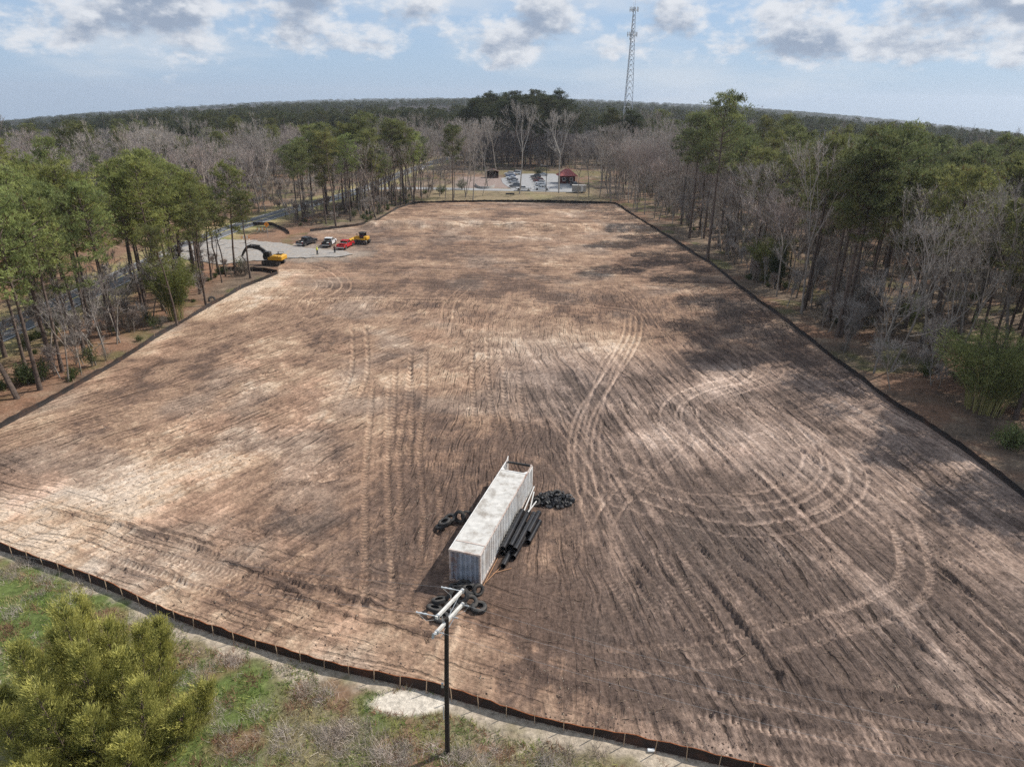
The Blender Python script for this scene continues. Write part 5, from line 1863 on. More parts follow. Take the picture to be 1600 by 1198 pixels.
for k in range(3):
    a = math.radians(90 + 120 * k)
    MB().tube([(tw_r(0) * math.cos(a), tw_r(0) * math.sin(a), 0), (tw_r(TH) * math.cos(a), tw_r(TH) * math.sin(a), TH)], [.21, .13], 6).build('leg', M_GALV, tw)
zl = [0]
while zl[-1] < TH - 3:
    zl.append(zl[-1] + max(2.2, tw_r(zl[-1]) * 1.25))
zl[-1] = TH
for i in range(len(zl) - 1):
    za, zb = zl[i], zl[i + 1]
    mb = MB()
    for k in range(3):
        a, b = math.radians(90 + 120 * k), math.radians(90 + 120 * (k + 1))
        pa = lambda z, q: (tw_r(z) * math.cos(q), tw_r(z) * math.sin(q), z)
        mid = [(u + v) / 2 for u, v in zip(pa(zb, a), pa(zb, b))]
        mb.tube([pa(za, a), mid], .095, 4, False).tube([pa(za, b), mid], .095, 4, False)
        mb.tube([pa(zb, a), pa(zb, b)], .075, 4, False)
    mb.build('bracing', M_GALV, tw)
for z_, r_, n_ in ((TH - 1.2, 2.6, 3), (TH - 13.5, 3.0, 3)):
    pl = MB()
    for k in range(n_):
        a, b = math.radians(30 + 120 * k), math.radians(150 + 120 * k)
        pl.tube([(r_ * math.cos(a), r_ * math.sin(a), z_), (r_ * math.cos(b), r_ * math.sin(b), z_)], .09, 4)
        pl.tube([(r_ * math.cos(a), r_ * math.sin(a), z_), (0, 0, z_)], .07, 4)
    plf = pl.build('antenna_platform', M_GALV, tw)
    for k in range(9):
        a = 2 * math.pi * k / 9 + .2
        MB().box(r_ * .92 * math.cos(a), r_ * .92 * math.sin(a), z_ + .2, .22, .34, 2.3, a).build('antenna_panel', M_TRIM if k % 3 else M_GALV, plf)
for z_, q in ((TH - 11.8, 1.2), (TH - 15.5, 3.6)):
    MB().lathe([(.0, 0), (.5, .08), (.75, .22), (.78, .5)], 14, (2.2 * math.cos(q), 2.2 * math.sin(q), z_), 'X').build('dish_antenna', M_TRIM, tw, smooth=True)
MB().tube([(.4, 0, TH), (.4, 0, TH + 3.4)], .05, 5).build('lightning_rod', M_GALV, tw)
for k in range(2):
    MB().tube([(-.5 + k, .2, TH - 1), (-.5 + k, .2, TH + 2.4)], .06, 5).build('whip_antenna', M_TRIM, tw)
# power pole by the far lot
x, y = at(853, 300)
lp_ = empty('light_pole', (x, y, 0), 0, 'thin dark light pole in front of the white pickup in the far lot', 'pole')
MB().tube([(0, 0, 0), (0, 0, 9.5)], [.12, .09], 8).build('pole_shaft', M_POLE, lp_)
MB().tube([(0, 0, 9.3), (-1.6, 0, 9.6)], .05, 6).build('lamp_arm', M_GALV, lp_)
MB().bbox(-1.9, 0, 9.58, .7, .3, .16, .04).build('lamp_head', M_GALV, lp_)
# small litter by the near fence
x, y = at(1017, 1173)
tag(MB().bbox(x, y, .09, .42, .2, .14, .04).build('litter_bag', M_TRIM), 'small white scrap of litter lying in the shade of the near fence', 'litter')

# ------------------------------------------------------------------ vegetation builders
def segs_mesh(name, P0, P1, R0, R1, m, n=4):
    P0, P1 = np.asarray(P0, float), np.asarray(P1, float)
    R0, R1 = np.asarray(R0, float), np.asarray(R1, float)
    d = P1 - P0
    d /= np.linalg.norm(d, axis=1)[:, None] + 1e-9
    ref = np.where(np.abs(d[:, 2:3]) < .9, np.array([[0, 0, 1.0]]), np.array([[1.0, 0, 0]]))
    u = np.cross(d, ref)
    u /= np.linalg.norm(u, axis=1)[:, None] + 1e-9
    v = np.cross(d, u)
    K = len(P0)
    vs = np.zeros((K, 2 * n, 3))
    for k in range(n):
        a = 2 * math.pi * k / n
        off = u * math.cos(a) + v * math.sin(a)
        vs[:, k] = P0 + off * R0[:, None]
        vs[:, n + k] = P1 + off * R1[:, None]
    fs = np.array([[k, (k + 1) % n, n + (k + 1) % n, n + k] for k in range(n)])
    F_ = (np.arange(K)[:, None, None] * 2 * n + fs[None]).reshape(-1, 4)
    return mesh_np(name, vs.reshape(-1, 3), F_, m, smooth=True)


def blades_mesh(name, P, Dv, Ln, Wd, Cc, m, rng):
    """thin triangles: base P, direction Dv, length, width, colour"""
    r = rng.normal(size=P.shape)
    s = np.cross(Dv, r)
    s /= np.linalg.norm(s, axis=1)[:, None] + 1e-9
    a, b, c = P - s * Wd[:, None] / 2, P + s * Wd[:, None] / 2, P + Dv * Ln[:, None]
    V_ = np.stack([a, b, c], 1).reshape(-1, 3)
    F_ = np.arange(len(V_)).reshape(-1, 3)
    return mesh_np(name, V_, F_, m, np.repeat(Cc, 3, axis=0))


def unit(a):
    return a / (np.linalg.norm(a, axis=-1, keepdims=True) + 1e-9)


def pine_proto(seed, Ht, cf, spread, nb=34, per=26, nn=6, c0=(.060, .080, .036), c1=(.255, .285, .115), size=.42, wd=.075, dead=6, bend=.4):
    rng = np.random.default_rng(seed)
    k = 9
    tz = np.linspace(0, Ht, k)
    tx = bend * np.cumsum(rng.normal(0, .35, k)) * (tz / Ht)
    ty = bend * np.cumsum(rng.normal(0, .35, k)) * (tz / Ht)
    tp = np.stack([tx, ty, tz], 1)
    r0 = .0095 * Ht + .03
    rad = r0 * (1 - .82 * (tz / Ht) ** 1.1)
    rad[0] *= 1.3
    at_z = lambda z: np.array([np.interp(z, tz, tx), np.interp(z, tz, ty), z])
    p0, p1, ra, rb = [list(tp[:-1]), list(tp[1:]), list(rad[:-1]), list(rad[1:])]
    base = Ht * (1 - cf)
    TP, TO = [], []
    for i in range(nb):
        q = (i + rng.random()) / nb
        z = base + (Ht - base) * q ** .85
        prof_ = math.sin(math.pi * min(1, .16 + .80 * q)) ** .7
        Ln = spread * prof_ * rng.uniform(.55, 1.15) + .5
        az = i * 2.4 + rng.normal(0, .5)
        el = rng.uniform(-.05, .35) + .55 * q
        o_ = at_z(min(z, Ht * .985))
        d = np.array([math.cos(az) * math.cos(el), math.sin(az) * math.cos(el), math.sin(el)])
        mid = o_ + d * Ln * .55 + np.array([0, 0, -.06 * Ln])
        tip = o_ + d * Ln + np.array([0, 0, .10 * Ln])
        br = .018 * Ln + .018
        p0 += [o_, mid]
        p1 += [mid, tip]
        ra += [br, br * .65]
        rb += [br * .65, br * .25]
        for cl in ((.62, .8), (1.0, 1.0)) + (((.85, .8),) if Ln > 2.2 else ()):
            cc = o_ + (tip - o_) * cl[0] + rng.normal(0, .22, 3)
            m_ = int(per * cl[1] * (.5 if Ln < 1.2 else 1) * rng.uniform(.6, 1.3))
            s_ = (.22 + .115 * Ln) * rng.uniform(.75, 1.2)
            TP.append(cc + rng.normal(size=(m_, 3)) * np.array([s_, s_, s_ * .50]))
            TO.append(np.full(m_, rng.uniform(0, 1)))
    for i in range(dead):
        z = base * rng.uniform(.45, .98)
        az = rng.uniform(0, 6.28)
        Ln = rng.uniform(.6, 2.2)
        o_ = at_z(z)
        tip = o_ + np.array([math.cos(az) * Ln, math.sin(az) * Ln, rng.uniform(-.2, .5) * Ln])
        p0.append(o_)
        p1.append(tip)
        ra.append(.045)
        rb.append(.015)
    trunk = segs_mesh('trunk', p0, p1, ra, rb, M_BARK, 6)
    T_ = np.concatenate(TP)
    cl = np.concatenate(TO)
    n = len(T_)
    ctr = at_z(base + (Ht - base) * .45)
    out = unit(T_ - ctr) * .55 + np.array([0, 0, .55]) + rng.normal(0, .35, (n, 3))
    P_ = np.repeat(T_, nn, 0) + rng.normal(0, .05, (n * nn, 3))
    D_ = unit(np.repeat(unit(out), nn, 0) + rng.normal(0, .55, (n * nn, 3)))
    Ln = size * rng.uniform(.6, 1.25, n * nn)
    W_ = wd * rng.uniform(.7, 1.3, n * nn)
    mixv = np.clip(.78 * np.repeat(cl, nn) + .22 * np.repeat(rng.random(n), nn), 0, 1)[:, None]
    Cc = A3(c0) * (1 - mixv) + A3(c1) * mixv
    brown = np.repeat(rng.random(n) < .04, nn)
    Cc[brown] = (.13, .085, .04)
    crown = blades_mesh('crown', P_, D_, Ln, W_, Cc, M_NEED, rng)
    return trunk, crown


def bare_proto(seed, Ht, spread=.30, levels=4, kids=3, twigs=8, fork=.38, m=None, tw_col=(.37, .325, .285), tw_w=.036, lean=.1, tw_len=.9):
    rng = np.random.default_rng(seed)
    big_, thin = [[], [], [], []], [[], [], [], []]
    TWP, TWD, TWL = [], [], []

    def seg(store, a, b, r1, r2):
        store[0].append(a)
        store[1].append(b)
        store[2].append(r1)
        store[3].append(r2)

    def growb(p, d, Ln, r, lv):
        ns = 3 if lv < 2 else 2
        q = p
        for i in range(ns):
            d = unit(d + rng.normal(0, .10 if lv else .04, 3) + np.array([0, 0, .05 * lv]))
            nq = q + d * Ln / ns
            ra, rb = r * (1 - .35 * i / ns), r * (1 - .35 * (i + 1) / ns)
            seg(big_ if lv < 2 else thin, q, nq, ra, rb)
            if lv >= 2 or (lv == 1 and i > 0):
                nt_ = twigs // 3 if lv < levels else twigs // 2
                for _ in range(nt_):
                    TWP.append(q + (nq - q) * rng.random())
                    TWD.append(unit(d * .7 + rng.normal(0, .55, 3) + np.array([0, 0, .25])))
                    TWL.append(tw_len * rng.uniform(.5, 1.3) * (1.15 if lv < levels else .9))
            if lv == 0 and i > 0 and rng.random() < .8:
                sd_ = unit(np.array([rng.normal(), rng.normal(), .55]))
                growb(q + (nq - q) * rng.random(), sd_, Ht * .16 * rng.uniform(.6, 1.2), r * .28, 2)
            q = nq
        if lv < levels:
            kk = kids if lv else kids + 1
            for j in range(kk):
                az = 2 * math.pi * (j + rng.random() * .7) / kk
                o_ = np.array([math.cos(az), math.sin(az), 0])
                perp = unit(o_ - d * np.dot(o_, d))
                ang = spread * rng.uniform(.6, 1.5) * (1.15 if lv else 1)
                nd = unit(d * math.cos(ang) + perp * math.sin(ang))
                growb(q - d * Ln * .12 * rng.random(), nd, Ht * (.26, .17, .115, .08, .06)[lv] * rng.uniform(.7, 1.25), r * rng.uniform(.45, .62), lv + 1)

    growb(np.zeros(3), unit(np.array([rng.normal() * lean, rng.normal() * lean, 1.0])), Ht * fork, .0075 * Ht + .035, 0)
    trunk = segs_mesh('trunk', *big_, m or M_BARKG, 6)
    # crown: the thin branches and the twigs in one mesh
    P0, P1 = np.array(thin[0]), np.array(thin[1])
    R0, R1 = np.maximum(np.array(thin[2]), .016), np.maximum(np.array(thin[3]), .011)
    d = unit(P1 - P0)
    u = unit(np.cross(d, np.array([.3, .2, 1.0])))
    v = np.cross(d, u)
    K = len(P0)
    vs = np.zeros((K, 6, 3))
    for k in range(3):
        a = 2 * math.pi * k / 3
        off = u * math.cos(a) + v * math.sin(a)
        vs[:, k], vs[:, 3 + k] = P0 + off * R0[:, None], P1 + off * R1[:, None]
    tri = np.array([[0, 1, 4], [0, 4, 3], [1, 2, 5], [1, 5, 4], [2, 0, 3], [2, 3, 5]])
    F1 = (np.arange(K)[:, None, None] * 6 + tri[None]).reshape(-1, 3)
    P_, D_, L_ = np.array(TWP), np.array(TWD), np.array(TWL)
    s = unit(np.cross(D_, rng.normal(size=D_.shape)))
    W_ = tw_w * rng.uniform(.7, 1.4, len(P_))
    V2 = np.stack([P_ - s * W_[:, None] / 2, P_ + s * W_[:, None] / 2, P_ + D_ * L_[:, None]], 1).reshape(-1, 3)
    F2 = np.arange(len(V2)).reshape(-1, 3) + K * 6
    c1 = np.tile(A3(tw_col), (K * 6, 1)) * .85
    c2 = np.repeat(A3(tw_col)[None] * rng.uniform(.7, 1.3, (len(P_), 1)), 3, 0)
    crown = mesh_np('crown', np.concatenate([vs.reshape(-1, 3), V2]), np.concatenate([F1, F2]), M_TWIG, np.concatenate([c1, c2]))
    return trunk, crown


def shrub_proto(seed, r, hgt, n, c0, c1, size=.16, wd=.07, stems=10, m=None, bare=False):
    rng = np.random.default_rng(seed)
    P, O = [], []
    p0, p1, ra, rb = [], [], [], []
    for i in range(stems):
        az, k = rng.uniform(0, 6.28), rng.random() ** .6
        tip = np.array([math.cos(az) * r * k, math.sin(az) * r * k, hgt * (1.05 - .5 * k * k) * rng.uniform(.75, 1.1)])
        mid = tip * np.array([.35, .35, .6])
        p0 += [np.zeros(3), mid]
        p1 += [mid, tip]
        ra += [.035, .022]
        rb += [.022, .008]
        m_ = n // stems
        t_ = rng.uniform(.3, 1.03, m_)[:, None]
        P.append(np.where(t_ < .5, mid * t_ * 2, mid + (tip - mid) * (t_ * 2 - 1)) + rng.normal(0, .13 * r + .05, (m_, 3)) * np.array([1, 1, .8]))
        O.append(np.tile(unit(tip + np.array([0, 0, hgt * .4])), (m_, 1)))
    P, O = np.concatenate(P), np.concatenate(O)
    P[:, 2] = np.maximum(P[:, 2], .03)
    D_ = unit(O + rng.normal(0, .6, P.shape))
    q = rng.random((len(P), 1))
    Cc = A3(c0) * (1 - q) + A3(c1) * q
    st = segs_mesh('stems', p0, p1, ra, rb, M_BARKG, 4)
    cr = blades_mesh('foliage', P, D_, size * rng.uniform(.6, 1.4, len(P)), wd * rng.uniform(.6, 1.3, len(P)), Cc, m or M_LEAF, rng)
    return st, cr


PINES = [pine_proto(100 + i, h_, cf, sp, nb, per) for i, (h_, cf, sp, nb, per) in enumerate((
    (24, .46, 4.0, 42, 30), (22, .42, 3.4, 36, 30), (25, .38, 3.6, 36, 30), (21, .52, 3.6, 40, 30),
    (30, .36, 4.4, 42, 34), (28, .40, 4.0, 40, 32), (31, .44, 4.6, 50, 34), (27, .32, 3.8, 34, 32)))]
DEEPP = [pine_proto(170 + i, h_, cf, sp, nb, per, c0=(.034, .046, .024), c1=(.105, .125, .060)) for i, (h_, cf, sp, nb, per) in enumerate((  # needles coloured darker to paint in the shade of crowns facing away from the sun
    (30, .36, 4.4, 42, 34), (28, .40, 4.2, 42, 32), (31, .42, 4.6, 48, 34)))]
LEFTP = [pine_proto(160 + i, h_, cf, sp, nb, per, c0=(.105, .135, .052), c1=(.37, .43, .155)) for i, (h_, cf, sp, nb, per) in enumerate((
    (24, .56, 3.3, 40, 25), (22, .52, 3.0, 34, 25), (25, .46, 3.4, 36, 25), (21, .60, 2.9, 38, 25), (23.5, .42, 3.4, 32, 26)))]
SLIM = [pine_proto(130 + i, h_, .34, 1.9, 24, 20, dead=10, bend=.7) for i, h_ in enumerate((16, 14, 17.5))]
POLES = [pine_proto(140 + i, h_, .12, .9, 8, 10, dead=14, bend=.9) for i, h_ in enumerate((13, 15, 11))]
BARES = [bare_proto(200 + i, h_, sp, 4, 3, tw, fk) for i, (h_, sp, tw, fk) in enumerate((
    (20, .32, 14, .46), (18, .36, 14, .42), (23, .27, 14, .50), (17, .40, 15, .40), (21, .34, 14, .46), (25, .30, 14, .48)))]
BARES_M = [bare_proto(220 + i, h_, sp, 4, 3, 15, fk, tw_col=(.37, .305, .27)) for i, (h_, sp, fk) in enumerate(((19, .36, .44), (21, .31, .47), (17, .40, .40)))]
TALLB = [bare_proto(240 + i, h_, sp, 4, 3, 22, fk, m=M_BARKW, tw_col=(.36, .325, .29), tw_w=.04) for i, (h_, sp, fk) in enumerate(((29, .30, .52), (27, .36, .50)))]
SAPL = [bare_proto(260 + i, h_, .34, 3, 3, 20, .5, m=M_BARKG, tw_col=(.27, .235, .21), lean=.16, tw_len=.7) for i, h_ in enumerate((9, 11, 7.5, 12))]

TREES = []


def tree(name, proto, x, y, s, label, group, cat='tree', z=None, tilt=0.05, rz=None, sz=None):
    tr, cr = proto
    z = (zground(x, y) if z is None else z) - .08
    root = bpy.data.objects.new(name, None)
    root.empty_display_size = .4
    link(root)
    root.location = (x, y, z)
    root.rotation_euler = (random.gauss(0, tilt), random.gauss(0, tilt), random.uniform(0, 6.28) if rz is None else rz)
    k = s * random.uniform(.92, 1.08)
    root.scale = (k, k, (sz or s) * random.uniform(.95, 1.05))
    link(bpy.data.objects.new(tr.name.split('.')[0], tr), root)
    link(bpy.data.objects.new(cr.name.split('.')[0], cr), root)
    tag(root, label, cat, group)
    TREES.append((x, y))
    return root


LEFTFEN = np.array(LEFT_F)


def ok(x, y, dmin, keep_road=5.2):
    if any((x - a) ** 2 + (y - b) ** 2 < dmin * dmin for a, b in TREES):
        return False
    q, _, _ = dist_poly(np.array([x]), np.array([y]), ROAD[::3])
    if q[0] < keep_road:
        return False
    for P_ in (PARK_DRIVE[::3],):
        q, _, _ = dist_poly(np.array([x]), np.array([y]), P_)
        if q[0] < 4.6:
            return False
    xx, yy_ = np.array([x]), np.array([y])
    if inside(xx, yy_, FIELD)[0] or inside(xx, yy_, POND)[0]:
        return False
    for P_ in (LEFT_F, FAR_F):
        q, _, _ = dist_poly(xx, yy_, P_)
        if q[0] < 1.2:
            return False
    if 46 < x < 60 and 58 < y < 79:
        return False        # the broad bamboo and the view to it
    if -88 < x < -46 and 134 < y < 186 and not (x < -80):
        return False        # drive entrance
    if -8 < x < (30 if 272 < y < 318 else 47) and 262 < y < 352:
        return False        # car park and lawn
    if -28 < x < 0 and 266 < y < 318:
        return False
    if abs(x - TX) < 7 and abs(y - TY_) < 7:
        return False
    return True


def scatter(n, fn, dmin, maker, tries=60):
    c = 0
    for _ in range(n * tries):
        if c >= n:
            break
        x, y = fn()
        if ok(x, y, dmin):
            maker(x, y)
            c += 1
    return c


U = random.uniform
# --- trees that can be picked out one by one (positions from the photograph)
SINGLE = [('pine_tree', LEFTP[0], (63, 610), .98, 'big leaning pine with a forked bare limb, foremost of the left roadside pines', .03),
          ('pine_tree', LEFTP[3], (133, 556), 1.0, 'straight pine right of the foremost leaning pine at the left fence', .03),
          ('pine_tree', LEFTP[1], (72, 536), 1.0, 'pine between the asphalt road and the foremost leaning pine', .03),
          ('pine_tree', LEFTP[2], (140, 523), .92, 'pine standing behind the straight left fence pine', .03),
          ('pine_tree', SLIM[0], (277, 509), .9, 'slim young pine at the fence in front of the left bamboo clump', .03),
          ('pine_tree', SLIM[2], (322, 478), .9, 'thin pine close to the fence right of the left bamboo clump', .03),
          ('pine_tree', PINES[6], (1105, 406), 1.05, 'tallest dark pine of the right woods, rising above the horizon near the fence', .01),
          ('pine_tree', PINES[4], (1077, 372), .98, 'tall pine just left of the tallest one in the right woods', .02),
          ('pine_tree', PINES[7], (1307, 528), .95, 'pine with a reddish bare trunk nearest the middle of the right fence', .02),
          ('pine_tree', PINES[5], (1319, 522), .95, 'twin of the reddish trunked pine, a step deeper in the right woods', .02),
          ('pine_tree', PINES[1], (708, 314), 1.0, 'single green pine on a thin trunk at the left end of the far fence', .01),
          ('bare_tree', TALLB[0], (812, 303), 1.0, 'tall pale bare tree with a wide vase crown in front of the far car park', .01),
          ('bare_tree', TALLB[1], (873, 302), 1.0, 'pale bare tree with crooked limbs left of the red roofed kiosk', .02),
          ('bare_tree', BARES[5], (739, 313), .95, 'bare grey tree on two thin stems at the far fence', .02),
          ('bare_tree', BARES[4], (762, 292), 1.1, 'bare grey tree in front of the small brown shelter', .02),
          ('bare_tree', SAPL[3], (183, 538), .95, 'pale crooked bare sapling near the fence among the left pines', .1),
          ('bare_tree', SAPL[1], (188, 536), .95, 'thin bare sapling paired with the crooked one by the left fence', .1),
          ('bare_tree', SAPL[0], (79, 548), 1.0, 'small crooked bare tree between the two foremost left pines', .12),
          ('bare_tree', BARES[3], (1365, 584), .8, 'bare tree overhanging the middle of the right fence', .06)]
for nm, pr, p, s, lab, tl in SINGLE:
    x, y = at(*p)
    tree(nm, pr, x, y, s, lab, None, 'pine tree' if nm[0] == 'p' else 'bare tree', tilt=tl)
# snapped trunk at the left edge
x, y = at(28, 624)
sn = empty('tree_stump', (x, y, 0), 0, 'snapped leaning trunk without a crown at the left picture edge', 'dead tree')
MB().tube([(0, 0, -.2), (-1.0, .5, 2.6), (-2.1, .9, 5.2), (-2.3, 1.0, 5.7)], [.32, .27, .22, .06], 9).build('trunk', M_BARK, sn, smooth=True)
MB().tube([(-1.6, .7, 4.0), (-2.3, .2, 4.4)], [.08, .03], 6).build('branch_stub', M_BARK, sn)

pn = lambda lab, grp, protos, s0=.85, s1=1.1, tl=.02: (lambda x, y: tree('pine_tree', random.choice(protos), x, y, U(s0, s1), lab, grp, 'pine tree', tilt=tl))
bn = lambda lab, grp, protos, s0=.8, s1=1.1, tl=.05: (lambda x, y: tree('bare_tree', random.choice(protos), x, y, U(s0, s1), lab, grp, 'bare tree', tilt=tl))
# left strip between road and fence
scatter(24, lambda: (U(-70, -54.5), U(88, 134)), 2.6, pn('tall green pine between the road and the left silt fence', 'pines between the road and the left fence', LEFTP, .82, 1.0))
scatter(15, lambda: (U(-70, -56.5), U(62, 96)), 3.2, pn('tall green pine between the road and the left silt fence', 'pines between the road and the left fence', LEFTP, .85, 1.0))
scatter(16, lambda: (U(-66, -49.5), U(118, 138)), 1.0, pn('thin bare stemmed young pine standing near the parked excavator', 'thin young pines near the excavator', POLES + SLIM[:2], .85, 1.1, .035))
scatter(18, lambda: (U(-70, -54), U(62, 118)), 1.8, bn('slender bare tree among the pines along the left fence', 'slender bare trees along the left fence', SAPL, .8, 1.15, .1))
# across the road on the left
scatter(38, lambda: (U(-122, -82.5), U(76, 142)), 3.9, pn('dense green pine in the wood across the road on the left', 'pines across the road on the left', LEFTP[:4], .8, 1.02))
scatter(26, lambda: (lambda y: (U(-.72 * y, -62 - .1 * y), y))(U(190, 400)), 6, pn('dark pine standing above the grey bare wood far left', 'dark pines above the far left grey wood', PINES[:4], .76, 1.0))
scatter(18, lambda: (U(-190, -84), U(142, 300)), 5.5, bn('grey bare tree in the wide leafless wood far left', 'grey bare trees of the far left wood', BARES + BARES_M, .85, 1.1))
scatter(30, lambda: (lambda y: (U(-104, -86 + max(0, y - 176) * .36), y))(U(182, 330)), 3.0, bn('grey bare tree in the wide leafless wood far left', 'grey bare trees of the far left wood', BARES + BARES_M, .75, 1.0))
# row between the far road bend and the fence
scatter(44, lambda: (lambda y: (U(-70 + (y - 176) * .20, -46 + (y - 176) * .27), y))(U(186, 246)), 2.1, pn('tall pine with a high crown in the row behind the parked trucks', 'pines in the row behind the parked trucks', [PINES[1], PINES[2], PINES[7], LEFTP[4], LEFTP[2], SLIM[2]], .78, .95))
scatter(44, lambda: (lambda y: (U(-56 + (y - 186) * .14, -36 + (y - 196) * .1), y))(U(196, 264)), 2.2, bn('grey bare tree behind the bend of the far left fence', 'bare trees behind the far left fence bend', BARES + BARES_M, .8, 1.05))
# right woods
scatter(26, lambda: (U(52, 124), U(130, 235)), 5.0, pn('dark green pine rising out of the bare trees of the right woods', 'pines of the right woods', [PINES[0], PINES[2], PINES[5], PINES[7]], .88, 1.0))
scatter(30, lambda: (lambda y: (U(y * .50, y * .84), y))(U(96, 190)), 5.0, pn('dark green pine rising out of the bare trees of the right woods', 'pines of the right woods', PINES[:4], .88, 1.06))
scatter(10, lambda: (U(60, 84), U(60, 100)), 4.5, pn('dark green pine rising out of the bare trees of the right woods', 'pines of the right woods', PINES[:4], .85, 1.0))
scatter(85, lambda: (lambda y: (47 + 26 * random.random() ** 1.4 + max(0, (y - 160) * -.02), y))(U(70, 236)), 2.6, bn('grey bare tree near the edge of the right woods', 'grey bare trees of the right woods', BARES + BARES_M + SAPL[3:], .78, 1.08))
scatter(8, lambda: (lambda y: (U(60, 20 + y * .82), y))(U(74, 240)), 3.2, bn('grey bare tree near the edge of the right woods', 'grey bare trees of the right woods', BARES + BARES_M, .8, 1.05))
scatter(28, lambda: (lambda y: (U(36 + (262 - y) * .06, 84), y))(U(236, 330)), 3.2, bn('tall grey bare tree right of the far car park', 'bare trees right of the far car park', BARES + BARES_M, .9, 1.15))
scatter(7, lambda: (U(34, 50), U(284, 312)), 3, pn('dark pine among the bare trees right of the far car park', 'pines right of the far car park', DEEPP, .75, .9))
scatter(5, lambda: (U(52, 84), U(250, 330)), 6, pn('dark pine among the bare trees right of the far car park', 'pines right of the far car park', PINES[4:8], .8, .95))
for x_, y_ in ((49.5, 98), (51, 106), (49.8, 113), (53, 119), (50.5, 127), (49.6, 141), (51, 158), (49.5, 166), (48.6, 176), (50, 186), (47.5, 197), (58, 90), (62, 78), (57, 70), (66, 66), (72, 70)):
    pn('dark green pine rising out of the bare trees of the right woods', 'pines of the right woods', [PINES[0], PINES[2], PINES[5], PINES[7]], .86, 1.0, .015)(x_, y_)
scatter(14, lambda: (U(48.5, 60), U(95, 200)), 4.0, pn('dark green pine rising out of the bare trees of the right woods', 'pines of the right woods', [PINES[0], PINES[2], PINES[7], PINES[5]], .85, 1.0, .015))
scatter(10, lambda: (U(30, 46), U(239, 262)), 2.6, bn('tall grey bare tree right of the far car park', 'bare trees right of the far car park', BARES + BARES_M, .85, 1.05))
scatter(5, lambda: (U(-26, -14), U(236, 262)), 3, bn('grey bare tree left of the far parking rows', 'bare trees left of the far parking rows', BARES + SAPL, .9, 1.15))
scatter(20, lambda: (lambda y: (42.5 - max(0, y - 180) * .13 + U(1.6, 9), y))(U(186, 262)), 2.0, bn('tall grey bare tree right of the far car park', 'bare trees right of the far car park', BARES + BARES_M, .85, 1.08))
scatter(12, lambda: (U(54, 84), U(58, 104)), 3.6, pn('dark green pine rising out of the bare trees of the right woods', 'pines of the right woods', PINES[:3] + [PINES[7]], .86, 1.0))
for px in (668, 684, 726, 752, 905, 922, 940, 955, 966):
    x, y = at(px, 311)
    bn('slim bare tree', 'bare trees left of the far parking rows' if px < 800 else 'bare trees right of the far car park', [BARES[0], BARES[2], BARES[5], SAPL[3]], .8, 1.0)(x, y + U(2.5, 9))
# stand of pines behind the car park
scatter(40, lambda: (lambda a, r: (4 + r * math.cos(a) * 27, 396 + r * math.sin(a) * 40))(U(0, 6.28), math.sqrt(random.random())), 4.2,
        pn('tall dark pine of the dense stand behind the far car park', 'pines of the stand behind the far car park', DEEPP, .98, 1.12, .01))
scatter(14, lambda: (U(-26, 34), U(354, 362)), 3.4, pn('tall dark pine of the dense stand behind the far car park', 'pines of the stand behind the far car park', DEEPP, .92, 1.04, .01))
scatter(14, lambda: (U(-48, -8), U(300, 345)), 3.4, bn('grey bare tree left of the far parking rows', 'bare trees left of the far parking rows', BARES + BARES_M, .9, 1.15))

# ------------------------------------------------------------------ the far woods: instanced, nobody could count them
def pine_far(seed, Ht):
    return pine_proto(seed, Ht, .40, 3.6, 18, 9, 4, size=.85, wd=.26, dead=0, c0=(.032, .044, .022), c1=(.120, .135, .062))


def as_proto(name, me_list):
    """one unlinked object that the geometry nodes instance"""
    return [bpy.data.objects.new(name, me) for me in me_list]


def join_np(name, meshes):
    vs, fs, cs, mi = [], [], [], []
    off = 0
    mats = []
    for me in meshes:
        n = len(me.vertices)
        co = np.zeros(n * 3, np.float32)
        me.vertices.foreach_get('co', co)
        me.calc_loop_triangles()
        tr = np.zeros(len(me.loop_triangles) * 3, np.int32)
        me.loop_triangles.foreach_get('vertices', tr)
        c = np.ones(n * 4, np.float32)
        if 'Col' in me.attributes:
            me.attributes['Col'].data.foreach_get('color', c)
        vs.append(co.reshape(-1, 3))
        fs.append(tr.reshape(-1, 3) + off)
        cs.append(c.reshape(-1, 4)[:, :3])
        if me.materials[0] not in mats:
            mats.append(me.materials[0])
        mi.append(np.full(len(tr) // 3, mats.index(me.materials[0]), np.int32))
        off += n
    out = mesh_np(name, np.concatenate(vs), np.concatenate(fs), None, np.concatenate(cs))
    for m_ in mats:
        out.materials.append(m_)
    out.polygons.foreach_set('material_index', np.concatenate(mi))
    return out


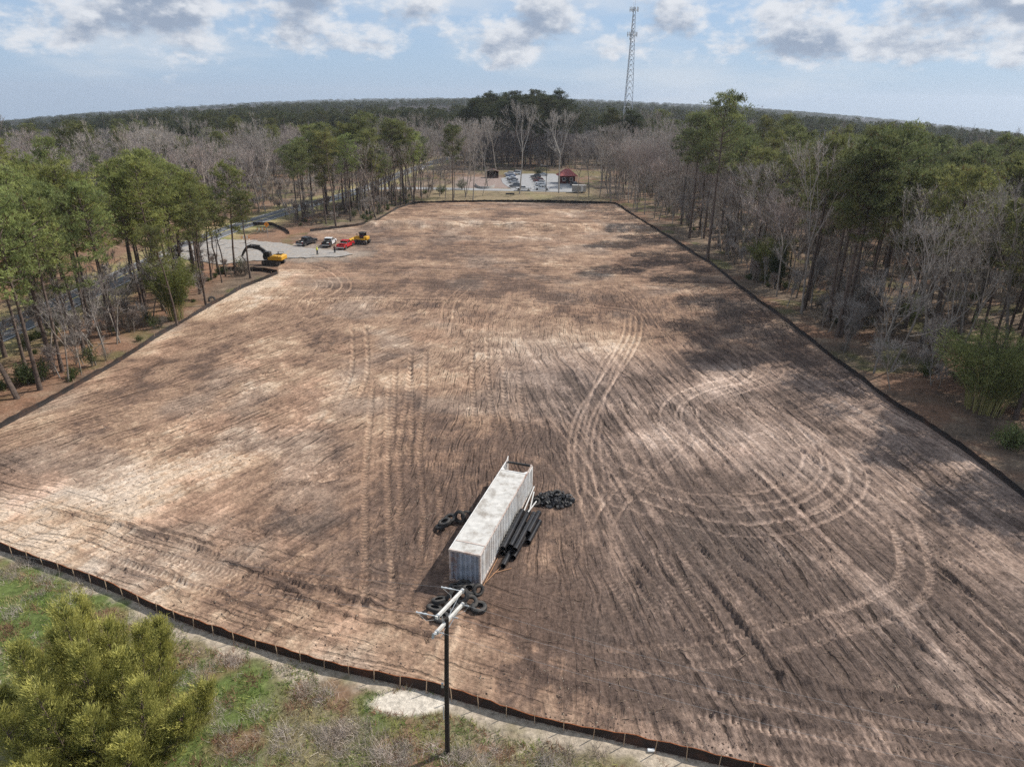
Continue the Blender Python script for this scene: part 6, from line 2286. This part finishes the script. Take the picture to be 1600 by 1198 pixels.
def stuff_instances(name, protos, pts, scales, label=None, tilt=.04):
    """one object: each point of a mesh carries an instance of one of the prototypes"""
    n = len(pts)
    me = bpy.data.meshes.new(name)
    me.vertices.add(n)
    me.vertices.foreach_set('co', np.asarray(pts, np.float32).ravel())
    a = me.attributes.new('sc', 'FLOAT_VECTOR', 'POINT')
    a.data.foreach_set('vector', np.ascontiguousarray(scales, np.float32).ravel())
    for nm, typ, arr in (('rz', 'FLOAT', RNG.uniform(0, 6.28, n).astype(np.float32)), ('pick', 'INT', RNG.integers(0, len(protos), n).astype(np.int32))):
        a = me.attributes.new(nm, typ, 'POINT')
        a.data.foreach_set('value', arr)
    o = bpy.data.objects.new(name, me)
    link(o)
    o['kind'] = 'stuff'
    if label:
        o['label'] = label
    g = bpy.data.node_groups.new(name + ' nodes', 'GeometryNodeTree')
    g.interface.new_socket('Geometry', in_out='INPUT', socket_type='NodeSocketGeometry')
    g.interface.new_socket('Geometry', in_out='OUTPUT', socket_type='NodeSocketGeometry')
    gi, go = g.nodes.new('NodeGroupInput'), g.nodes.new('NodeGroupOutput')
    for p in reversed(protos):
        oi = g.nodes.new('GeometryNodeObjectInfo')
        oi.inputs['Object'].default_value = p
        oi.inputs['As Instance'].default_value = True
        P_LIST.append(oi)
    js = g.nodes.new('GeometryNodeJoinGeometry')
    for oi in P_LIST:
        g.links.new(oi.outputs['Geometry'], js.inputs[0])
    P_LIST.clear()
    iop = g.nodes.new('GeometryNodeInstanceOnPoints')
    g.links.new(gi.outputs[0], iop.inputs['Points'])
    g.links.new(js.outputs[0], iop.inputs['Instance'])
    iop.inputs['Pick Instance'].default_value = True

    def attr(nm, typ):
        a = g.nodes.new('GeometryNodeInputNamedAttribute')
        a.data_type = typ
        a.inputs['Name'].default_value = nm
        return a.outputs['Attribute']
    g.links.new(attr('pick', 'INT'), iop.inputs['Instance Index'])
    cx = g.nodes.new('ShaderNodeCombineXYZ')
    cx.inputs[0].default_value = 0
    g.links.new(attr('rz', 'FLOAT'), cx.inputs[2])
    g.links.new(cx.outputs[0], iop.inputs['Rotation'])
    g.links.new(attr('sc', 'FLOAT_VECTOR'), iop.inputs['Scale'])
    g.links.new(iop.outputs[0], go.inputs[0])
    md = o.modifiers.new('instances', 'NODES')
    md.node_group = g
    return o


P_LIST = []
FP = as_proto('far_pine', [join_np('far_pine', pine_far(300 + i, h_)) for i, h_ in enumerate((21, 24, 26))])
FB = as_proto('far_bare_tree', [join_np('far_bare_tree', bare_proto(320 + i, h_, .5, 3, 3, 22, .30, tw_col=c_, tw_w=.085, tw_len=1.7)) for i, (h_, c_) in enumerate(((18, (.215, .185, .17)), (16, (.23, .185, .165)), (19, (.20, .18, .165))))])


def wood_points(n, r0_, r1_, amax=41):
    """random ground points in the wedge the camera looks over, clear of the near ones"""
    r = np.sqrt(RNG.uniform(r0_ ** 2, r1_ ** 2, n))
    a = np.radians(RNG.uniform(-amax, amax, n))
    x, y = r * np.sin(a), r * np.cos(a)
    q, _, _ = dist_poly(x, y, ROAD[::4])
    m = q > 6
    m &= ~((x > -95) & (x < 62) & (y < 348))
    m &= ~((x > -12) & (x < 50) & (y < 356))
    m &= ~((np.abs(x - TX) < 6) & (np.abs(y - TY_) < 6))
    m &= ~((x > 60) & (y < 236) & (x < 118))
    m &= ~inside(x, y, POND)
    m &= ~((x < -80) & (x > -124) & (y < 144) & (y > 82))
    return x[m], y[m]


px_all, bx_all, ps, bs = [], [], [], []
for n_, ra_, rb_, sc_ in ((4300, 150, 520, 1.0), (6500, 520, 1000, 1.1), (9000, 1000, 1900, 1.5), (7500, 1900, 3600, 2.3), (6000, 3600, 6400, 4.0)):
    x, y = wood_points(n_, ra_, rb_)
    kind = fbm(x / 170, y / 170, 5, 4) + .07 * sstep(2600, 4200, np.hypot(x, y)) + .07 * np.exp(-((x - 90) / 60) ** 2) * sstep(420, 250, y) + .045 * RNG.normal(size=len(x))
    isp = kind > .575 + .030 * sstep(380, 700, np.hypot(x, y))
    z = terrain(x, y) - .3
    P_ = np.stack([x, y, z], 1)
    s_ = RNG.uniform(.68, 1.0, len(x))
    s_ = np.stack([s_ * sc_, s_ * sc_, s_ * np.where(isp, .95, .95) * (1 - .12 * sstep(900, 3000, np.hypot(x, y)))], 1)
    px_all.append(P_[isp])
    ps.append(s_[isp])
    bx_all.append(P_[~isp])
    bs.append(s_[~isp])
xi_, yi_ = [], []
for n_, fn in ((150, lambda: (lambda y: (U(62, 20 + y * .84), y))(U(74, 240))), (100, lambda: (U(-200, -84), U(142, 310))), (30, lambda: (lambda y: (U(50, 90), y))(U(236, 330)))):
    for _ in range(n_):
        x_, y_ = fn()
        if ok(x_, y_, 2.4):
            xi_.append(x_)
            yi_.append(y_)
INB = as_proto('inner_bare_tree', [join_np('inner_bare_tree', pr_) for pr_ in BARES[:4] + BARES_M[:2]])
stuff_instances('leafless_woods', INB, np.stack([xi_, yi_, [zground(a, b) - .1 for a, b in zip(xi_, yi_)]], 1), np.repeat(RNG.uniform(.78, 1.05, len(xi_))[:, None], 3, 1), 'grey leafless trees deep inside the woods on both sides')
stuff_instances('far_pine_woods', FP, np.concatenate(px_all), np.concatenate(ps), 'dark pine woods stretching to the horizon')
stuff_instances('far_bare_woods', FB, np.concatenate(bx_all), np.concatenate(bs), 'grey leafless woods stretching to the horizon')

# ------------------------------------------------------------------ undergrowth, brush and shrubs
BR = []
for i, (h_, c_) in enumerate(((4.5, (.32, .285, .255)), (6.0, (.30, .265, .24)), (3.2, (.33, .265, .225)))):
    BR.append(join_np('brush', bare_proto(400 + i, h_ * 1.45, .27, 3, 3, 20, .36, tw_col=c_, tw_w=.035, tw_len=.9, lean=.15)))
for i, (r_, h_) in enumerate(((1.0, 1.6), (1.4, 2.6))):
    BR.append(join_np('brush', shrub_proto(410 + i, r_, h_, 520, (.15, .12, .09), (.30, .25, .20), size=.5, wd=.03, m=M_TWIG)))
GRN = [join_np('green_brush', shrub_proto(420 + i, r_, h_, 620, (.05, .07, .025), (.14, .16, .05), size=.26, wd=.10)) for i, (r_, h_) in enumerate(((1.1, 1.5), (1.5, 3.0), (.8, 1.0)))]
BRP, GRP = as_proto('brush', BR), as_proto('green_brush', GRN)


def fill(n, x0, x1, y0, y1, dens=.5, marg=1.6):
    x, y = RNG.uniform(x0, x1, n), RNG.uniform(y0, y1, n)
    m = ~inside(x, y, FIELD) & ~inside(x, y, POND)
    m &= fbm(x / 8, y / 8, 4, 3) > dens
    for P_, d_ in ((ROAD[::4], 5.5), (LEFT_F, marg), (FAR_F, marg), (PARK_DRIVE[::4], 5), (GATE_F, 1.5), (SIDE_F, 1.5)):
        q, _, _ = dist_poly(x, y, P_)
        m &= q > d_
    m &= ~((x > -88) & (x < -44) & (y > 136) & (y < 184))
    m &= ~((x > 46) & (x < 60) & (y > 58) & (y < 78))
    m &= ~((x > -30) & (x < 48) & (y > 232) & (y < 352))
    return np.stack([x[m], y[m], [zground(a, b) - .06 for a, b in zip(x[m], y[m])]], 1)


pts = np.concatenate([fill(1500, 47, 128, 48, 240, .46), fill(240, 47, 70, 50, 235, .46), fill(420, 36, 90, 236, 345, .4), fill(300, -72, -52, 60, 136, .52),
                      fill(150, -62, -28, 186, 262, .45), fill(900, -200, -84, 70, 300, .45), fill(420, -104, -58, 186, 330, .4)])
stuff_instances('leafless_brush', BRP, pts, np.repeat(RNG.uniform(.5, 1.15, len(pts))[:, None], 3, 1), 'grey brown leafless brush filling the woods under the trees')
pts = np.concatenate([fill(420, 47, 120, 48, 240, .52), fill(150, -72, -52, 60, 136, .5), fill(110, -62, -28, 186, 262, .5), fill(160, -140, -84, 70, 200, .5), fill(60, 36, 70, 236, 300, .5)])
stuff_instances('evergreen_brush', GRP, pts, np.repeat(RNG.uniform(.5, 1.1, len(pts))[:, None], 3, 1), 'low evergreen brush scattered under the trees')


def bamboo(seed, n, hgt, rad, c0, c1, leaves=26):
    rng = np.random.default_rng(seed)
    p0, p1, ra, rb, P, O = [], [], [], [], [], []
    for i in range(n):
        az, k = rng.uniform(0, 6.28), rng.random() ** .5
        b = np.array([math.cos(az) * rad * .35 * k, math.sin(az) * rad * .35 * k, 0])
        hh = hgt * rng.uniform(.65, 1.05)
        out = np.array([math.cos(az), math.sin(az), 0]) * rad * k
        q = [b + np.array([0, 0, hh]) * t + out * t ** 2 * rng.uniform(.7, 1.1) - np.array([0, 0, hh * .14]) * max(0, t - .6) ** 2 * 6 for t in (0, .3, .6, .85, 1.05)]
        for a, c in zip(q[:-1], q[1:]):
            p0.append(a)
            p1.append(c)
        ra += [.045, .04, .03, .02]
        rb += [.04, .03, .02, .008]
        for j in range(leaves):
            t = rng.uniform(.28, 1)
            s_ = t * 4
            a = q[min(3, int(s_))]
            c = q[min(3, int(s_)) + 1]
            m_ = 9
            P.append(a + (c - a) * (s_ - int(s_)) + rng.normal(0, .34, (m_, 3)))
            O.append(np.tile(unit(out / rad * .6 + np.array([0, 0, .25])), (m_, 1)))
    P, O = np.concatenate(P), np.concatenate(O)
    q = rng.random((len(P), 1)) * .7 + .3 * np.clip(P[:, 2:3] / hgt, 0, 1)
    Cc = A3(c0) * (1 - q) + A3(c1) * q
    return (segs_mesh('culms', p0, p1, ra, rb, mat('bamboo culm %d' % seed, (.30, .27, .10), .6, var=.2), 5),
            blades_mesh('foliage', P, unit(O + rng.normal(0, .6, P.shape)), .34 * rng.uniform(.6, 1.3, len(P)), .085 * rng.uniform(.7, 1.3, len(P)), Cc, M_LEAF, rng))


for seed, p, n, hgt, rad, c0, c1, lab, nm, cat in (
        (1, (287, 499), 70, 10.5, 3.2, (.08, .11, .03), (.27, .28, .08), 'tall yellow green bamboo clump at the left fence', 'bamboo_clump', 'bamboo'),
        (2, (1490, 640), 110, 9.6, 5.8, (.07, .10, .03), (.30, .32, .11), 'broad dark green bamboo clump by the right fence', 'bamboo_clump', 'bamboo'),
        (3, (1165, 436), 40, 9.0, 3.6, (.10, .12, .035), (.27, .28, .09), 'pale yellow green bamboo clump in the right woods near the tallest pine', 'bamboo_clump', 'bamboo')):
    x, y = at(*p)
    x += 3.4 if x > 0 else -1.2
    tree(nm, bamboo(seed, n, hgt, rad, c0, c1), x, y, 1.0, lab, None, cat, tilt=0)
for seed, p, r_, h_, n, c0, c1, lab in (
        (11, (1200, 452), 2.6, 9.0, 5200, (.022, .032, .014), (.055, .07, .026), 'very dark rounded evergreen beside the pale bamboo in the right woods'),
        (12, (841, 274.5), 2.8, 3.6, 1800, (.03, .04, .018), (.06, .075, .03), 'dark round bush at the back of the far parking rows'),
        (13, (722, 296), 2.6, 4.0, 1600, (.07, .09, .05), (.17, .20, .11), 'grey green shrub on the far verge left of the curved wall'),
        (14, (690, 303), 2.2, 3.2, 1500, (.05, .07, .03), (.14, .17, .07), 'green shrub at the left corner behind the far fence'),
        (15, (1560, 700), 2.0, 2.4, 2400, (.08, .11, .04), (.22, .25, .09), 'bright green low shrub right of the broad bamboo by the right fence'),
        (16, (1405, 505), 2.2, 5.0, 2600, (.09, .13, .03), (.26, .30, .08), 'bright green young evergreen inside the right woods above the broad bamboo'),
        (17, (45, 600), 1.5, 2.6, 1400, (.05, .075, .03), (.15, .17, .07), 'green shrub at the foot of the foremost left pine')):
    x, y = at(*p)
    if x > 40:
        x += 1.2
    tree('evergreen_shrub', shrub_proto(seed, r_, h_, n, c0, c1, size=.3, wd=.12, stems=22), x, y, 1.0, lab, None, 'shrub', tilt=0)

# ------------------------------------------------------------------ the big cedar in the near left corner
def cedar(seed, hgt, rad):
    rng = np.random.default_rng(seed)
    p0, p1, ra, rb = [], [], [], []
    P, D_, Cc, Ln, Wd = [], [], [], [], []
    lead = []
    for i in range(28):
        az = i * 2.4 + rng.normal(0, .3)
        k = (i / 28) ** .55
        top = np.array([math.cos(az) * rad * .72 * k, math.sin(az) * rad * .72 * k, hgt * (1.0 - .56 * k ** 1.4) * rng.uniform(.9, 1.08)])
        b = np.array([math.cos(az) * .4 * k, math.sin(az) * .4 * k, 0])
        m_ = b * .3 + top * np.array([.75, .75, .45])
        lead.append((b, m_, top))
        p0 += [b, m_]
        p1 += [m_, top]
        ra += [.13, .06]
        rb += [.06, .012]
    for b, m_, top in lead:
        Lh = np.linalg.norm(top - b)
        nspr = 165
        for j in range(nspr):
            t = rng.uniform(.10, 1.0)
            c = (b + (m_ - b) * t * 2) if t < .5 else (m_ + (top - m_) * (t * 2 - 1))
            az = rng.uniform(0, 6.28)
            ext = (1.9 * (1 - t) ** .75 + .30) * rng.uniform(.45, 1.1)
            dr = unit(np.array([math.cos(az), math.sin(az), .50 + .5 * t]))
            base = c + dr * ext * .55
            n = 76
            u = rng.random(n)
            pos = base + dr * (u * ext * .75)[:, None] + rng.normal(0, .10, (n, 3)) + np.array([0, 0, 1.0]) * (u ** 2 * .28)[:, None]
            dd = unit(dr * .8 + np.array([0, 0, .75]) + rng.normal(0, .34, (n, 3)))
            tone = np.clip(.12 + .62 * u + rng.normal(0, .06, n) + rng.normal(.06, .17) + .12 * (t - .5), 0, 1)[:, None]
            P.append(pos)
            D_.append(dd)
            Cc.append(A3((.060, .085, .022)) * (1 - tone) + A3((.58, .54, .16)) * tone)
            Ln.append(.19 * rng.uniform(.6, 1.4, n))
            Wd.append(.036 * rng.uniform(.6, 1.3, n))
            if j % 4 == 0:
                p0.append(c)
                p1.append(base + dr * ext * .3)
                ra.append(.03)
                rb.append(.01)
    P = np.concatenate(P)
    P[:, 2] = np.maximum(P[:, 2], .05)
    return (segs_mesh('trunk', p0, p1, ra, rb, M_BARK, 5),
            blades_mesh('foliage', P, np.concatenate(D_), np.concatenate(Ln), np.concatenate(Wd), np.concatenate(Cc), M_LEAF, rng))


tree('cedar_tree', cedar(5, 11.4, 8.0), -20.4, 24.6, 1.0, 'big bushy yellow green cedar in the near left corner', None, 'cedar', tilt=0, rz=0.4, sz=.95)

# ------------------------------------------------------------------ rough grass, dead stems and clods of the near strip
gx, gy = RNG.uniform(-60, 30, 150000), RNG.uniform(13, 56, 150000)
dn, _, sg = dist_poly(gx, gy, NEAR_F)
m = ~inside(gx, gy, FIELD) & (gy < 34 + np.maximum(0, -gx) * .5) & (dn > .45 + 3.0 * (fbm(gx / 2.2, gy / 2.2, 6, 3) - .40)) & (np.hypot((gx - px_) / 2.3, (gy - py_) / .9) > .95)
m &= fbm(gx / 1.3, gy / 1.3, 3, 2) > .30
gx, gy = gx[m], gy[m]
n = len(gx)
gz = np.array([zground(a, b) for a, b in zip(gx, gy)])
kind = fbm(gx / 3.2, gy / 3.2, 9, 3)
k2 = fbm(gx / 1.4, gy / 1.4, 12, 3)
P_ = np.stack([gx, gy, gz], 1)
PAL = np.array([(.165, .235, .06), (.31, .33, .10), (.46, .40, .20), (.30, .17, .11), (.46, .41, .33)])
idx = np.where(kind < .40, 2, np.where(kind < .48, 1, np.where(kind < .62, 0, 1)))
idx = np.where((k2 > .60) & (RNG.random(n) < .75), 3, idx)
idx = np.where((k2 < .36) & (RNG.random(n) < .8), 4, idx)
flip = RNG.random(n) < .18
idx = np.where(flip, RNG.integers(0, 5, n), idx)
Cc = PAL[idx] * RNG.uniform(.6, 1.35, (n, 1))
rep_ = 3
P3 = np.repeat(P_, rep_, 0) + np.concatenate([RNG.normal(0, .07, (n * rep_, 2)), np.zeros((n * rep_, 1))], 1)
D3 = unit(RNG.normal(0, .55, (n * rep_, 3)) + np.array([0, 0, .85]))
D3[:, 2] = np.abs(D3[:, 2])
L3 = RNG.uniform(.12, .42, n * rep_) * np.repeat(np.where(idx >= 3, 1.35, 1.0) * (.7 + .8 * k2), rep_)
g_me = blades_mesh('rough_grass', P3, D3, L3, RNG.uniform(.018, .05, n * rep_), np.repeat(Cc, rep_, 0), M_GRASS, RNG)
o = bpy.data.objects.new('rough_grass', g_me)
link(o)
o['kind'] = 'stuff'
# tangles of dead stems
bpts, bsc = [], []
for px, py, n_, rx, ry in ((345, 1140, 7, 1.6, 1.3), (380, 1180, 7, 2.0, 1.0), (440, 1165, 7, 1.6, 1.2), (560, 1140, 7, 1.3, 1.5), (570, 1175, 7, 1.6, .8), (500, 1150, 7, 1.5, .8), (620, 1180, 7, 1.6, .6),
                           (730, 1185, 10, 2.4, .7), (860, 1190, 9, 3, .6), (310, 1060, 5, 1.5, 1), (495, 1085, 6, 1.2, .6), (360, 1035, 4, 1.2, .5), (20, 900, 16, 2.5, 2), (60, 930, 12, 2.5, 2)):
    x, y = at(px, py)
    for _ in range(n_):
        bpts.append((x + random.gauss(0, rx * .6), y + random.gauss(0, ry * .6), 0))
        bsc.append(U(.35, .9))
BT = []
for i in range(4):
    rng = np.random.default_rng(500 + i)
    n_ = 130
    P5 = rng.normal(0, .38, (n_, 3)) * np.array([1, 1, .0])
    D5 = unit(rng.normal(0, .7, (n_, 3)) + np.array([.15, 0, .75]))
    D5[:, 2] = np.abs(D5[:, 2])
    c_ = A3(((.36, .31, .27), (.33, .27, .22), (.40, .34, .29), (.28, .22, .18))[i]) * rng.uniform(.6, 1.25, (n_, 1))
    BT.append(bpy.data.objects.new('dead_stems', blades_mesh('dead_stems', P5, D5, rng.uniform(.4, 1.3, n_), rng.uniform(.015, .028, n_), c_ * 1.35, M_TWIG, rng)))
bp_ = np.array(bpts)
mm = ~inside(bp_[:, 0], bp_[:, 1], FIELD)
stuff_instances('dead_stems', BT, bp_[mm], np.repeat(np.array(bsc)[mm][:, None], 3, 1), 'tangled pale dead stems in the near grass strip')
# soil clods on the field: small angular lumps
def clod_mesh(seed):
    rng = np.random.default_rng(seed)
    v = np.array([(1, 0, 0), (-1, 0, 0), (0, 1, 0), (0, -1, 0), (0, 0, .7), (0, 0, -.5)], float) * rng.uniform(.6, 1.2, (6, 3)) + rng.normal(0, .12, (6, 3))
    f = [(0, 2, 4), (2, 1, 4), (1, 3, 4), (3, 0, 4), (2, 0, 5), (1, 2, 5), (3, 1, 5), (0, 3, 5)]
    return mesh_np('clod', v, f, M_CLOD[seed % len(M_CLOD)])


M_CLOD = [mat('brown soil clod', (.17, .115, .085), .95, var=.3, scale=1), mat('dark soil clod', (.085, .06, .05), .95, var=.3, scale=1), mat('sandy clod', (.36, .285, .21), .95, var=.25, scale=1),
          mat('dark brown clod', (.11, .078, .06), .95, var=.3, scale=1)]
CL = [bpy.data.objects.new('clod', clod_mesh(i)) for i in range(8)]
cx_, cy_ = RNG.uniform(-50, 46, 60000), 26 + 120 * RNG.random(60000) ** 1.7
m = inside(cx_, cy_, FIELD) & (fbm(cx_ / 5, cy_ / 5, 7, 4) + .25 * fbm(cx_ / .8, cy_ / .8, 3, 2) > .68)
uu = (cx_ - cxm) * cdx + (cy_ - cym) * cdy
vv = (cx_ - cxm) * cdy - (cy_ - cym) * cdx
m &= ~((np.abs(uu) < 7.2) & (np.abs(vv) < 1.5))
cx_, cy_ = cx_[m], cy_[m]
s_ = .025 + .10 * RNG.random(len(cx_)) ** 4
stuff_instances('soil_clods', CL, np.stack([cx_, cy_, [zground(a, b) for a, b in zip(cx_, cy_)]], 1), np.repeat(s_[:, None], 3, 1))
# roots and sticks left on the soil
rx_, ry_ = RNG.uniform(-48, 44, 5200), 27 + 110 * RNG.random(5200) ** 1.6
m = inside(rx_, ry_, FIELD) & (fbm(rx_ / 6, ry_ / 6, 2, 3) > .47)
rx_, ry_ = rx_[m], ry_[m]
a = RNG.uniform(0, 6.28, len(rx_))
Ls = .2 + .9 * RNG.random(len(rx_)) ** 3
z0 = np.array([zground(p, q) for p, q in zip(rx_, ry_)]) + .03
P0 = np.stack([rx_, ry_, z0], 1)
P1 = P0 + np.stack([np.cos(a) * Ls, np.sin(a) * Ls, RNG.uniform(-.02, .10, len(Ls))], 1)
sm = segs_mesh('sticks', P0, P1, RNG.uniform(.012, .03, len(Ls)), RNG.uniform(.006, .015, len(Ls)), mat('root wood', (.26, .185, .13), .9, var=.4, scale=.7), 3)
o = bpy.data.objects.new('sticks', sm)
link(o)
o['kind'] = 'stuff'

# ------------------------------------------------------------------ labels that tell the trees of one wood apart
ORD = ['leftmost', 'second from left', 'third from left', 'fourth from left', 'fifth from left', 'sixth from left', 'seventh from left', 'eighth from left', 'ninth from left', 'tenth from left', 'eleventh from left', 'twelfth from left', 'thirteenth from left', 'fourteenth from left', 'fifteenth from left', 'sixteenth from left', 'seventeenth from left', 'eighteenth from left', 'nineteenth from left']


def screen_x(x, y):
    return x / (y * math.cos(PITCH) + CAM_H * math.sin(PITCH))


def describe(g, x, y, tall):
    sz = 'tall ' if tall else 'small '
    right = ('beside the broad bamboo', 'between the right bamboos', 'by the pale bamboo', 'beyond the tallest pine', 'by far corner')[
        0 if y < 84 else 1 if y < 112 else 2 if y < 142 else 3 if y < 178 else 4]
    row = 'edge' if x < 54 else 'inside' if x < 68 else 'deep' if x < 90 else 'far back'
    if g == 'grey bare trees of the right woods':
        return sz + 'bare tree, right woods ' + row + ('' if x < 90 else ', outer' if x > 106 else '') + ' ' + right
    if g == 'pines of the right woods':
        return sz + 'pine, right woods ' + row + ' ' + right
    if g == 'pines between the road and the left fence':
        return sz + 'pine ' + ('before the left bamboo' if y < 96 else 'level with the left bamboo' if y < 112 else 'beyond the left bamboo') + (', road side' if x < -62 else ', fence side')
    if g == 'pines across the road on the left':
        return sz + 'pine across the left road, ' + ('nearer half, ' if y < 112 else 'farther half, ') + ('roadside' if x > -93 else 'middle' if x > -108 else 'back')
    if g == 'grey bare trees of the far left wood':
        return sz + 'bare tree, far left wood, ' + ('front, ' if y < 190 else 'middle, ' if y < 245 else 'rear, ') + ('close to the road' if x > -90 else 'roadside' if x > -110 else 'centre' if x > -145 else 'outer side')
    if g == 'pines in the row behind the parked trucks':
        return sz + 'high crowned pine behind the trucks' + (', by the orange sign' if y < 205 else ', at the fence bend' if y < 226 else ', toward the far fence')
    if g == 'bare trees behind the far left fence bend':
        return sz + 'bare tree behind the fence bend, ' + ('nearest the trucks' if y < 220 else 'halfway along' if y < 243 else 'by the driveway')
    if g == 'bare trees right of the far car park':
        return sz + 'bare tree right of the car park, ' + ('before the fence corner' if y < 228 else 'at the fence corner' if y < 268 else 'beside the kiosk' if y < 300 else 'behind the kiosk') + ('' if x < 58 else ' outside')
    if g == 'pines of the stand behind the far car park':
        return sz + 'pine, stand behind the car park, ' + ('front' if y < 366 else 'middle' if y < 402 else 'back') + (' left' if x < 4 else ' right')
    if g == 'thin young pines near the excavator':
        return sz + 'thin pine pole ' + ('near the excavator boom' if y > 128 else 'below the excavator')
    if g == 'slender bare trees along the left fence':
        return sz + 'slender bare tree ' + ('before the left bamboo' if y < 96 else 'beyond the left bamboo') + (', road side' if x < -62 else ', fence side')
    if g == 'bare trees left of the far parking rows':
        return sz + 'bare tree left of the parking rows, ' + ('by the road' if x < -28 else 'near the shelter')
    if g == 'dark pines above the far left grey wood':
        return 'dark pine over the grey far left wood, ' + ('front' if y < 240 else 'middle' if y < 310 else 'rear')
    if g == 'pines right of the far car park':
        return 'dark pine among bare trees right of the car park'
    return None


byg = {}
for o in [q for q in bpy.data.objects if q.parent is None and q.get('group') and q.get('category') in ('pine tree', 'bare tree')]:
    byg.setdefault(o['group'], []).append(o)
for g, obs in byg.items():
    hts = sorted(o.children[0].data.vertices[0].co.z * 0 + max(c[2] for c in o.children[1].bound_box) * o.scale[2] for o in obs)
    med_h = hts[len(hts) // 2]
    cells = {}
    for o in obs:
        tall = max(c[2] for c in o.children[1].bound_box) * o.scale[2] >= med_h
        d = describe(g, o.location.x, o.location.y, tall)
        if d:
            cells.setdefault(d, []).append(o)
    for base, ob in cells.items():
        ob.sort(key=lambda q: screen_x(q.location.x, q.location.y))
        for k, o in enumerate(ob):
            o['label'] = base + (', ' + (ORD[k] if k < len(ORD) else 'rightmost group') if len(ob) > 1 else '')

# ---- haze box: pale air that fades the far woods
hm = bpy.data.materials.new('air')
hm.use_nodes = True
ht = hm.node_tree
ht.nodes.clear()
pv = ht.nodes.new('ShaderNodeVolumePrincipled')
pv.inputs['Color'].default_value = (0.80, 0.88, 1.0, 1)
pv.inputs['Density'].default_value = 0.000095
pv.inputs['Anisotropy'].default_value = 0.3
ho = ht.nodes.new('ShaderNodeOutputMaterial')
ht.links.new(pv.outputs[0], ho.inputs['Volume'])
hz_o = MB().box(0, 3550, -113, 15400, 8000, 400).build('haze', hm)
hz_o['kind'] = 'stuff'
